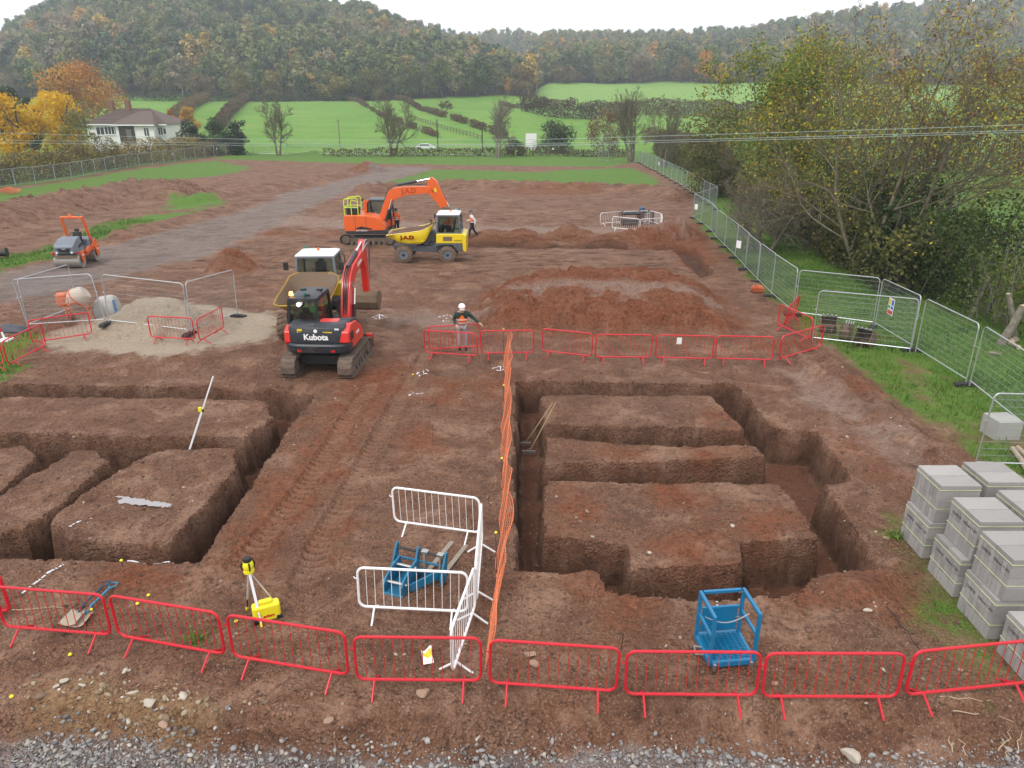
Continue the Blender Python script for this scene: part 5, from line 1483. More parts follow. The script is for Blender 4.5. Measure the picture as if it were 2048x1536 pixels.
    bprof = zs([(.86, .95), (1.12, .90), (1.36, 1.5), (1.72, 2.50), (2.1, 2.86), (3.60, 3.32), (3.82, 3.50), (3.70, 3.72), (3.45, 3.70), (1.95, 3.36), (1.52, 3.06), (1.18, 2.4), (.92, 1.5)])
    bo = MB(); plate(bo, bprof, yb, .32); boom = bo.build('boom', KRED, o, bevel=.025)
    for s in (-1, 1):
        MB().cyl((1.60, yb + s * .135, 2.45), (1.60, yb + s * .17, 2.45), .1, 14).build('pivot_pin', STEEL, boom)
    text('Kubota', .2, plain('white_letters', (.85, .85, .85), .5), boom, (2.75, yb - .166, 2.98), (PI / 2, -.22, 0), bold=.004)
    for s in (-1, 1): ram(o, (1.12, yb + s * .22, .98), (1.66, yb + s * .22, 2.30), .065, .6, 'boom_ram', BLACK)
    ram(o, (1.75, yb, 3.02), (3.86, yb, 3.52), .075, .58, 'arm_ram')
    ap = [(3.52, 3.0), (3.72, 3.52), (3.98, 3.60), (4.14, 3.15), (4.30, 1.02), (4.22, .78), (4.06, .82), (3.84, 2.5)]
    a_ = MB(); plate(a_, ap, yb, .22); arm = a_.build('arm', KRED, o, bevel=.02)
    ram(o, (4.08, yb - .0, 3.28), (4.44, yb, 1.40), .055, .62, 'bucket_ram', DGREY)
    ln = MB(); ln.bar((4.44, yb - .12, 1.40), (4.22, yb - .12, 1.0), .03, .1); ln.bar((4.44, yb + .12, 1.40), (4.22, yb + .12, 1.0), .03, .1); ln.bar((4.44, yb, 1.40), (4.52, yb, .78), .16, .09); ln.build('bucket_link', KRED, arm, bevel=.01)
    hose(arm, [(3.3, yb - .16, 3.32), (3.7, yb - .2, 3.62), (4.05, yb - .2, 3.42), (4.16, yb - .16, 2.7), (4.2, yb - .16, 2.0)], .02, STEEL)
    hose(arm, [(3.2, yb - .18, 3.28), (3.7, yb - .26, 3.52), (3.98, yb - .26, 3.3), (4.1, yb - .2, 2.6)], .018, STEEL)
    for k, dy in enumerate((-.06, 0, .06)):
        hose(boom, [(.9, yb + dy, 1.15), (1.02, yb + dy, 1.8), (1.16, yb + dy, 2.3), (1.46, yb + dy, 2.82), (1.9, yb + dy, 3.08)], .022)
    bucket(o, .92, .58, (4.12, yb - .02, .82), 2.55, teeth=5)
    return o
RX = red_excavator()

# ---------------------------------------------------------------- orange excavator
def orange_excavator():
    p = g(738, 491); loc = Vector((p.x, p.y + 1.1, gz(p.x, p.y + 1.1)))
    o = empty('excavator', loc, math.radians(-2), 'orange tracked excavator with lime green rear handrails, boom over the dumper', 'excavator')
    for s in (-1, 1): crawler(o, s * .98, 3.75, .82, .55, nlug=44, lug=.03)
    MB().box((0, 0, .55), (2.0, 1.5, .4)).box((0, 0, .84), (1.1, 1.1, .25)).build('undercarriage', DGREY, o, bevel=.03)
    hp = [(-1.46, .98), (-1.52, 1.25), (-1.50, 1.95), (-1.35, 2.08), (.15, 2.06), (.75, 1.92), (1.15, 1.55), (1.25, 1.15), (1.18, 1.05)]
    MB().prism(hp, -1.22, .25, 'XZ').build('engine_cover', ORANGE, o, bevel=.07, seg=3)
    MB().prism([(-1.50, .98), (-1.54, 1.9), (-1.3, 2.06), (-.6, 2.06), (-.6, .98)], .25, 1.22, 'XZ').build('counterweight', ORANGE, o, bevel=.07, seg=3)
    MB().prism([(-1.40, .86), (-1.42, .98), (1.24, 1.10), (1.30, .92), (1.2, .84)], -1.21, 1.2, 'XZ').build('deck', DGREY, o, bevel=.02)
    MB().prism([(-.75, 1.12), (-.70, 1.22), (-.35, 1.34), (-.15, 1.28), (.35, 1.20), (.35, 1.12)], -1.235, -1.222, 'XZ').build('badge_panel', BLACK, o)
    for x in (-.75, -.02): MB().box((x, -1.222, 1.5), (.02, .012, 1.0)).build('panel_gap', BLACK, o)
    text('DX140LCR', .16, plain('white_letters', (.85, .85, .85), .5), o, (-.35, -1.225, 1.05), (PI / 2, 0, 0))
    MB().box((-.95, -.6, 2.3), (.75, .8, .45)).build('engine_hood', BLACK, o, bevel=.04)
    # lime handrails round the rear walkway
    hr = MB()
    for y_ in (-1.12, -.1):
        hr.tube([(-1.42, y_, 2.06), (-1.42, y_, 3.05), (-1.34, y_, 3.14), (-.62, y_, 3.22), (-.52, y_, 3.12), (-.52, y_, 2.06)], .03, 7)
        hr.tube([(-1.42, y_, 2.6), (-.52, y_, 2.6)], .025, 6)
    for z_ in (2.6, 3.08):
        hr.tube([(-1.42, -1.12, z_), (-1.42, -.1, z_)], .025, 6)
    hr.tube([(-.95, -1.14, 2.0), (-.95, -1.14, 3.0), (-.9, -1.14, 3.08), (-.6, -1.14, 3.0)], .028, 6)
    hr.build('handrail', HIVIZ_Y, o)
    # cab on the far side
    cab(o, -.25, 1.42, .12, 1.15, 1.05, 2.92, BLACK, MGREY, post=.10, taper=.12, low=.6, lowmat=ORANGE)
    MB().prism([(-.30, 1.8), (-.42, 2.3), (-.36, 2.86), (-.1, 2.98), (-.02, 2.9), (-.18, 2.7), (-.20, 2.2)], .05, .14, 'XZ').build('cab_post_cover', ORANGE, o, bevel=.02)
    seat(o, .35, .62, 1.55)
    MB().box((-.4, -.2, 2.99), (.12, .1, .14)).build('camera_unit', BLACK, o)
    # boom
    yb = -.10
    bp = [(.60, 1.62), (.98, 1.50), (1.28, 2.2), (1.72, 2.98), (2.5, 3.3), (3.9, 3.42), (4.18, 3.62), (4.22, 3.88), (3.95, 3.92), (2.55, 3.88), (1.72, 3.78), (1.38, 3.55), (1.02, 2.75)]
    b_ = MB(); plate(b_, bp, yb, .40); boom = b_.build('boom', ORANGE, o, bevel=.03)
    text('J.A.D', .46, plain('dark_letters', (.36, .048, .008), .6), boom, (2.75, yb - .207, 3.60), (PI / 2, -.06, 0), bold=.012)
    for s in (-1, 1): ram(o, (1.05, yb + s * .30, 1.35), (1.62, yb + s * .30, 3.05), .085, .6, 'boom_ram', DGREY)
    ram(o, (2.0, yb, 3.98), (4.18, yb, 4.40), .095, .60, 'arm_ram', DGREY)
    ap = [(3.92, 3.55), (4.05, 4.35), (4.28, 4.52), (4.62, 4.25), (5.22, 2.9), (5.42, 1.70), (5.28, 1.55), (5.12, 1.7), (4.62, 2.75)]
    a_ = MB(); plate(a_, ap, yb, .34); arm = a_.build('arm', ORANGE, o, bevel=.03)
    MB().prism([(4.40, 3.72), (4.52, 3.84), (4.62, 3.62), (4.50, 3.5)], yb - .182, yb - .174, 'XZ').build('arm_badge', YLAB, o)
    ram(o, (4.62, yb, 4.1), (5.50, yb, 2.2), .075, .6, 'bucket_ram', DGREY)
    MB().bar((5.50, yb, 2.2), (5.32, yb, 1.75), .3, .12).bar((5.5, yb, 2.2), (5.6, yb, 1.45), .2, .1).build('bucket_link', ORANGE, arm, bevel=.01)
    bucket(o, 1.15, .75, (5.30, yb, 1.58), 2.7, teeth=5)
    hose(boom, [(1.0, yb - .12, 2.6), (1.4, yb - .1, 3.72), (2.2, yb - .06, 4.0), (3.6, yb - .06, 4.02), (4.1, yb - .1, 3.9), (4.4, yb - .22, 3.5)], .025)
    return o
OX = orange_excavator(); OX.scale = (1, 1, .96)

# ---------------------------------------------------------------- site dumpers (forward = +x)
def dumper(name_label, loc, rz, loaded, lettered):
    o = empty('site_dumper', loc, rz, name_label, 'dumper', 'yellow site dumpers')
    for x in (1.25, -1.32):
        for s in (-1, 1): wheel(o, (x, s * .86, .54), .54, .46, s)
    for x in (1.25, -1.32): MB().cyl((x, -.75, .54), (x, .75, .54), .12, 12).build('axle', DGREY, o)
    MB().prism([(-2.15, .62), (-2.15, 1.02), (-1.95, 1.22), (-.78, 1.22), (-.62, .98), (.35, .95), (1.9, .98), (1.9, .74), (.3, .58), (-.5, .55)], -.42, .42, 'XZ').build('chassis', MGREY, o, bevel=.03)
    for s in (-1, 1):
        MB().prism([(-2.2, .80), (-2.2, 1.24), (-.62, 1.24), (-.55, 1.1), (-.72, 1.08), (-.98, 1.14), (-1.62, 1.14), (-1.95, .72)], s * .72 - .30, s * .72 + .30, 'XZ').build('mudguard', MGREY, o, bevel=.02)
    MB().prism([(-.66, .95), (-.60, 1.75), (-.40, 1.95), (-.05, 1.5), (.2, 1.0)], -.32, .32, 'XZ').build('skip_stand', MGREY, o, bevel=.03)
    MB().prism([(-2.2, 1.24), (-2.22, 1.82), (-.70, 1.82), (-.68, 1.24)], -1.0, 1.0, 'XZ').build('engine_body', YELLOW, o, bevel=.05, seg=3)
    MB().prism([(-2.42, .66), (-2.44, 1.75), (-2.18, 1.84), (-2.2, .80)], -.98, .98, 'XZ').build('rear_counterweight', YELLOW, o, bevel=.05, seg=3)
    for s in (-1, 1):
        MB().box((-1.35, s * 1.003, 1.53), (.52, .012, .26)).build('air_grille', RUST, o)
        MB().box((-2.44, s * .7, 1.35), (.02, .16, .1)).build('tail_lamp', REDLAMP, o)
    if lettered:
        for s, r in ((-1, 0), (1, PI)):
            text('Dual View', .10, BLACK, o, (-1.95 if s > 0 else -1.95, s * 1.004, 1.42), (PI / 2, 0, r), bold=.003)
    cab(o, -2.12, -.70, -.78, .78, 1.80, 2.98, LGREY, WHITE, post=.085, taper=.10, roof_over=.05)
    seat(o, -1.45, 0, 1.85); steering(o, -1.05, 0, 2.28)
    MB().box((-.92, 0, 2.0), (.25, .9, .35)).build('dashboard', BLACK, o, bevel=.03)
    beacon(o, (-1.5, .0, 3.07), LAMP_A); beacon(o, (-1.95, -.6, 3.07), GREENM, .05, .14)
    for s in (-1, 1):
        m = MB().tube([(-.72, s * .80, 2.5), (-.5, s * 1.0, 2.6), (-.45, s * 1.05, 2.75)], .018, 6); mm = m.build('mirror_arm', BLACK, o)
        MB().box((-.44, s * 1.07, 2.62), (.05, .2, .34)).build('mirror', BLACK, mm, bevel=.02)
        MB().tube([(-2.0, s * .84, 1.9), (-2.1, s * .9, 2.0), (-2.1, s * .9, 2.7), (-1.95, s * .82, 2.85)], .018, 6).build('grab_rail', BLACK, o)
    # skip: side outlines, floor and back follow the photographed shape
    W = .98
    sec = [  # x, z floor, z rim, half width floor, half width rim
        (2.16, 1.66, 1.74, .80, .96), (1.55, 1.30, 1.84, .70, 1.0), (1.05, 1.16, 1.90, .62, 1.0), (.25, 1.16, 2.02, .60, 1.0), (.0, 1.30, 2.10, .60, .99), (-.28, 1.85, 2.24, .66, .95), (-.48, 2.30, 2.36, .50, .62)]
    outer, inner = [], []
    for x, zf, zr, wf, wr in sec:
        outer.append([(x, -wr, zr), (x, -wf, zf), (x, wf, zf), (x, wr, zr)])
        inner.append([(x - .0, -wr + .05, zr), (x, -wf + .04, zf + .05), (x, wf - .04, zf + .05), (x, wr - .05, zr)])
    m = MB(); m.loft(outer, closed=False, caps=False)
    YS_ = YELLOW if loaded else paint('skip_worn_yellow', (.40, .24, .025), .6, dirt=.55, mud=(.27, .18, .09))
    sk = m.build('skip', YS_, o)
    sol = sk.modifiers.new('thickness', 'SOLIDIFY'); sol.thickness = .03; sol.offset = 0
    ml = MB(); ml.loft([[(x, y, z + (.012 if k in (1, 2) else -.004)) for k, (x, y, z) in enumerate(r)] for r in inner], closed=False, caps=False); ml.build('skip_lining', RUST, sk)
    for s in (-1, 1):
        MB().tube([(x, s * wr, zr) for x, zf, zr, wf, wr in sec], .022, 6).build('rim_edge', YS_, sk)
        MB().prism([(1.3, 1.30), (1.45, 1.42), (.1, 1.5), (.05, 1.3), (.9, 1.24)], s * .70 - .01, s * .70 + .01, 'XZ').build('skip_rib', YS_, sk)
    MB().tube([(2.16, -.96, 1.74), (2.18, -.8, 1.67), (2.18, .8, 1.67), (2.16, .96, 1.74)], .04, 6).build('front_lip', YS_, sk)
    for s in (-1, 1): ram(o, (-.2, s * .25, .8), (.9, s * .3, 1.2), .06, .6, 'tip_ram')
    hose(o, [(-.55, .2, 1.0), (-.35, .35, 1.25), (-.1, .3, .95), (.2, .3, .9)], .03); hose(o, [(-.55, -.2, 1.0), (-.3, -.38, 1.3), (-.1, -.3, .92), (.3, -.3, .85)], .03)
    if loaded:
        n = 22; V = []; rng = np.random.default_rng(5)
        for i in range(n):
            for j in range(n):
                u, v = i / (n - 1), j / (n - 1); x = -.25 + 2.25 * u
                zr = np.interp(x, [-.28, 0, .25, 1.05, 1.55, 2.16], [2.24, 2.10, 2.02, 1.90, 1.84, 1.74]); wr = np.interp(x, [-.28, 0, 1.05, 2.16], [.9, .94, .95, .90])
                V.append((x, -wr + 2 * wr * v, zr - .08 + .22 * math.sin(PI * u) ** .7 * math.sin(PI * v) ** .7 + rng.uniform(-.025, .025)))
        F = [(i * n + j, (i + 1) * n + j, (i + 1) * n + j + 1, i * n + j + 1) for i in range(n - 1) for j in range(n - 1)]
        so = link_mesh('soil_load', np_mesh('soil_load', V, F), SOILM, smooth=True)
        R = Matrix.Rotation(rz, 4, 'Z'); so.location = loc; so.rotation_euler = (0, 0, rz); so.scale = (1, 1, .92)
        tag(so, 'heap of brown soil lying in the skip of the lettered dumper', 'soil', kind='stuff')
    if lettered:
        LR = plain('letters_red', (.42, .035, .012), .5)
        t1 = text('J.A.D', .37, LR, sk, (1.0, .856, 1.58), (PI / 2 + .47, 0, PI), depth=.012, bold=.022)
        t2 = text('J.A.D', .37, LR, sk, (1.0, -.856, 1.58), (PI / 2 - .47, 0, 0), depth=.012, bold=.022)
    o.scale = (1, 1, .92)
    return o
p = g(851, 526); DY = p.y + .86
DUM1 = dumper('yellow dumper seen from the side, skip lettered in red and full of soil', Vector((p.x, DY, gz(p.x, DY))), PI, True, True)
p = g(606, 690)
DUM2 = dumper('yellow dumper facing the camera with an empty rusty skip, behind the red excavator', Vector((p.x, p.y + 2.1, gz(p.x, p.y + 2))), -PI / 2 + .04, False, False)

# ---------------------------------------------------------------- tandem roller (forward = +x)
def roller():
    pa, pb = g(128, 538), g(170, 524)
    loc = Vector((pa.x + .1, pa.y + 1.35, 0)); loc.z = gz(loc.x, loc.y)
    o = empty('road_roller', loc, -PI / 2 + .10, 'orange tandem road roller with roll bar parked on the stone road', 'roller')
    ORR = ORANGE
    for x in (.95, -.95):
        d = MB().lathe([(.30, -.66), (.34, -.66), (.36, -.685), (.395, -.685), (.40, -.66), (.40, .66), (.395, .685), (.36, .685), (.34, .66), (.30, .66)], (x, 0, .40), 'Y', 36).build('drum', paint('drum_steel', (.30, .285, .25), .5, metal=.35, dirt=.3, mud=(.24, .20, .16)), o)
        for s in (-1, 1):
            MB().lathe([(.05, s * .60), (.31, s * .60), (.31, s * .62), (.05, s * .63)], (x, 0, .40), 'Y', 28).build('drum_disc', ORR, d)
            MB().cyl((x, s * .6, .40), (x, s * .70, .40), .09, 14).build('drum_motor', BLACK, d)
            MB().prism([(x - .30, .93), (x + .30, .93), (x + .17, .62), (x + .08, .30), (x - .10, .30), (x - .2, .62)], s * .735 - .025, s * .735 + .025, 'XZ').build('yoke', ORR, o, bevel=.02)
            MB().cyl((x, s * .755, .72), (x, s * .79, .72), .06, 14).build('yoke_lamp', WHITE, o)
        MB().box((x + math.copysign(.42, x), 0, .70), (.05, 1.28, .09)).build('scraper', BUCKETM, o)
    MB().box((1.28, 0, .88), (.05, 1.5, .06)).build('bumper', REDLAMP, o)
    MB().box((0, 0, .62), (2.0, .95, .34)).build('frame', ORR, o, bevel=.04)
    MB().prism([(-.35, .72), (-.4, .98), (-.1, 1.0), (.28, .8), (.28, .66)], -.72, .72, 'XZ').build('step', ORR, o, bevel=.03)
    hood = MB().loft([[(1.36, -.52, .86), (1.36, .52, .86), (1.38, .50, 1.22), (1.38, -.50, 1.22)], [(1.25, -.58, .84), (1.25, .58, .84), (1.25, .54, 1.38), (1.25, -.54, 1.38)], [(.75, -.62, .84), (.75, .62, .84), (.75, .50, 1.60), (.75, -.50, 1.60)], [(.25, -.62, .84), (.25, .62, .84), (.25, .46, 1.66), (.25, -.46, 1.66)]])
    h = hood.build('engine_hood', LGREY, o, bevel=.05, seg=3)
    MB().prism([(-.36, 1.16), (.36, 1.16), (.24, .94), (-.24, .94)], 1.385, 1.40, 'YZ').build('grille', BLACK, h)
    text('HAMM', .07, plain('white_letters', (.85, .85, .85), .5), h, (1.403, 0, 1.12), (PI / 2, 0, PI / 2))
    for s in (-1, 1):
        MB().lathe([(.01, 0), (.055, 0), (.055, .03), (.01, .04)], (1.37, s * .40, .92), 'X', 12).build('headlamp', plain('lamp_glass', (.8, .82, .85), .1), h)
        for k in range(5): MB().bar((.40 + k * .09, s * .575, 1.32 - k * .02), (.47 + k * .09, s * .60, 1.18 - k * .02), .03, .03).build('louvre', BLACK, h)
    MB().box((-.02, 0, .98), (.62, 1.15, .06)).build('platform', MGREY, o, bevel=.02)
    seat(o, -.05, .1, 1.12, s=.9); steering(o, .2, .1, 1.72)
    MB().box((.2, .1, 1.35), (.16, .5, .6)).build('console', BLACK, o, bevel=.03)
    MB().prism([(-1.30, .88), (-1.34, 1.28), (-.85, 1.46), (-.45, 1.35), (-.40, .88)], -.60, .60, 'XZ').build('rear_hood', LGREY, o, bevel=.05, seg=3)
    for s in (-1, 1):
        MB().prism([(-1.1, .70), (-1.25, 1.15), (-.95, 1.32), (-.55, 1.0), (-.5, .7)], s * .66 - .05, s * .66 + .05, 'XZ').build('rear_wing', ORR, o, bevel=.03)
    rb = MB()
    for s in (-1, 1): rb.bar((-.72, s * .62, 1.2), (-.30, s * .56, 2.62), .11, .12, up=(0, 1, 0))
    rb.bar((-.30, -.62, 2.62), (-.30, .62, 2.62), .14, .12); rb.build('roll_bar', ORR, o, bevel=.02)
    beacon(o, (-.30, -.08, 2.68), LAMP_A, .07, .13); beacon(o, (-.30, .42, 2.68), GREENM, .045, .12)
    return o
RL = roller()
# ================================================================ people
SKIN = plain('skin_tone', (.50, .29, .20), .55)
def skin_obj(name, V, E, R, mat, parent, sub=1, root=0):
    me = bpy.data.meshes.new(name); me.from_pydata([tuple(v) for v in V], E, [])
    bm = bmesh.new(); bm.from_mesh(me); L = bm.verts.layers.skin.verify()
    bm.verts.ensure_lookup_table()
    for i, v in enumerate(bm.verts):
        r = R[i]; v[L].radius = (r, r) if not hasattr(r, '__len__') else r
        v[L].use_root = (i == root)
    bm.to_mesh(me); bm.free()
    o = link_mesh(name, me, mat, parent)
    o.modifiers.new('skin', 'SKIN').use_smooth_shade = True
    s = o.modifiers.new('sub', 'SUBSURF'); s.levels = sub; s.render_levels = sub
    return o
def person(loc, rz, J, label, cloth, seated=False, group='people on the site', hat=None, hat_mat=None):
    """J: joints in metres: pelvis, chest, neck, head, shoulder/elbow/wrist l r, hip/knee/ankle l r"""
    o = empty('person', loc, rz, label, 'person', group)
    v = {k: Vector(p) for k, p in J.items()}
    hd = v['head']; f = Vector(J.get('face', (0, -1, 0))).normalized()
    V, E, R, idx = [], [], [], {}
    def add(k, p, r, par=None):
        V.append(p); R.append(r); idx[k] = len(V) - 1
        if par is not None: E.append((idx[par], idx[k]))
    add('pelvis', v['pelvis'], (.15, .12)); add('waist', v['pelvis'].lerp(v['chest'], .5), (.14, .11), 'pelvis'); add('chest', v['chest'], (.17, .125), 'waist')
    add('neck', v['neck'], .06, 'chest'); add('chin', hd - Vector((0, 0, .07)), .072, 'neck'); add('head', hd + Vector((0, 0, .03)), .098, 'chin'); add('crown', hd + Vector((0, 0, .12)), .06, 'head')
    add('nose', hd + f * .115 - Vector((0, 0, .01)), .016, 'head')
    for s in 'lr':
        add('sh' + s, v['sh' + s], .075, 'chest'); add('el' + s, v['el' + s], .052, 'sh' + s); add('wr' + s, v['wr' + s], .034, 'el' + s)
        d = (v['wr' + s] - v['el' + s]).normalized(); sd_ = d.cross(Vector((0, 0, 1)));
        if sd_.length < .1: sd_ = Vector((1, 0, 0))
        sd_.normalize(); dn = d.cross(sd_)
        add('pa' + s, v['wr' + s] + d * .075, .033, 'wr' + s)
        for k, (a, ln) in enumerate(((-.032, .075), (-.011, .085), (.011, .08), (.031, .062))):
            q = v['wr' + s] + d * .10 + sd_ * a
            add('f%d%s' % (k, s), q, .010, 'pa' + s); add('g%d%s' % (k, s), q + d * ln * .6 + dn * .02, .009, 'f%d%s' % (k, s)); add('h%d%s' % (k, s), q + d * ln * .8 + dn * .05, .008, 'g%d%s' % (k, s))
        q = v['wr' + s] + d * .045 + sd_ * .045; add('t0' + s, q, .012, 'wr' + s); add('t1' + s, q + d * .05 + sd_ * .02, .010, 't0' + s)
        add('hp' + s, v['hp' + s], .105, 'pelvis'); add('kn' + s, v['kn' + s], .068, 'hp' + s); add('an' + s, v['an' + s], .045, 'kn' + s)
        toe = v['an' + s] + Vector(J.get('toe', (0, -1, 0))).normalized() * .15 - Vector((0, 0, .045)); add('to' + s, toe, .036, 'an' + s)
    skin_obj('body', V, E, R, SKIN, o)
    def sub(name, keys, edges, rad, mat):
        vs = [V[idx[k]] for k in keys]; m_ = {k: i for i, k in enumerate(keys)}
        skin_obj(name, vs, [(m_[a], m_[b]) for a, b in edges], rad, mat, o)
    k = ['pelvis', 'waist', 'chest', 'neck', 'shl', 'ell', 'wrl', 'shr', 'elr', 'wrr']
    sub('jacket', k, [('pelvis', 'waist'), ('waist', 'chest'), ('chest', 'neck'), ('chest', 'shl'), ('shl', 'ell'), ('ell', 'wrl'), ('chest', 'shr'), ('shr', 'elr'), ('elr', 'wrr')], [(.175, .14), (.165, .135), (.19, .15), .075, .092, .068, .052, .092, .068, .052], cloth['top'])
    if 'vest' in cloth:
        k = ['pelvis', 'waist', 'chest', 'shl', 'shr']
        sub('hi_vis_vest', k, [('pelvis', 'waist'), ('waist', 'chest'), ('chest', 'shl'), ('chest', 'shr')], [(.215, .185), (.21, .182), (.24, .20), .112, .112], cloth['vest'])
        c0, c1 = v['pelvis'].lerp(v['chest'], .35), v['pelvis'].lerp(v['chest'], .5)
        ax = (v['chest'] - v['pelvis']).normalized()
        for c in (v['pelvis'].lerp(v['chest'], .25), v['pelvis'].lerp(v['chest'], .6)):
            sx_, sy_ = .205, .178
            MB().loft([[c + ax * h_ + Vector((sx_ * math.cos(a_), sy_ * math.sin(a_), 0)) for a_ in np.linspace(0, 2 * PI, 21)[:-1]] for h_ in (-.022, .022)]).build('reflective_band', cloth.get('band', WHITE), o)
    k = ['pelvis', 'hpl', 'knl', 'anl', 'hpr', 'knr', 'anr']
    sub('trousers', k, [('pelvis', 'hpl'), ('hpl', 'knl'), ('knl', 'anl'), ('pelvis', 'hpr'), ('hpr', 'knr'), ('knr', 'anr')], [(.165, .135), .122, .085, .07, .122, .085, .07], cloth['legs'])
    for s in 'lr':
        skin_obj('boot', [V[idx['an' + s]], V[idx['to' + s]]], [(0, 1)], [.066, .05], BLACK, o)
    sdv = f.cross(Vector((0, 0, 1))).normalized()
    for s in (-1, 1):
        MB().sphere(hd + f * .092 + sdv * s * .035 + Vector((0, 0, .025)), .012, 8, 6).build('eye', BLACK, o)
        MB().sphere(hd + sdv * s * .098 + Vector((0, 0, .01)), .028, 8, 6, (.5, .7, 1.1)).build('ear', SKIN, o)
    if hat:
        top = hd + Vector((0, 0, .06))
        h = MB().lathe([(.125, 0), (.128, .02), (.122, .06), (.10, .11), (.055, .145), (.01, .155)], top, 'Z', 18); h.box(top + f * .12 + Vector((0, 0, .01)), (.17, .11, .015), Matrix.Rotation(math.atan2(f.y, f.x) - PI / 2, 3, 'Z'))
        ho = h.build(hat, hat_mat or WHITE, o)
        if hat == 'helmet' and cloth.get('muffs'):
            for s in (-1, 1): MB().sphere(top + sdv * s * .15 + Vector((0, 0, .02)), .05, 10, 8, (.6, .8, 1)).build('ear_muff', cloth['muffs'], ho)
    else:
        MB().sphere(hd + Vector((0, 0, .075)) - f * .02, .108, 12, 8, (1, 1, .85)).build('hair', plain('hair_brown', (.05, .03, .02), .7), o)
    return o
ORV = plain('hi_vis_orange', (.86, .16, .02), .6); GRNS = plain('dark_green_knit', (.018, .045, .035), .8); GTR = plain('grey_trousers', (.34, .31, .33), .8)
NAVY = plain('navy_trousers', (.012, .014, .026), .8); LIMEV = plain('hi_vis_lime', (.20, .62, .16), .6); WSH = plain('white_shirt', (.70, .70, .72), .7); BAND = plain('reflective_tape', (.80, .80, .82), .35)
def stand(h=1.75, stride=0.0, lean=0.0):
    k = h / 1.75
    J = dict(pelvis=(0, 0, .95), chest=(0, -.02 - lean * .35, 1.33), neck=(0, -.03 - lean * .5, 1.50), head=(0, -.05 - lean * .62, 1.63),
             shl=(.19, -.02 - lean * .4, 1.41), shr=(-.19, -.02 - lean * .4, 1.41), ell=(.25, .03, 1.13), elr=(-.25, .03, 1.13), wrl=(.24, -.10, .90), wrr=(-.24, -.10, .90),
             hpl=(.10, 0, .90), hpr=(-.10, 0, .90), knl=(.11, -.03 - stride * .45, .50), knr=(-.11, -.03 + stride * .25, .50), anl=(.11, .0 - stride * .55, .09), anr=(-.11, .02 + stride * .8, .10))
    return {a: tuple(c * k for c in b) for a, b in J.items()}
# worker at the red barriers, looking down, right arm out to the rail
J = stand(1.78, 0, .45)
J['elr'] = (-.30, -.10, 1.18); J['wrr'] = (-.20, -.34, 1.04); J['ell'] = (.38, -.10, 1.24); J['wrl'] = (.62, -.22, 1.05)
J['face'] = (0, -1, -.5); J['head'] = (0, -.30, 1.60); J['neck'] = (0, -.23, 1.49)
p = g(925, 703)
person((p.x, p.y + .15, gz(p.x, p.y)), 0.1, J, 'worker in white helmet, green sleeves and orange vest holding a red barrier', dict(top=GRNS, vest=ORV, legs=GTR, band=BAND, muffs=plain('muff_red', (.45, .02, .04), .5)), hat='helmet', hat_mat=plain('helmet_white', (.82, .82, .82), .3))
# man walking away behind the dumper
J = stand(1.78, .45, .12)
J['elr'] = (-.24, -.12, 1.15); J['wrr'] = (-.20, -.36, 1.10); J['ell'] = (.26, .14, 1.14); J['wrl'] = (.26, .08, .90)
p = g(946, 486)
person((p.x, p.y, gz(p.x, p.y)), math.radians(-75), J, 'man in orange and white hi-vis jacket walking behind the dumper cab', dict(top=WSH, vest=ORV, legs=NAVY, band=BAND), hat='cap', hat_mat=plain('cap_blue', (.06, .09, .16), .7))
# man between the orange excavator and the dumper
p = g(786, 486)
J = stand(1.74, .05, .1)
person((p.x, p.y + 1.9, gz(p.x, p.y + 1.9) + .32), 0.3, J, 'man in orange hi-vis standing behind the dumper skip by the excavator', dict(top=ORV, vest=ORV, legs=NAVY, band=BAND), hat='cap', hat_mat=plain('cap_dark', (.03, .03, .04), .7))
def sit():
    J = dict(pelvis=(0, 0, .12), chest=(0, -.04, .52), neck=(0, -.05, .68), head=(0, -.08, .82), shl=(.19, -.05, .60), shr=(-.19, -.05, .60), ell=(.27, -.12, .36), elr=(-.27, -.12, .36), wrl=(.22, -.36, .38), wrr=(-.22, -.36, .38),
             hpl=(.10, -.05, .10), hpr=(-.10, -.05, .10), knl=(.14, -.46, .14), knr=(-.14, -.46, .14), anl=(.14, -.50, -.28), anr=(-.14, -.50, -.28))
    return J
def ride(machine, x, y, z, label, cloth, hat=None, hm=None, yaw=PI / 2):
    M = Matrix.Translation(machine.location) @ Matrix.Rotation(machine.rotation_euler.z, 4, 'Z')
    q = M @ Vector((x, y, z * machine.scale.z)); person(q, machine.rotation_euler.z + yaw, sit(), label, cloth, hat=hat, hat_mat=hm)
ride(RX, .08, .52, 1.36, 'driver in lime green hi-vis seated in the red excavator cab', dict(top=LIMEV, legs=NAVY), yaw=PI / 2)
ride(DUM1, -1.42, 0, 1.96, 'driver in orange hi-vis seated in the side-on dumper cab', dict(top=ORV, legs=NAVY), yaw=PI / 2)
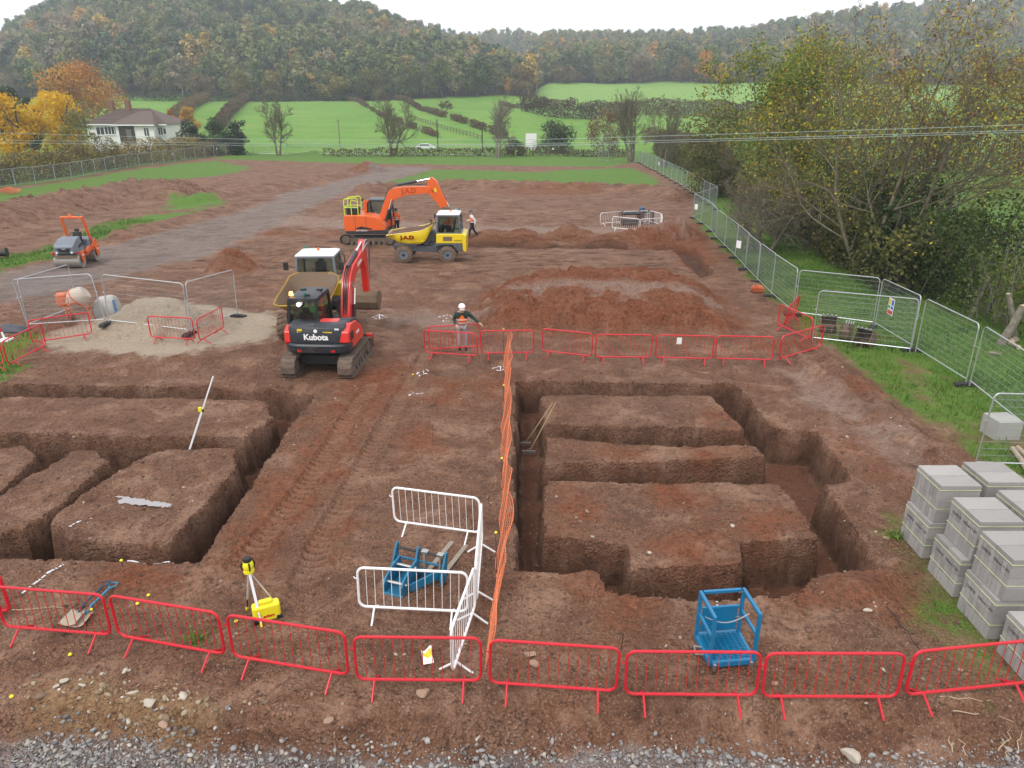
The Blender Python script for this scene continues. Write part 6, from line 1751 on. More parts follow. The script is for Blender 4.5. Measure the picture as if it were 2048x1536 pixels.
# ================================================================ loose things on the site
CONC = paint('concrete_block', (.315, .30, .288), .9, dirt=.25, mud=(.19, .175, .165), scale=5, bump=.012)
oi_ = N(CONC.node_tree, 'ShaderNodeObjectInfo'); pb_ = CONC.node_tree.nodes['Principled BSDF']; src_ = pb_.inputs['Base Color'].links[0].from_socket
tint_ = mixc(CONC.node_tree, oi_.outputs['Random'], (.80, .80, .80), (1.12, 1.11, 1.10)); CONC.node_tree.links.new(mixc(CONC.node_tree, 1.0, src_, tint_, 'MULTIPLY'), pb_.inputs['Base Color'])
STRAP = plain('strap_yellow', (.66, .72, .36), .5)
INK = plain('block_ink', (.10, .092, .088), .8)
DX, DYb, RH_ = .76, .84, .22
blk_me = None; top_me = None
def pack(x, y, z, label, txt=True, seed=0, dx=0.0, rz=0.0):
    """strapped pack of blocks: x = left face, y = front face"""
    global blk_me, top_me
    rng = random.Random(seed)
    o = empty('block_pack', (x, y, z), rz, label, 'block pack', 'packs of grey blocks')
    nY = 8; by = DYb / nY; bx = DX / 2
    if blk_me is None:
        a = MB().box((0, 0, 0), (bx - .005, by - .007, RH_ - .005)).build('block', CONC, o, bevel=.004, seg=1); blk_me = a.data
        bpy.data.objects.remove(a)
        a = MB().box((0, 0, 0), (DX - .004, DYb / 2 - .008, .124)).build('top_block', CONC, o, bevel=.004, seg=1); top_me = a.data
        bpy.data.objects.remove(a)
    for r in range(3):
        for i in range(2):
            for j in range(nY):
                b = link_mesh('block', blk_me, None, o)
                b.location = (bx * (i + .5) + rng.uniform(-.003, .003) + (.008 if r == 1 else 0), by * (j + .5), RH_ * (r + .5) + .002)
    for j in range(2):
        b = link_mesh('top_block', top_me, None, o); b.location = (DX / 2 + rng.uniform(-.004, .004), DYb / 4 * (1 + 2 * j), RH_ * 3 + .066)
    for zz in (.30, .70):
        MB().tube([(-.003, -.003, zz), (DX + .003, -.003, zz), (DX + .003, DYb + .003, zz), (-.003, DYb + .003, zz)], .006, 4, closed=True).build('strap', STRAP, o)
    if txt:
        text('12/08/25', .075, INK, o, (-.0035, DYb * .74, .55), (PI / 2, 0, -PI / 2), depth=.0015)
        text('100mm 7.3N', .075, INK, o, (-.0035, DYb * .27, .55), (PI / 2, 0, -PI / 2), depth=.0015)
    return o
z0 = gz(8.3, 11)
rows_ = [(7.95, 11.77), (7.90, 10.62), (7.85, 9.55), (7.86, 8.42)]
pack(7.95, 11.77, gz(8.3, 12.1), 'bottom pack of grey blocks in the farthest left stack', seed=1); pack(8.02, 11.80, gz(8.3, 12.1) + .795, 'top pack of grey blocks in the farthest left stack', False, 2)
pack(7.90, 10.62, gz(8.3, 11.0), 'bottom pack of the second stack, with dark stains', seed=3); pack(8.03, 10.60, gz(8.3, 11.0) + .795, 'top pack of the second stack, set back on the one below', True, 4)
pack(7.85, 9.55, gz(8.2, 10), 'bottom pack of the third, nearest tall stack', seed=5); pack(7.90, 9.52, gz(8.2, 10) + .795, 'top pack of the third, nearest tall stack', True, 6)
pack(7.86, 8.45, gz(8.2, 8.9), 'single low pack of blocks behind the rightmost red barrier', seed=7)
pack(8.98, 12.0, gz(9.3, 12.3), 'bottom pack in the far stack at the right edge', False, 8); pack(9.02, 11.98, gz(9.3, 12.3) + .795, 'top pack in the far stack at the right edge', False, 9)
pack(8.98, 10.85, gz(9.3, 11.2), 'pack at the right edge beside the second stack', False, 10); pack(9.0, 10.85, gz(9.3, 11.2) + .795, 'upper pack cut by the right edge of the picture', False, 11)

# concrete box on the grass
p = g(1990, 884); m = MB().box((.33, .33, .27), (.66, .66, .54)); cb = m.build('concrete_box', paint('pale_concrete', (.34, .34, .315), .85, dirt=.25, mud=(.22, .20, .17)), bevel=.012); cb.location = (p.x, p.y, gz(p.x, p.y) - .02); cb.rotation_euler = (0, 0, .05)
tag(cb, 'pale concrete cube standing on the grass at the right edge', 'concrete block')
TIMB = paint('grey_timber', (.36, .29, .21), .8, dirt=.2)
for a, b, lb in (((2022, 907), (2054, 955), 'bare timber pole lying beside the concrete cube'), ((2032, 905), (2075, 950), 'second timber pole lying close to the first at the right edge')):
    A, B = g(*a), g(*b); A.z = gz(A.x, A.y) + .07; B.z = gz(B.x, B.y) + .07
    o = MB().tube([A, A.lerp(B, .5) + Vector((.02, 0, .01)), B], [.06, .065, .055], 9).build('timber_pole', TIMB); tag(o, lb, 'pole')

# ---- blue man basket
BLUE = paint('basket_blue', (.004, .155, .32), .4, dirt=.08, coat=.2)
def man_basket():
    A, B = at_z(1412, 1330, .05), at_z(1508, 1326, .05)
    loc = Vector(((A.x + B.x) / 2, (A.y + B.y) / 2, 0)); loc.z = gz(loc.x, loc.y)
    o = empty('man_basket', loc, math.atan2(B.y - A.y, B.x - A.x) + .05, 'bright blue steel man basket with mesh floor behind the red barriers', 'basket')
    W, D, H = .72, .66, .88; z = .10; o.location.y -= .07
    fr = MB()
    for x in (-W / 2, W / 2): fr.box((x, D / 2, z), (.05, D, .10))
    fr.box((0, 0, z), (W - .05, .05, .10)).box((0, D, z), (W - .05, .05, .10)); fr.build('floor_frame', BLUE, o, bevel=.006)
    bar_me = MB().box((0, 0, 0), (W - .05, .012, .025)).mesh('floor_bar')
    for k in range(17): b = link_mesh('floor_bar', bar_me, BLUE, o); b.location = (0, .04 + (D - .08) * k / 16, z + .03)
    cb_me = MB().box((0, 0, 0), (.012, D - .05, .02)).mesh('cross_bar')
    for k in range(8): b = link_mesh('cross_bar', cb_me, BLUE, o); b.location = (-W / 2 + .05 + (W - .1) * k / 7, D / 2, z + .034)
    pm_ = MB().box((0, 0, H / 2), (.05, .05, H)).mesh('post')
    for x in (-W / 2, W / 2):
        for y in (.02, D - .02): b = link_mesh('post', pm_, BLUE, o); b.location = (x, y, z)
        MB().box((x, D / 2, z + H), (.052, D, .052)).build('top_rail', BLUE, o, bevel=.004)
        MB().box((x, D / 2, z + H * .55), (.045, D - .08, .045)).build('mid_rail', BLUE, o, bevel=.004)
    MB().box((0, D - .02, z + H), (W - .1, .05, .05)).build('top_rail', BLUE, o, bevel=.004)
    MB().box((0, D - .02, z + .32), (W - .12, .02, .44)).build('back_panel', BLUE, o, bevel=.004)
    MB().box((0, D - .02, z + .56), (W - .1, .045, .045)).build('mid_rail', BLUE, o, bevel=.004)
    MB().tube([(-.17, D - .10, z + .24), (-.06, D - .10, z + .24), (-.08, D - .10, z + .16), (-.15, D - .10, z + .16)], .012, 6, closed=True).build('document_box', BLUE, o)
    pts = [(-W / 2 + (W) * t, .02 + 0 * t, z + .62 - .14 * math.sin(PI * t)) for t in np.linspace(0, 1, 14)]
    MB().tube([(x, D * .55, zz) for x, y, zz in pts], .010, 5).build('chain', STEEL, o)
    for x in (-W / 2 + .06, W / 2 - .06): MB().box((x, -.03, .07), (.05, .08, .13)).build('fork_pin', STEEL, o, bevel=.01)
    MB().tube([(-W / 2 - .03, .2, .12), (-W / 2 - .16, .2, .14), (-W / 2 - .16, .32, .2), (-W / 2 - .03, .32, .16)], .018, 6).build('latch', STEEL, o)
    for zz in (.35, .85): MB().box((W / 2 - .05, D - .04, z + zz), (.1, .02, .02)).build('gate_bolt', STEEL, o)
    return o
man_basket()

# ---- blue pallet fork attachment
def forks():
    p = g(826, 1172); loc = Vector((p.x, p.y, gz(p.x, p.y)))
    o = empty('pallet_forks', loc, math.radians(-20), 'blue pallet fork attachment with worn tines inside the white barriers', 'fork attachment')
    o.scale = (1, 1.05, .74); B2 = paint('fork_blue', (.008, .14, .26), .45, dirt=.25)
    for x in (-.50, -.05, .52):
        MB().prism([(.30, .03), (.42, .75), (.34, .78), (.22, .5), (.10, .25), (.10, .03)], x - .02, x + .02, 'YZ').build('side_plate', B2, o, bevel=.006)
    MB().cyl((-.52, .34, .66), (.54, .34, .66), .032, 14).build('hanger_shaft', BLACK, o)
    MB().box((.02, .24, .16), (1.06, .05, .22)).build('back_plate', B2, o, bevel=.01)
    MB().box((.02, .30, .42), (1.04, .04, .05)).build('cross_bar', B2, o, bevel=.01)
    for x in (-.36, .0):
        MB().prism([(-.40, .06), (-.42, .30), (-.34, .42), (-.10, .55), (.20, .58), (.26, .20), (.2, .04)], x - .02, x + .02, 'YZ').build('hitch_plate', B2, o, bevel=.01)
    MB().prism([(-.42, .03), (.22, .06), (.22, .10), (-.40, .07)], -.38, .02, 'YZ').build('hitch_floor', B2, o)
    for y, z in ((-.30, .30), (.06, .46)): MB().cyl((-.42, y, z), (.06, y, z), .032, 12).build('hitch_pin', STEEL, o)
    MB().prism([(-.02, .0), (.5, .0), (.5, .05), (.0, .05)], -.25, .25, 'XY') if False else None
    MB().bar((.05, -.22, .12), (.5, .24, .3), .04, .22).build('brace', B2, o, bevel=.005)
    TINE = paint('tine_steel', (.30, .255, .205), .55, metal=.3, dirt=.35)
    for x in (.10, .42):
        t = MB().bar((x, .28, .06), (x + .02, 1.42, .035), .10, .035); t.bar((x, .30, .04), (x, .34, .68), .10, .04, up=(1, 0, 0)); t.build('tine', TINE, o, bevel=.01)
        MB().box((x - .0, .34, .70), (.13, .1, .08)).build('tine_clip', STEEL, o, bevel=.01)
    return o
forks()

# ---- laser level on tripod, its yellow case
LYEL = plain('laser_yellow', (.80, .70, .02), .45)
def laser():
    p = g(512, 1232); loc = Vector((p.x, p.y, gz(p.x, p.y)))
    o = empty('laser_level', loc, 0, 'yellow and black rotating laser on a tripod near the front barrier', 'laser level')
    apex = Vector((0, 0, .92))
    ALU = plain('tripod_alu', (.75, .76, .78), .3, .5)
    for k, (x, y) in enumerate(((.16, -.30), (-.14, .10), (.27, .16))):
        f_ = Vector((x * 1.35, y * 1.1, .02)); d = (f_ - apex)
        l = MB().bar(apex + d * .05, apex + d * .72, .045 if k == 0 else .03, .02).build('leg', ALU, o)
        MB().bar(apex + d * .62, apex + d * .97, .022, .016).build('leg_extension', ALU if k != 1 else BLACK, l)
        MB().bar(apex + d * .93, f_, .04, .03).build('foot', LYEL, l)
    MB().lathe([(.03, .90), (.09, .90), (.09, .95), (.05, .97)], (0, 0, 0), 'Z', 14).build('tripod_head', LYEL, o)
    b = MB().lathe([(.04, .96), (.085, .98), (.095, 1.05), (.08, 1.10), (.06, 1.12)], (0, 0, 0), 'Z', 16).build('laser_body', LYEL, o)
    MB().lathe([(.02, 1.11), (.07, 1.12), (.075, 1.16), (.06, 1.19), (.02, 1.20)], (0, 0, 0), 'Z', 16).build('rotor_head', BLACK, b)
    for a in range(4):
        c, s = math.cos(a * PI / 2 + .6), math.sin(a * PI / 2 + .6)
        MB().tube([(c * .09, s * .09, .97), (c * .115, s * .115, 1.03), (c * .09, s * .09, 1.12)], .014, 6).build('guard', BLACK, b)
    p = g(532, 1248); c = empty('instrument_case', (p.x, p.y + .1, gz(p.x, p.y + .1)), .42, 'yellow instrument case with black corners behind the laser tripod', 'case')
    MB().box((0, 0, .17), (.46, .20, .32)).build('shell', LYEL, c, bevel=.045, seg=3)
    MB().box((.0, 0, .36), (.24, .10, .08)).build('handle', LYEL, c, bevel=.03)
    for x in (-.2, .2): MB().box((x, -.09, .05), (.1, .05, .09)).build('corner_pad', BLACK, c, bevel=.01)
    text('edem', .085, plain('case_red', (.55, .02, .02), .5), c, (.03, -.104, .13), (PI / 2, 0, 0), depth=.003, bold=.002)
laser()

# ---- shovels
HBLU = plain('handle_blue', (.03, .22, .36), .4); HDRK = plain('handle_dark', (.03, .05, .08), .5)
def shovel(a, b, hm, label, rot):
    A, B = spot(*a), spot(*b); d = (B - A); rz = math.atan2(d.y, d.x); L = math.hypot(d.x, d.y)
    o = empty('shovel', (A.x, A.y, gz(A.x, A.y)), rz, label, 'shovel', 'shovels by the front barrier')
    V = []; n = 7
    for i in range(n):
        for j in range(n):
            u, v = i / (n - 1), j / (n - 1) - .5; w_ = .30 - .05 * u; V.append((-.18 + .36 * u, v * w_, .03 + .05 * (2 * v) ** 2 - .02 * u * 0 + .015 * u))
    F = [(i * n + j, (i + 1) * n + j, (i + 1) * n + j + 1, i * n + j + 1) for i in range(n - 1) for j in range(n - 1)]
    bo = link_mesh('blade', np_mesh('blade', V, F), paint('shovel_steel', (.42, .35, .27), .6, metal=.3, dirt=.5, mud=(.33, .24, .16)), o, smooth=True); sm = bo.modifiers.new('t', 'SOLIDIFY'); sm.thickness = .006
    MB().tube([(.14, 0, .05), (.3, 0, .10), (.72, 0, .07), (.86, 0, .06)], .019, 8).build('shaft', hm, o)
    MB().tube([(.84, 0, .06), (.90, .06, .06), (1.0, .065, .06), (1.0, -.065, .06), (.90, -.06, .06)], .014, 6, closed=True).build('grip', hm, o)
shovel((148, 1240), (196, 1194), HDRK, 'shovel with dark handle lying behind the left front barrier', 0)
shovel((163, 1243), (208, 1196), HBLU, 'shovel with light blue handle lying over the darker one', 0)

# ---- two rakes leaning in the right trench
WOOD = plain('rake_wood', (.45, .33, .19), .6)
def rake(foot_px, top_px, Ytop, label):
    zf = -.90
    A = at_z(*foot_px, zf); B = at_y(*top_px, Ytop)
    o = empty('rake', A, 0, label, 'rake', 'rakes in the trench')
    d = B - A
    MB().tube([d * .06, d * .5 + Vector((0, 0, -.005)), d], .016, 7).build('handle', WOOD, o)
    h = MB().box((0, 0, .03), (.36, .03, .05)); h.build('head', STEEL, o)
    th = MB().bar((0, 0, .03), (0, -.02, -.05), .012, .012).mesh('tine')
    for k in range(9):
        t = link_mesh('tine', th, STEEL, o); t.location = (-.17 + .34 * k / 8, 0, 0)
    MB().tube([(-.1, 0, .05), d * .10, (.1, 0, .05)], .01, 5).build('brace', STEEL, o)
yt = g(1085, 851).y
rake((1049, 888), (1104, 808), yt + .15, 'wooden handled rake leaning in the trench, left of two')
rake((1058, 905), (1111, 806), yt - .2, 'wooden handled rake crossing in front of the other in the trench')

# ---- survey staff
A = spot(379, 899); B = at_y(426, 753, A.y + .35)
st_ = empty('survey_staff', A, 0, 'tall white survey staff leaning upright on the soil at left', 'survey staff')
d = B - A; ALW = plain('staff_white', (.80, .82, .84), .35)
MB().bar((0, 0, 0), d * .55, .055, .04).build('lower_section', ALW, st_); MB().bar(d * .54, d, .04, .03).build('upper_section', ALW, st_)
MB().box(d * .56 + Vector((-.05, -.03, 0)), (.09, .06, .12)).build('receiver', LYEL, st_, bevel=.01); MB().box(d * .54, (.08, .06, .06)).build('clamp', BLACK, st_)

# ---- orange netting fence and its pins
ONET = plain('netting_orange', (.82, .23, .10), .6)
def netting():
    base = smooth_line(np.array([[g(x, y).x, g(x, y).y] for x, y in ((1006,712),(1010,775),(1006,830),(1003,880),(1006,940),(1003,1000),(1000,1060),(994,1130),(988,1200),(980,1270),(972,1345))]), 12)
    seg = np.hypot(*np.diff(base, axis=0).T); cum = np.concatenate([[0], np.cumsum(seg)]); L = cum[-1]
    nu = int(L / .075); nv = 13
    zb = ground(base[:, 0], base[:, 1])
    def P(s, v):
        x = np.interp(s, cum, base[:, 0]); y = np.interp(s, cum, base[:, 1]); z = np.interp(s, cum, zb)
        h = .86 + .10 * math.sin(s * 1.9) + .05 * math.sin(s * 5.1)
        lean = .20 + .05 * math.sin(s * 1.15 + .6) + .03 * math.sin(s * 3.3)
        return np.array([x + lean * v + .03 * math.sin(s * 4 + v * 5), y, z + .02 + h * v])
    paths = []
    for j in range(nv):
        v = j / (nv - 1); paths.append((np.array([P(L * i / nu, v) for i in range(nu + 1)]), np.full(nu + 1, .0065 if j in (0, nv - 1) else .0042), 3))
    for i in range(nu + 1):
        paths.append((np.array([P(L * i / nu, j / (nv - 1)) for j in range(0, nv, 2)]), np.full(len(range(0, nv, 2)), .0045), 3))
    V, F = tubes_np(paths); o0 = Vector((base[0, 0], base[0, 1], zb[0]))
    o = empty('netting_fence', o0, 0, 'orange plastic netting fence running from the middle barriers to the front row', 'netting')
    tag(link_mesh('netting', np_mesh('netting', V - np.array(o0), F), ONET, o), kind='stuff')
    for s in (.2, 5.2, 9.4, 12.6):
        if s > L: continue
        b, t = P(s, 0), P(s, 1)
        q = MB().cyl(Vector(b) - o0 - Vector((0, 0, .15)), Vector((b[0], b[1], t[2] + .08)) - o0, .009, 6).build('pin', plain('pin_rust', (.06, .035, .025), .8), o)
        MB().lathe([(.012, 0), (.024, .0), (.03, .016), (.015, .035)], Vector((b[0], b[1], t[2] + .07)) - o0, 'Z', 8).build('pin_cap', LYEL, q)
netting()
def pin(px, py, h, label, tilt=0):
    p = spot(px, py); o = empty('marker_pin', p, 0, label, 'marker', 'yellow capped marker pins')
    MB().cyl((0, 0, -.1), (tilt, 0, h), .007, 6).build('rod', plain('pin_rust', (.06, .035, .025), .8), o)
    MB().lathe([(.012, 0), (.026, .0), (.032, .016), (.015, .038)], (tilt, 0, h - .01), 'Z', 9).build('cap', LYEL, o)
for (x, y, h, lb) in ((246, 1135, .16, 'yellow capped pin at the edge of the left trench'), (298, 1195, .05, 'yellow cap on the soil right of the shovels, upper one'), (276, 1212, .05, 'yellow cap on the soil right of the shovels, lower one'), (183, 1222, .03, 'yellow cap lying beside the shovel blades'), (211, 1218, .03, 'small yellow cap close to the end of the left front barrier'), (141, 1312, .03, 'yellow cap on bare soil in front of the leftmost red barrier'), (826, 752, .05, 'yellow cap on the soil behind the track prints'), (473, 1246, .04, 'yellow cap at the foot of the laser tripod'), (24, 1395, .02, 'yellow cap at the lower left corner')):
    pin(x, y, h, lb)
for (x, y, h, lb) in ((866, 890, .62, 'thin dark steel rod standing in the open soil'), (1242, 1300, .35, 'thin dark rod between two front barriers'), (1780, 1235, .02, 'short dark rod near the block stacks')):
    p = spot(x, y); o = MB().cyl((0, 0, -.1), (.02, 0, h), .007, 6).build('steel_rod', BLACK); o.location = p; tag(o, lb, 'rod')

# ---- rocks
ROCKM = paint('sandstone', (.33, .215, .15), .9, dirt=.35, mud=(.2, .13, .09), scale=7, bump=.02)
ROCKG = paint('pale_stone', (.42, .37, .30), .9, dirt=.2, mud=(.22, .16, .11), scale=7, bump=.02)
def rock_mesh(seed, sub=2, sc=(1, .75, .52), amp=.32):
    rng = np.random.default_rng(seed); bm = bmesh.new(); bmesh.ops.create_icosphere(bm, subdivisions=sub, radius=1)
    pl = rng.normal(size=(9, 3)); pl /= np.linalg.norm(pl, axis=1, keepdims=True); dd = rng.uniform(.38, .85, 9)
    sc = tuple(np.array(sc) * rng.uniform(.7, 1.35, 3))
    for v in bm.verts:
        c = np.array(v.co)
        for n_, d_ in zip(pl, dd):
            e = c.dot(n_) - d_
            if e > 0: c = c - n_ * e
        v.co = Vector(c * np.array(sc))
    me = bpy.data.meshes.new('rock'); bm.to_mesh(me); bm.free(); return me
for k, (x, y, r, lb, mt_) in enumerate(((848, 1390, .20, 'big brown boulder in front of the red front barriers', ROCKM), (1060, 1312, .13, 'pale brown rock behind the front barrier, upper of two touching', ROCKM), (1068, 1330, .10, 'reddish rock touching the paler one behind the front barrier', ROCKM), (657, 1444, .10, 'squarish brown rock at the edge of the gravel', ROCKM),
        (300, 1408, .10, 'upright pale rock in the stony patch at lower left', ROCKG), (128, 1366, .09, 'whitish angular rock left of the stony patch', ROCKG), (113, 1375, .06, 'small white rock at the left end of the stony patch', ROCKG), (330, 1452, .09, 'rounded pink-brown rock beside the gravel at lower left', ROCKM), (178, 1426, .05, 'tan rock in the middle of the stony patch', ROCKG), (258, 1342, .05, 'small tan rock in front of the second red barrier', ROCKG),
        (1299, 1106, .07, 'grey slab of stone on the right hand soil island', ROCKG), (1465, 1052, .05, 'pale brick-like stone on the soil island', ROCKG), (1735, 1222, .07, 'buff stone at the edge of the right spoil', ROCKG), (1752, 1214, .04, 'small buff stone right of the spoil heap', ROCKG), (1772, 1077, .07, 'reddish stone beside the grass near the blocks', ROCKM), (1520, 932, .06, 'stone at the corner of the middle soil island', ROCKG), (1766, 1340, .05, 'pale pebble behind the right front barriers', ROCKG), (1550, 1368, .05, 'brown pebble by the front barrier right of the basket', ROCKM), (1060, 1288, .05, 'fist-sized stone above the paired rocks', ROCKM), (1700, 1515, .14, 'long pale rock in the gravel at the bottom', ROCKG), (955, 1478, .05, 'tan stone lying in the dark gravel', ROCKG))):
    p = spot(x, y); o = link_mesh('rock', rock_mesh(900 + k), mt_); o.scale = (r, r, r); o.location = (p.x, p.y, p.z + r * .3); o.rotation_euler = (0, 0, k * 1.3); tag(o, lb, 'rock')

# crushed stone, scattered stones: past counting
def stones(name, label, X, Y, R, mat, seed, seat_=.25):
    protos_ = []
    for k in range(8):
        me_ = rock_mesh(1200 + seed * 10 + k, 1); co = np.array([v.co[:] for v in me_.vertices]); fa = np.array([p_.vertices[:] for p_ in me_.polygons]); protos_.append((co, fa)); bpy.data.meshes.remove(me_)
    rng = np.random.default_rng(seed); Z = ground(X, Y); Vs, Fs, T, off = [], [], [], 0
    n = len(X); kk = rng.integers(0, 8, n); a = rng.uniform(0, 6.28, n); b = rng.normal(size=n) * .5; tt = rng.uniform(0, 1, n)
    for i in range(n):
        co, fa = protos_[kk[i]]; c, s = math.cos(a[i]), math.sin(a[i]); cb_, sb = math.cos(b[i]), math.sin(b[i])
        x, y, z = co[:, 0], co[:, 1], co[:, 2]; y, z = y * cb_ - z * sb, y * sb + z * cb_
        Vs.append(np.stack([(x * c - y * s) * R[i] + X[i], (x * s + y * c) * R[i] + Y[i], z * R[i] + Z[i] + R[i] * seat_], 1)); Fs.append(fa + off); off += len(co); T.append(np.full(len(co), tt[i]))
    o = link_mesh(name, np_mesh(name, np.vstack(Vs), np.vstack(Fs), {'tint': np.concatenate(T)}), mat); tag(o, label, 'stones', kind='stuff'); return o
def stone_mat(name, stops):
    m, t, b = nodes_of(name); a = N(t, 'ShaderNodeAttribute', attribute_name='tint'); tc = N(t, 'ShaderNodeTexCoord'); n = N(t, 'ShaderNodeTexNoise', Scale=30.0, Detail=4.0); t.links.new(tc.outputs['Object'], n.inputs['Vector'])
    c = ramp(t, a.outputs['Fac'], stops); t.links.new(mixc(t, .5, c, mixc(t, n.outputs['Fac'], (.35,) * 3, (1.0,) * 3), 'MULTIPLY'), b.inputs['Base Color']); b.inputs['Roughness'].default_value = .85; return m
rg = np.random.default_rng(21)
n = 42000
X = rg.uniform(-7.2, 7.4, n); Y = rg.uniform(6.2, 9.4, n); bd = np.interp(X, BANK[:, 0], BANK[:, 1]) - Y
cl = fbm(X * .5, Y * .8, 3, 131)
k = (bd > -.10 + .25 * rg.normal(size=n) * .4) & (rg.uniform(0, 1, n) < np.clip(1.15 - np.abs(bd - .25) * .9 + cl * 1.6, .05, 1))
k &= ~((X > .3) & (X < 2.6) & (bd > .12) & (rg.uniform(0, 1, n) < .75)); k &= ~((X < -3.0) & (bd > .55) & (rg.uniform(0, 1, n) < .8))
stones('gravel', 'grey crushed stone of the track along the bottom edge', X[k], Y[k], rg.gamma(2.6, .0098, k.sum()).clip(.012, .07), stone_mat('gravel_stone', [(0, (.14, .13, .13)), (.35, (.25, .235, .23)), (.7, (.34, .325, .315)), (.88, (.40, .345, .29)), (1, (.55, .53, .50))]), 1)
n = 8000
X = rg.uniform(-13, 12, n); Y = 8.2 + rg.uniform(0, 1, n) ** 1.6 * 15
k = rg.uniform(0, 1, n) < np.clip(.35 + fbm(X * .4, Y * .4, 3, 141) * 2.2, .04, 1)
stones('scattered_stones', 'small stones strewn over the bare soil', X[k], Y[k], rg.gamma(1.8, .011, k.sum()).clip(.008, .065), stone_mat('soil_stone', [(0, (.15, .095, .065)), (.4, (.24, .155, .11)), (.75, (.33, .24, .18)), (1, (.50, .42, .34))]), 2, .15)
X1 = np.concatenate([rg.normal(-5.2, .55, 150), rg.normal(-6.5, .45, 60)]); Y1 = np.concatenate([rg.normal(8.25, .25, 150), rg.normal(8.55, .22, 60)])
stones('stony_patch', 'tan and yellow stones in the lower left bank', X1, Y1, rg.gamma(2.4, .018, len(X1)).clip(.012, .10), stone_mat('tan_stone', [(0, (.20, .13, .08)), (.5, (.33, .24, .145)), (.8, (.42, .34, .24)), (1, (.60, .55, .47))]), 3, .05)
# clods of earth along trench lips and heaps
n = 48000
X = rg.uniform(-14, 13, n); Y = 8.4 + rg.uniform(0, 1, n) ** 1.5 * 16
td_ = np.minimum(np.abs(sdpoly(X, Y, R_OUT, 3)), np.abs(sdpoly(X, Y, L_OUT, 3)))
for P in R_ISL + L_ISL: td_ = np.minimum(td_, np.abs(sdpoly(X, Y, P, 3)))
k = (rg.uniform(0, 1, n) < np.where(td_ < .35, .30, .10) * np.clip(.8 + 3 * fbm(X * .5, Y * .5, 3, 151), .1, 2))
stones('soil_clods', 'crumbs and clods of red-brown earth on the ground', X[k], Y[k], rg.gamma(2.0, .0095, k.sum()).clip(.009, .07), stone_mat('clod_earth', [(0, (.085, .045, .03)), (.5, (.15, .082, .055)), (1, (.23, .13, .09))]), 4, .2)

# ---- grass blades
def blades(name, label, n, box, seed, h=(.05, .14), keep=.45, cols=None):
    rng = np.random.default_rng(seed); X = rng.uniform(box[0], box[1], n); Y = rng.uniform(box[2], box[3], n)
    z, A_, B_, C_ = ground(X, Y, True); k = rng.uniform(0, 1, n) < (A_[:, 0] - keep) * 1.6
    X, Y, z = X[k], Y[k], z[k]; n = len(X)
    if n == 0: return
    a = rng.uniform(0, 6.28, n); w_ = rng.uniform(.010, .022, n); H = rng.uniform(h[0], h[1], n) * np.clip(.6 + 1.6 * (vnoise(X * 1.2, Y * 1.2, 5)), .4, 1.8); l = rng.normal(size=(n, 2)) * .05
    dx, dy = np.cos(a) * w_, np.sin(a) * w_
    V = np.stack([np.stack([X - dx, Y - dy, z - .01], 1), np.stack([X + dx, Y + dy, z - .01], 1), np.stack([X + l[:, 0], Y + l[:, 1], z + H], 1)], 1).reshape(-1, 3)
    tint = np.clip(.5 + fbm(X * .6, Y * .6, 3, 8) * 1.3 + rng.normal(size=n) * .18, 0, 1)
    o = link_mesh(name, np_mesh(name, V, np.arange(3 * n).reshape(n, 3), {'tint': np.repeat(tint, 3)}), foliage('grass_blade', [(0, (.035, .075, .010)), (.5, (.085, .18, .020)), (.85, (.15, .25, .04)), (1, (.25, .26, .08))], .2)); tag(o, label, 'grass', kind='stuff')
blades('grass_blades', 'short green grass on the strip right of the fence', 150000, (7, 31, 10, 50), 31)
blades('grass_tufts', 'green grass tufts on the left verges', 90000, (-40, -12, 20, 60), 32, (.08, .2))
X = RNG.uniform(-6, 8.5, 26); Y = RNG.uniform(8.6, 14, 26)
for px, py, lb in ((395, 1283, 'small green weed behind the second red barrier'), (1792, 1076, 'tuft of bright grass left of the block stacks')):
    p = spot(px, py); rng = np.random.default_rng(px); n = 90
    C = np.stack([rng.normal(size=n) * .11, rng.normal(size=n) * .08, rng.uniform(.01, .14, n)], 1); V, F = leaves_np(C, .09, rng, .35, -1.0)
    o = empty('weed', p, 0, lb, 'plant'); link_mesh('foliage', np_mesh('foliage', V, F, {'tint': np.repeat(rng.uniform(.3, 1, n), 4)}), MATS['grass_blade'], o)
# roots and twigs hanging out of the cut bank
rng = np.random.default_rng(61)
for k, (a, b, lb) in enumerate((((1995, 1500), (2015, 1460), 'pale root hanging from the bank at the lower right, leftmost of a bunch'), ((2018, 1520), (2008, 1470), 'forked pale root in the bank at the lower right'), ((2035, 1505), (2042, 1470), 'pale root at the lower right corner'), ((1930, 1515), (1920, 1480), 'thin root hanging in the cut bank left of the bunch'), ((1898, 1500), (1899, 1475), 'short root in the cut bank'), ((1880, 1398), (1985, 1405), 'bent twig lying in front of the rightmost red barrier'), ((1900, 1420), (2020, 1440), 'long dry twig lying below the rightmost barrier'), ((1770, 1215), (1850, 1310), 'dark cable lying on the soil left of the blocks'), ((20, 1222), (135, 1218), 'thin dry stalk lying left of the shovels'))):
    A, B = spot(*a), spot(*b); P = [A.lerp(B, t) + Vector((rng.normal() * .03, rng.normal() * .03, .015 + .02 * rng.uniform())) for t in np.linspace(0, 1, 6)]
    o = MB().tube([q - A for q in P], [.009, .009, .008, .007, .006, .004], 5).build('dry_root' if 'root' in lb else 'dry_twig' if 'cable' not in lb else 'cable', plain('root_pale', (.42, .31, .20), .8) if 'cable' not in lb else BLACK); o.location = A; tag(o, lb, 'root' if 'root' in lb else 'twig' if 'cable' not in lb else 'cable')

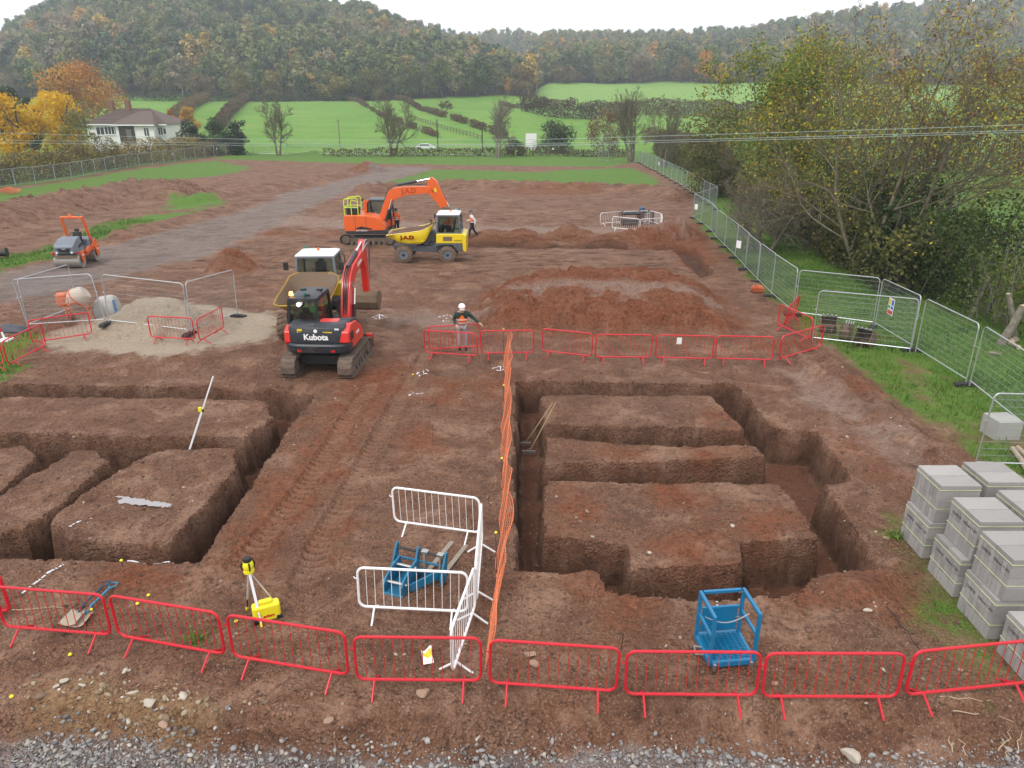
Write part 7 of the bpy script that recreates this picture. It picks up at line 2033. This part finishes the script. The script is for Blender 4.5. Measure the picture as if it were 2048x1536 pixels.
# ---- white spray marks on the soil
SPRAY = plain('spray_paint', (.56, .54, .55), .85)
def mark(pts, wd_, closed=False):
    P = smooth_line([list(g(x, y).xy) for x, y in pts], 6)
    z = ground(P[:, 0], P[:, 1]); rng = np.random.default_rng(int(pts[0][0])); V, F = [], []
    d = np.gradient(P, axis=0); d /= np.linalg.norm(d, axis=1, keepdims=True) + 1e-9
    for i in range(len(P)):
        nx, ny = -d[i, 1], d[i, 0]; w_ = wd_ * rng.uniform(.35, 1.1)
        for s in (-1, 1):
            x, y = P[i, 0] + nx * w_ * s, P[i, 1] + ny * w_ * s; V.append((x, y, gz(x, y) + .014))
    F = [(2 * i, 2 * i + 1, 2 * i + 3, 2 * i + 2) for i in range(len(P) - 1) if rng.uniform() > .12]
    tag(link_mesh('paint_mark', np_mesh('paint_mark', V, F), SPRAY), kind='structure')
for c in ((892, 636), (758, 636), (846, 744), (1000, 738)):
    mark([(c[0] - 16, c[1] + 1), (c[0] - 5, c[1] - 3), (c[0] + 4, c[1] - 4), (c[0] + 14, c[1])], .035); mark([(c[0] - 8, c[1] + 3), (c[0], c[1] + 5), (c[0] + 8, c[1] + 3)], .035); mark([(c[0] + 1, c[1] - 6), (c[0] + 1, c[1] + 6)], .03)
mark([(817, 790), (832, 789), (846, 790)], .03); mark([(128, 1132), (112, 1140), (95, 1152)], .035); mark([(92, 1155), (80, 1164), (68, 1174)], .04); mark([(62, 1178), (52, 1187), (44, 1194)], .03)
mark([(1428, 1200), (1430, 1205), (1434, 1210)], .03); mark([(1433, 1215), (1437, 1222)], .025); mark([(140, 1058), (150, 1050), (163, 1044)], .03); mark([(255, 1124), (300, 1126), (340, 1125)], .02)
# paper lying behind the barrier
p = spot(855, 1318); V = []
for i in range(6):
    for j in range(8):
        V.append(((i / 5 - .5) * .17, (j / 7 - .5) * .26, .02 + .05 * math.sin(i * .9 + j * .5) * (j / 7) + .012 * j))
F = [(i * 8 + j, (i + 1) * 8 + j, (i + 1) * 8 + j + 1, i * 8 + j + 1) for i in range(5) for j in range(7)]
o = empty('paper_notice', p, .25, 'curled white paper notice with yellow print lying behind the barrier', 'paper'); link_mesh('sheet', np_mesh('sheet', V, F), SIGNW, o, smooth=True)
V2 = [(x * .75, y * .45 + .01, z + .006) for x, y, z in V]; link_mesh('print', np_mesh('print', V2, F), YLAB, o, smooth=True)
p = at_z(1358, 681, .8); o = MB().box((0, -.04, 0), (.17, .006, .24), (.1, 0, 0)).build('notice', SIGNW); o.location = p; tag(o, 'white notice tied to a red barrier of the middle row', 'notice')

# ---- crumpled orange netting
def bundle(px, py, sx, sy, sz, label, seed):
    rng = np.random.default_rng(seed); p = spot(px, py); paths = []
    for k in range(110):
        a, b, c = rng.uniform(0, 6.28), rng.uniform(-1, 1), rng.uniform(.5, 1)
        pts = [[sx * c * math.cos(a + t) * math.sqrt(max(.05, 1 - (b + t * .2) ** 2)), sy * c * math.sin(a + t), max(.01, sz * (.5 + .5 * (b + t * .3)) + rng.normal() * .02)] for t in np.linspace(0, 1.3, 7)]
        paths.append((np.array(pts), np.full(7, .012), 3))
    V, F = tubes_np(paths); o = empty('netting_roll', p, 0, label, 'netting'); tag(link_mesh('netting', np_mesh('netting', V, F), ONET, o), kind='stuff')
bundle(1514, 585, .36, .25, .32, 'crumpled orange netting dumped at the foot of the right fence', 3)
p = g(0, 392); bundle(18, 388, 1.5, .5, .65, 'orange netting draped along the left fence at the left edge', 4)

# ---- spare digger buckets on the grass
for k, (x, y, w_, R_, a, rz, lb) in enumerate(((1655, 668, .60, .42, -2.2, -1.9, 'rusty toothed digger bucket behind the loose mesh panel, leftmost of three'), (1687, 682, .34, .56, -1.2, -2.2, 'narrow muddy digger bucket standing upright, middle of three'), (1718, 694, .62, .46, -2.55, -2.5, 'wide rusty digger bucket lying open to the left, rightmost of three'))):
    prof_ = [(.0, .0), (R_ * .55, .05), (R_ * .98, -.18 * R_), (R_ * 1.12, -.62 * R_), (R_ * .92, -1.02 * R_), (R_ * .45, -1.22 * R_), (-R_ * .15, -1.18 * R_)]
    lo = min(q[0] * math.sin(a) + q[1] * math.cos(a) for q in prof_)
    p = g(x, y); o = empty('digger_bucket', (p.x, p.y, gz(p.x, p.y) - lo - .03), rz, lb, 'bucket', 'spare digger buckets'); bucket(o, w_, R_, (0, 0, 0), a, teeth=4, name='shell')
    for s in (-1, 1): MB().prism([tuple((u * math.cos(a) - v * math.sin(a), u * math.sin(a) + v * math.cos(a))) for u, v in ((-.05, 0), (.2, .0), (.16, .2), (.02, .22))], s * .12 - .012, s * .12 + .012, 'XZ').build('ear', BUCKETM, o)

# ---- cement mixer and sack in the left enclosure
def mixer():
    p = g(160, 648); o = empty('cement_mixer', (p.x, p.y, gz(p.x, p.y)), .35, 'dusty cement mixer with orange hood inside the mesh enclosure', 'cement mixer')
    MX = paint('mixer_orange', (.62, .12, .03), .55, dirt=.35, mud=(.45, .36, .28)); DR = paint('mixer_drum', (.50, .42, .35), .75, dirt=.4, mud=(.42, .34, .27))
    c = Vector((0.12, 0, 1.02)); ax = Vector((.75, -.1, .55)).normalized(); q = ax.to_track_quat('Z', 'Y').to_matrix()
    m = MB(); prof_ = [(.12, -.40), (.30, -.36), (.40, -.12), (.41, .10), (.30, .36), (.24, .42)]; rings = [[c + q @ Vector((r * math.cos(2 * PI * k / 18), r * math.sin(2 * PI * k / 18), h)) for k in range(18)] for r, h in prof_]
    m.loft(rings, caps=True); d = m.build('drum', DR, o); 
    MB().tube([c + q @ Vector((.42 * math.cos(2 * PI * k / 24), .42 * math.sin(2 * PI * k / 24), .0)) for k in range(24)], .025, 6, closed=True).build('ring_gear', MX, d)
    MB().box((-.42, 0, 1.02), (.40, .42, .52)).build('motor_hood', MX, o, bevel=.08, seg=3)
    f = MB()
    for s in (-1, 1): f.tube([(-.35, s * .30, .05), (-.30, s * .32, .75), (.1, s * .46, 1.0), (.42, s * .32, .70), (.50, s * .30, .05)], .03, 7)
    f.tube([(-.35, -.36, .1), (-.35, .36, .1)], .025, 6).tube([(.5, -.36, .06), (.5, .36, .06)], .025, 6); f.build('stand', MX, o)
    for s in (-1, 1): MB().lathe([(.03, -.04), (.16, -.04), (.18, 0), (.16, .04), (.03, .04)], (-.35, s * .38, .17), 'Y', 18).build('wheel', TYRE, o)
    MB().tube([(-.45, -.34 + .20 * math.sin(a) * 0, 1.0) for a in (0, 1)], .01, 4) if False else None
    hw = MB().tube([(-.12 + .24 * math.cos(a), -.52, .95 + .24 * math.sin(a)) for a in np.linspace(0, 2 * PI, 17)[:-1]], .014, 6, closed=True); hw.bar((-.36, -.52, .95), (.12, -.52, .95), .02, .02).bar((-.12, -.52, .71), (-.12, -.52, 1.19), .02, .02, up=(1, 0, 0)); hw.build('tilt_wheel', MX, o)
    return o
mixer()
p = g(196, 648); sk_ = empty('bulk_bag', (p.x, p.y + .9, gz(p.x, p.y + .9)), .2, 'half full white bulk bag with a blue strap behind the cement mixer', 'bag')
MB().loft([[(-.38, -.38, 0), (.38, -.38, 0), (.38, .38, 0), (-.38, .38, 0)], [(-.45, -.43, .35), (.44, -.45, .35), (.45, .44, .35), (-.44, .45, .35)], [(-.36, -.35, .75), (.38, -.33, .78), (.35, .36, .82), (-.37, .33, .76)], [(-.25, -.2, .86), (.28, -.2, .92), (.2, .25, .9), (-.25, .2, .85)]]).build('sack', paint('bag_white', (.40, .39, .37), .8, dirt=.4, mud=(.3, .25, .2)), sk_, bevel=.07, seg=3)
MB().tube([(.40, -.47, .02), (.46, -.47, .4), (.40, -.36, .8)], .05, 6).build('strap', plain('strap_blue', (.04, .15, .32), .7), sk_)
# red and white post at the left edge with sheeting on the grass
p = g(12, 683); o = empty('marker_post', (p.x, p.y, gz(p.x, p.y)), 0, 'red and white post standing on the grass at the left edge', 'post')
d = Vector((-.32, 0, 1.62)); 
for k, (a, b, m_) in enumerate(((0, .22, WHT), (.22, .92, RED), (.92, 1, BLACK))): MB().cyl(d * a, d * b, .038, 10).build('band', m_, o)
MB().box((0, 0, .04), (.4, .4, .08)).build('base', WHT, o, bevel=.02)
p = g(18, 668); o = MB().loft([[(-.6, -.25, 0), (.5, -.3, 0), (.6, .3, 0), (-.6, .3, 0)], [(-.5, -.2, .22), (.3, -.22, .12), (.45, .2, .16), (-.5, .2, .24)], [(-.3, -.1, .3), (.1, -.1, .2), (.2, .1, .22), (-.3, .1, .3)]]).build('rubble_sack', paint('dark_sheet', (.05, .055, .07), .6, dirt=.2), bevel=.06, seg=3); o.location = (p.x, p.y + .3, gz(p.x, p.y + .3)); tag(o, 'dark slumped sack lying on the grass behind the red and white post', 'sack')
p = g(6, 518); o = empty('cable_drum', (p.x, p.y, gz(p.x, p.y)), .3, 'small black drum standing on the grass at the left edge', 'drum')
MB().lathe([(.05, -.3), (.32, -.3), (.32, -.24), (.2, -.22), (.2, .22), (.32, .24), (.32, .3), (.05, .3)], (0, 0, .32), 'X', 20).build('reel', BLACK, o)

# ---- trench box frames inside the far white barriers
RSTEEL = paint('rust_steel', (.12, .062, .040), .8, dirt=.3)
p = g(1272, 452); o = empty('trench_box', (p.x, p.y + 1.0, gz(p.x, p.y + 1)), .05, 'rusty steel trench box with dark struts inside the far white barriers', 'trench box')
for x in (-1.1, .35, 1.35): MB().box((x, .0, .48), (.10, 1.7, 1.0)).build('side_panel', RSTEEL, o, bevel=.02)
for y_, z_ in ((-.6, .3), (.6, .75), (-.6, .8)): MB().cyl((-1.1, y_, z_), (.35, y_, z_), .09, 12).build('strut', DGREY, o)
MB().cyl((.35, .6, .8), (1.35, .6, .8), .09, 12).build('strut', DGREY, o); MB().lathe([(.2, 0), (.22, .5), (.22, .9), (.18, .92)], (.75, .75, .2), 'Z', 14).build('shaft_ring', plain('ring_blue', (.05, .12, .22), .6), o)
MB().box((-.4, -.2, .12), (1.3, .5, .18)).build('timber_baulk', TIMB, o, bevel=.02)

# ---- cut stumps in the trimmed hedge and felled rounds
CUT = plain('fresh_cut_wood', (.62, .47, .30), .7)
for k, (x, y, r, L_, tilt, lb) in enumerate(((2000, 690, .14, 1.5, (.25, -.1), 'thick cut trunk in the trimmed hedge, leftmost'), (2030, 682, .10, 1.7, (-.35, .1), 'slanting cut limb beside the thick trunk in the trimmed hedge'), (1938, 640, .07, 1.9, (.2, 0), 'slim pale stem in the trimmed hedge'))):
    p = g(x, y); A = Vector((0, 0, -.1)); B = Vector((tilt[0] * L_, tilt[1] * L_, L_)); o = empty('cut_trunk', (p.x, p.y, gz(p.x, p.y)), 0, lb, 'tree stump'); t_ = MB().tube([A, B * .5 + Vector((.04, 0, 0)), B], [r * 1.15, r, r * .9], 9).build('trunk', BARK_P, o); MB().lathe([(.01, 0), (r * .7, 0), (r * .7, .012), (.01, .014)], (0, 0, 0), 'Z', 12).build('cut_face', CUT, o).location = B
for k, (x, y, lb) in enumerate(((2020, 692, 'fresh cut log end lying below the trimmed hedge'), (2036, 700, 'small log round lying right of the cut trunk'), (2000, 712, 'pale chip of cut wood on the brush below the hedge'))):
    p = g(x, y); r = (.13, .09, .06)[k]; o = empty('log', (p.x, p.y, gz(p.x, p.y) + r), .6 + k, lb, 'log'); MB().cyl((0, 0, 0), (.35, 0, 0), r, 12).build('bark', BARK_P, o); MB().lathe([(.01, 0), (r * .95, 0), (r * .95, .004)], (-.004, 0, 0), 'X', 12).build('cut_face', CUT, o)

# ================================================================ beyond the fence
# white board on legs
p = g(1062, 308); bd_ = empty('site_board', (p.x, p.y, gz(p.x, p.y)), 0, 'white rectangular site board on two legs by the back fence', 'sign board')
s_ = 1 / (FPX / (p.y / 1.02)); MB().box((0, 0, 2.35), (2.15, .06, 3.0)).build('panel', SIGNW, bd_, bevel=.02)
for x in (-.75, .75): MB().box((x, .06, .9), (.09, .09, 1.9)).build('leg', TIMB, bd_)
# parked white car behind the back fence
def car():
    p = g(858, 303); Y = p.y + 4; x = (858 - 1024) / FPX * Y * .99
    o = empty('car', (x, Y, gz(x, Y) - .1), 0, 'white car on the road behind the back fence', 'car')
    CW = paint('car_white', (.78, .79, .80), .25, dirt=.05, coat=.6)
    prof_ = [(-2.1, .35), (-2.12, .75), (-1.95, .98), (-1.55, 1.02), (-.95, 1.42), (.55, 1.45), (1.25, 1.05), (1.95, .92), (2.12, .70), (2.1, .35)]
    MB().prism(prof_, -.85, .85, 'XZ').build('body', CW, o, bevel=.10, seg=3)
    MB().prism([(-1.42, 1.04), (-.92, 1.36), (.50, 1.38), (1.08, 1.05)], -.865, .865, 'XZ').build('side_window', plain('car_glass', (.02, .025, .03), .1), o, bevel=.02)
    for xx in (-1.3, 1.32):
        for s in (-1, 1):
            w_ = MB().lathe([(.05, -.1), (.31, -.1), (.33, 0), (.31, .1), (.05, .1)], (xx, s * .80, .33), 'Y', 18).build('wheel', BLACK, o); MB().lathe([(.02, s * .11), (.2, s * .11), (.2, s * .115)], (xx, s * .80, .33), 'Y', 14).build('rim', STEEL, w_)
    for s in (-1, 1): MB().box((2.08, s * .6, .72), (.1, .3, .12)).build('headlight', plain('lamp_glass', (.8, .82, .85), .1), o, bevel=.02); MB().box((-2.1, s * .65, .82), (.06, .2, .14)).build('tail_light', REDLAMP, o)
car()
# utility poles
PW = bark('pole_wood', (.028, .022, .018), (.06, .05, .04))
for px, yb, yt_, lb in ((876, 303, 238, 'dark wooden pole behind the parked car'), (965, 305, 246, 'dark wooden pole between the car and the white board'), (681, 303, 238, 'pale thin pole left of the large bare tree')):
    p = g(px, yb); H = at_y(px, yt_, p.y).z - gz(p.x, p.y); o = empty('utility_pole', (p.x, p.y, gz(p.x, p.y)), 0, lb, 'pole'); MB().cyl((0, 0, -.2), (0, 0, H), .14, 10, .10).build('shaft', PW if px != 681 else BARK_P, o); MB().box((0, -.1, H - .35), (.5, .06, .08)).build('crossarm', PW, o); MB().cyl((0, -.1, H - .3), (0, -.1, H - .1), .05, 8).build('insulator', STEEL, o)
# overhead cables crossing the view
CAB = plain('cable_grey_green', (.34, .45, .42), .5)
for (y0, ym, y1, lb) in ((266, 281, 250, 'upper of the overhead cables crossing the whole view'), (280, 289, 261, 'middle overhead cable crossing the view'), (286, 293, 265, 'lower overhead cable crossing the view')):
    P = []
    for t in np.linspace(0, 1, 40):
        px = -300 + 2700 * t; Y = 46 + (23 - 46) * t
        py = np.interp(px, [-300, 0, 500, 1000, 1500, 2048, 2400], [y0 - 8, y0, ym - 2, ym, ym * .45 + y1 * .55 + 3, y1, y1 - 14]); P.append(at_y(px, py, Y))
    Pn = smooth_line([list(q) for q in P[::4] + [P[-1]]], 8); o0 = Vector(Pn[0])
    o = MB().tube([Vector(q) - o0 for q in Pn], .0075, 5).build('overhead_cable', CAB); o.location = o0; tag(o, lb, 'cable', 'overhead cables')
# field fence posts, post and rail fence on the right
def rail_fence(a, b, n, zf, label, mat, h=1.2, r=.06):
    A, B = a, b; o0 = Vector((A[0], A[1], zf(*A))); o = empty('rail_fence', o0, 0, label, 'fence'); pts = []
    pmesh = MB().box((0, 0, h / 2 - .1), (r * 2, r * 2, h + .2)).mesh('post')
    for k in range(n + 1):
        x = A[0] + (B[0] - A[0]) * k / n; y = A[1] + (B[1] - A[1]) * k / n; z = zf(x, y); pts.append(Vector((x, y, z)) - o0); q = link_mesh('post', pmesh, mat, o); q.location = pts[-1]
    for k in range(n):
        for f in (.45, .85): MB().bar(pts[k] + Vector((0, -r, h * f)), pts[k + 1] + Vector((0, -r, h * f)), r * .7, r * 1.7).build('rail', mat, o)
PALEW = paint('weathered_rail', (.42, .37, .30), .85, dirt=.2)
a, b = g(1935, 478), g(2060, 520); rail_fence((a.x, a.y), (b.x + .6, b.y - 1.2), 4, gz, 'weathered post and rail fence in the right hand field', PALEW, 1.15, .07)
DKW = paint('dark_rail', (.10, .08, .06), .9, dirt=.2)
q = wl([(832, 232), (962, 176)]); rail_fence(q[0], q[1], 22, lz, 'dark post and rail fence running down the middle field', DKW, 1.2, .07)
# ---- white house on the left
def house():
    Y = 150.0; k = Y / FPX / 1.06
    L, Rr = (166 - 1024) * k, (340 - 1024) * k
    zb = gz(L + 8, 145) - .3; z_eave = at_y(260, 248, Y).z; z_ridge = at_y(250, 217, Y).z
    o = empty('house', ((L + Rr) / 2, Y, zb), -.05, 'white rendered bungalow with brown hipped roof behind the left hedge', 'house')
    W = (Rr - L) / 2; D = 9.0; he = z_eave - zb; hr = z_ridge - zb
    WALL = paint('white_render', (.74, .73, .70), .8, dirt=.08, mud=(.55, .52, .47)); ROOF = paint('brown_tiles', (.11, .078, .062), .85, dirt=.3, mud=(.10, .085, .07), scale=2)
    MB().box((0, D / 2, he / 2), (W * 2 - 1.0, D, he)).build('wall', WALL, o)
    MB().box((2.6, -.8, he / 2), (W * 2 - 9.5, 2.0, he - .02)).build('wing_wall', WALL, o)
    e = .55; V = [(-W, -e, he), (W, -e, he), (W, D + e, he), (-W, D + e, he), (-W + 5.5, D / 2, hr), (W - 5.5, D / 2, hr)]
    rf = MB().add(V, [(0, 1, 5, 4), (1, 2, 5), (2, 3, 4, 5), (3, 0, 4), (3, 2, 1, 0)]).build('roof', ROOF, o, smooth=False)
    xa, xb = 2.6 - (W - 4.75) - e, 2.6 + (W - 4.75) + e; hw = hr - .5
    V = [(xa, -1.8 - e, he - .02), (xb, -1.8 - e, he - .02), (xb, D / 2, he - .02), (xa, D / 2, he - .02), ((xa + xb) / 2 - 1.2, D / 2 - 1, hw), ((xa + xb) / 2 + 1.2, D / 2 - 1, hw)]
    MB().add(V, [(0, 1, 5, 4), (1, 2, 5), (2, 3, 4, 5), (3, 0, 4), (3, 2, 1, 0)]).build('wing_roof', ROOF, o, smooth=False)
    nT = 9
    for j in range(nT):   # tile courses on the front slopes
        f = (j + .5) / nT; z = he + (hr - he) * f; y = -e + (D / 2 + e) * f; x0, x1 = -W + 5.5 * f, W - 5.5 * f
        MB().bar((x0, y - .04, z + .05), (x1, y - .04, z + .05), .10, .05).build('tile_course', ROOF, rf)
    MB().box((0, -e - .02, he - .12), (2 * W - .1, .12, .2)).build('fascia', SIGNW, o)
    MB().box(((xa + xb) / 2, -1.8 - e - .02, he - .14), (xb - xa, .12, .2)).build('fascia', SIGNW, o)
    for x, z in ((-W * .52, hr - .3), (-W * .12, hr - .2)):
        c = MB().box((x, D / 2 - .6, z + .7), (.9, .8, 2.0)).build('chimney', paint('chimney_brick', (.19, .095, .07), .9, dirt=.2), rf); MB().lathe([(.14, 0), (.13, .35)], (x, D / 2 - .6, z + 1.7), 'Z', 10).build('chimney_pot', paint('terracotta', (.35, .15, .09), .8), c)
    GL = plain('window_dark', (.03, .04, .05), .12)
    def win(x, y, z, w_, h_, bars=2):
        f = MB().box((x, y, z), (w_, .08, h_)).build('window', SIGNW, o); n = bars
        for i in range(n): MB().box((x - w_ / 2 + w_ * (i + .5) / n, y - .05, z), (w_ / n - .12, .02, h_ - .16)).build('pane', GL, f)
        MB().box((x, y - .08, z - h_ / 2 - .06), (w_ + .2, .2, .08)).build('sill', SIGNW, f)
    win(-W * .62, -.05, he - 1.3, 1.6, 1.5, 2); win(-W * .36, -.05, he - 1.2, 2.6, 1.5, 4); win(-W * .12, -.05, he - 1.2, .9, 1.3, 2)
    win(W * .58, -1.85, he - 1.4, 1.0, 1.6, 2); win(W * .80, -.05, he - 1.3, .9, 1.5, 2); win(W * .90, -.05, he - 1.3, .6, 1.2, 1)
    d = MB().box((W * .12, -1.86, he - 1.75), (3.1, .1, 3.2)).build('garage_door', plain('garage_dark', (.035, .025, .022), .5), o); MB().box((W * .12 + .4, -1.93, he - 1.9), (1.0, .04, 2.0)).build('door_pane', plain('door_pane', (.12, .12, .11), .3), d)
    MB().cyl((W * .70, -.3, he - .2), (W * .70, -.3, .2), .06, 8).build('downpipe', MGREY, o)
    MB().tube([(-W * .42, D / 2 - .6, hr + 1.2), (-W * .42, D / 2 - .6, hr + 2.6), (-W * .42 + .9, D / 2 - .6, hr + 2.6)], .04, 5).build('aerial', STEEL, o)
house()

# ================================================================ the damp autumn air
hz0 = min(float(LZ.min()), float(zz.min())) - 1.0; hz1 = float(LZ.max()) + 24.0     # just below the lowest ground, just above the hilltop trees
hz = MB().box((float(LX.min() + LX.max()) / 2, (-70 + float(LY.max()) + 10) / 2, (hz0 + hz1) / 2), (float(LX.max() - LX.min()) + 20, float(LY.max()) + 80, hz1 - hz0)).build('haze', None)
hz.data.materials.clear()
hm = bpy.data.materials.new('damp_air'); hm.use_nodes = True; ht = hm.node_tree; ht.nodes.clear()
ho = N(ht, 'ShaderNodeOutputMaterial'); hv = N(ht, 'ShaderNodeVolumePrincipled'); hv.inputs['Color'].default_value = (.84, .92, 1.0, 1); hv.inputs['Density'].default_value = .00046; hv.inputs['Anisotropy'].default_value = .1
ht.links.new(hv.outputs[0], ho.inputs['Volume']); hz.data.materials.append(hm)
tag(hz, 'thin pale haze filling the valley air', 'haze', kind='stuff')
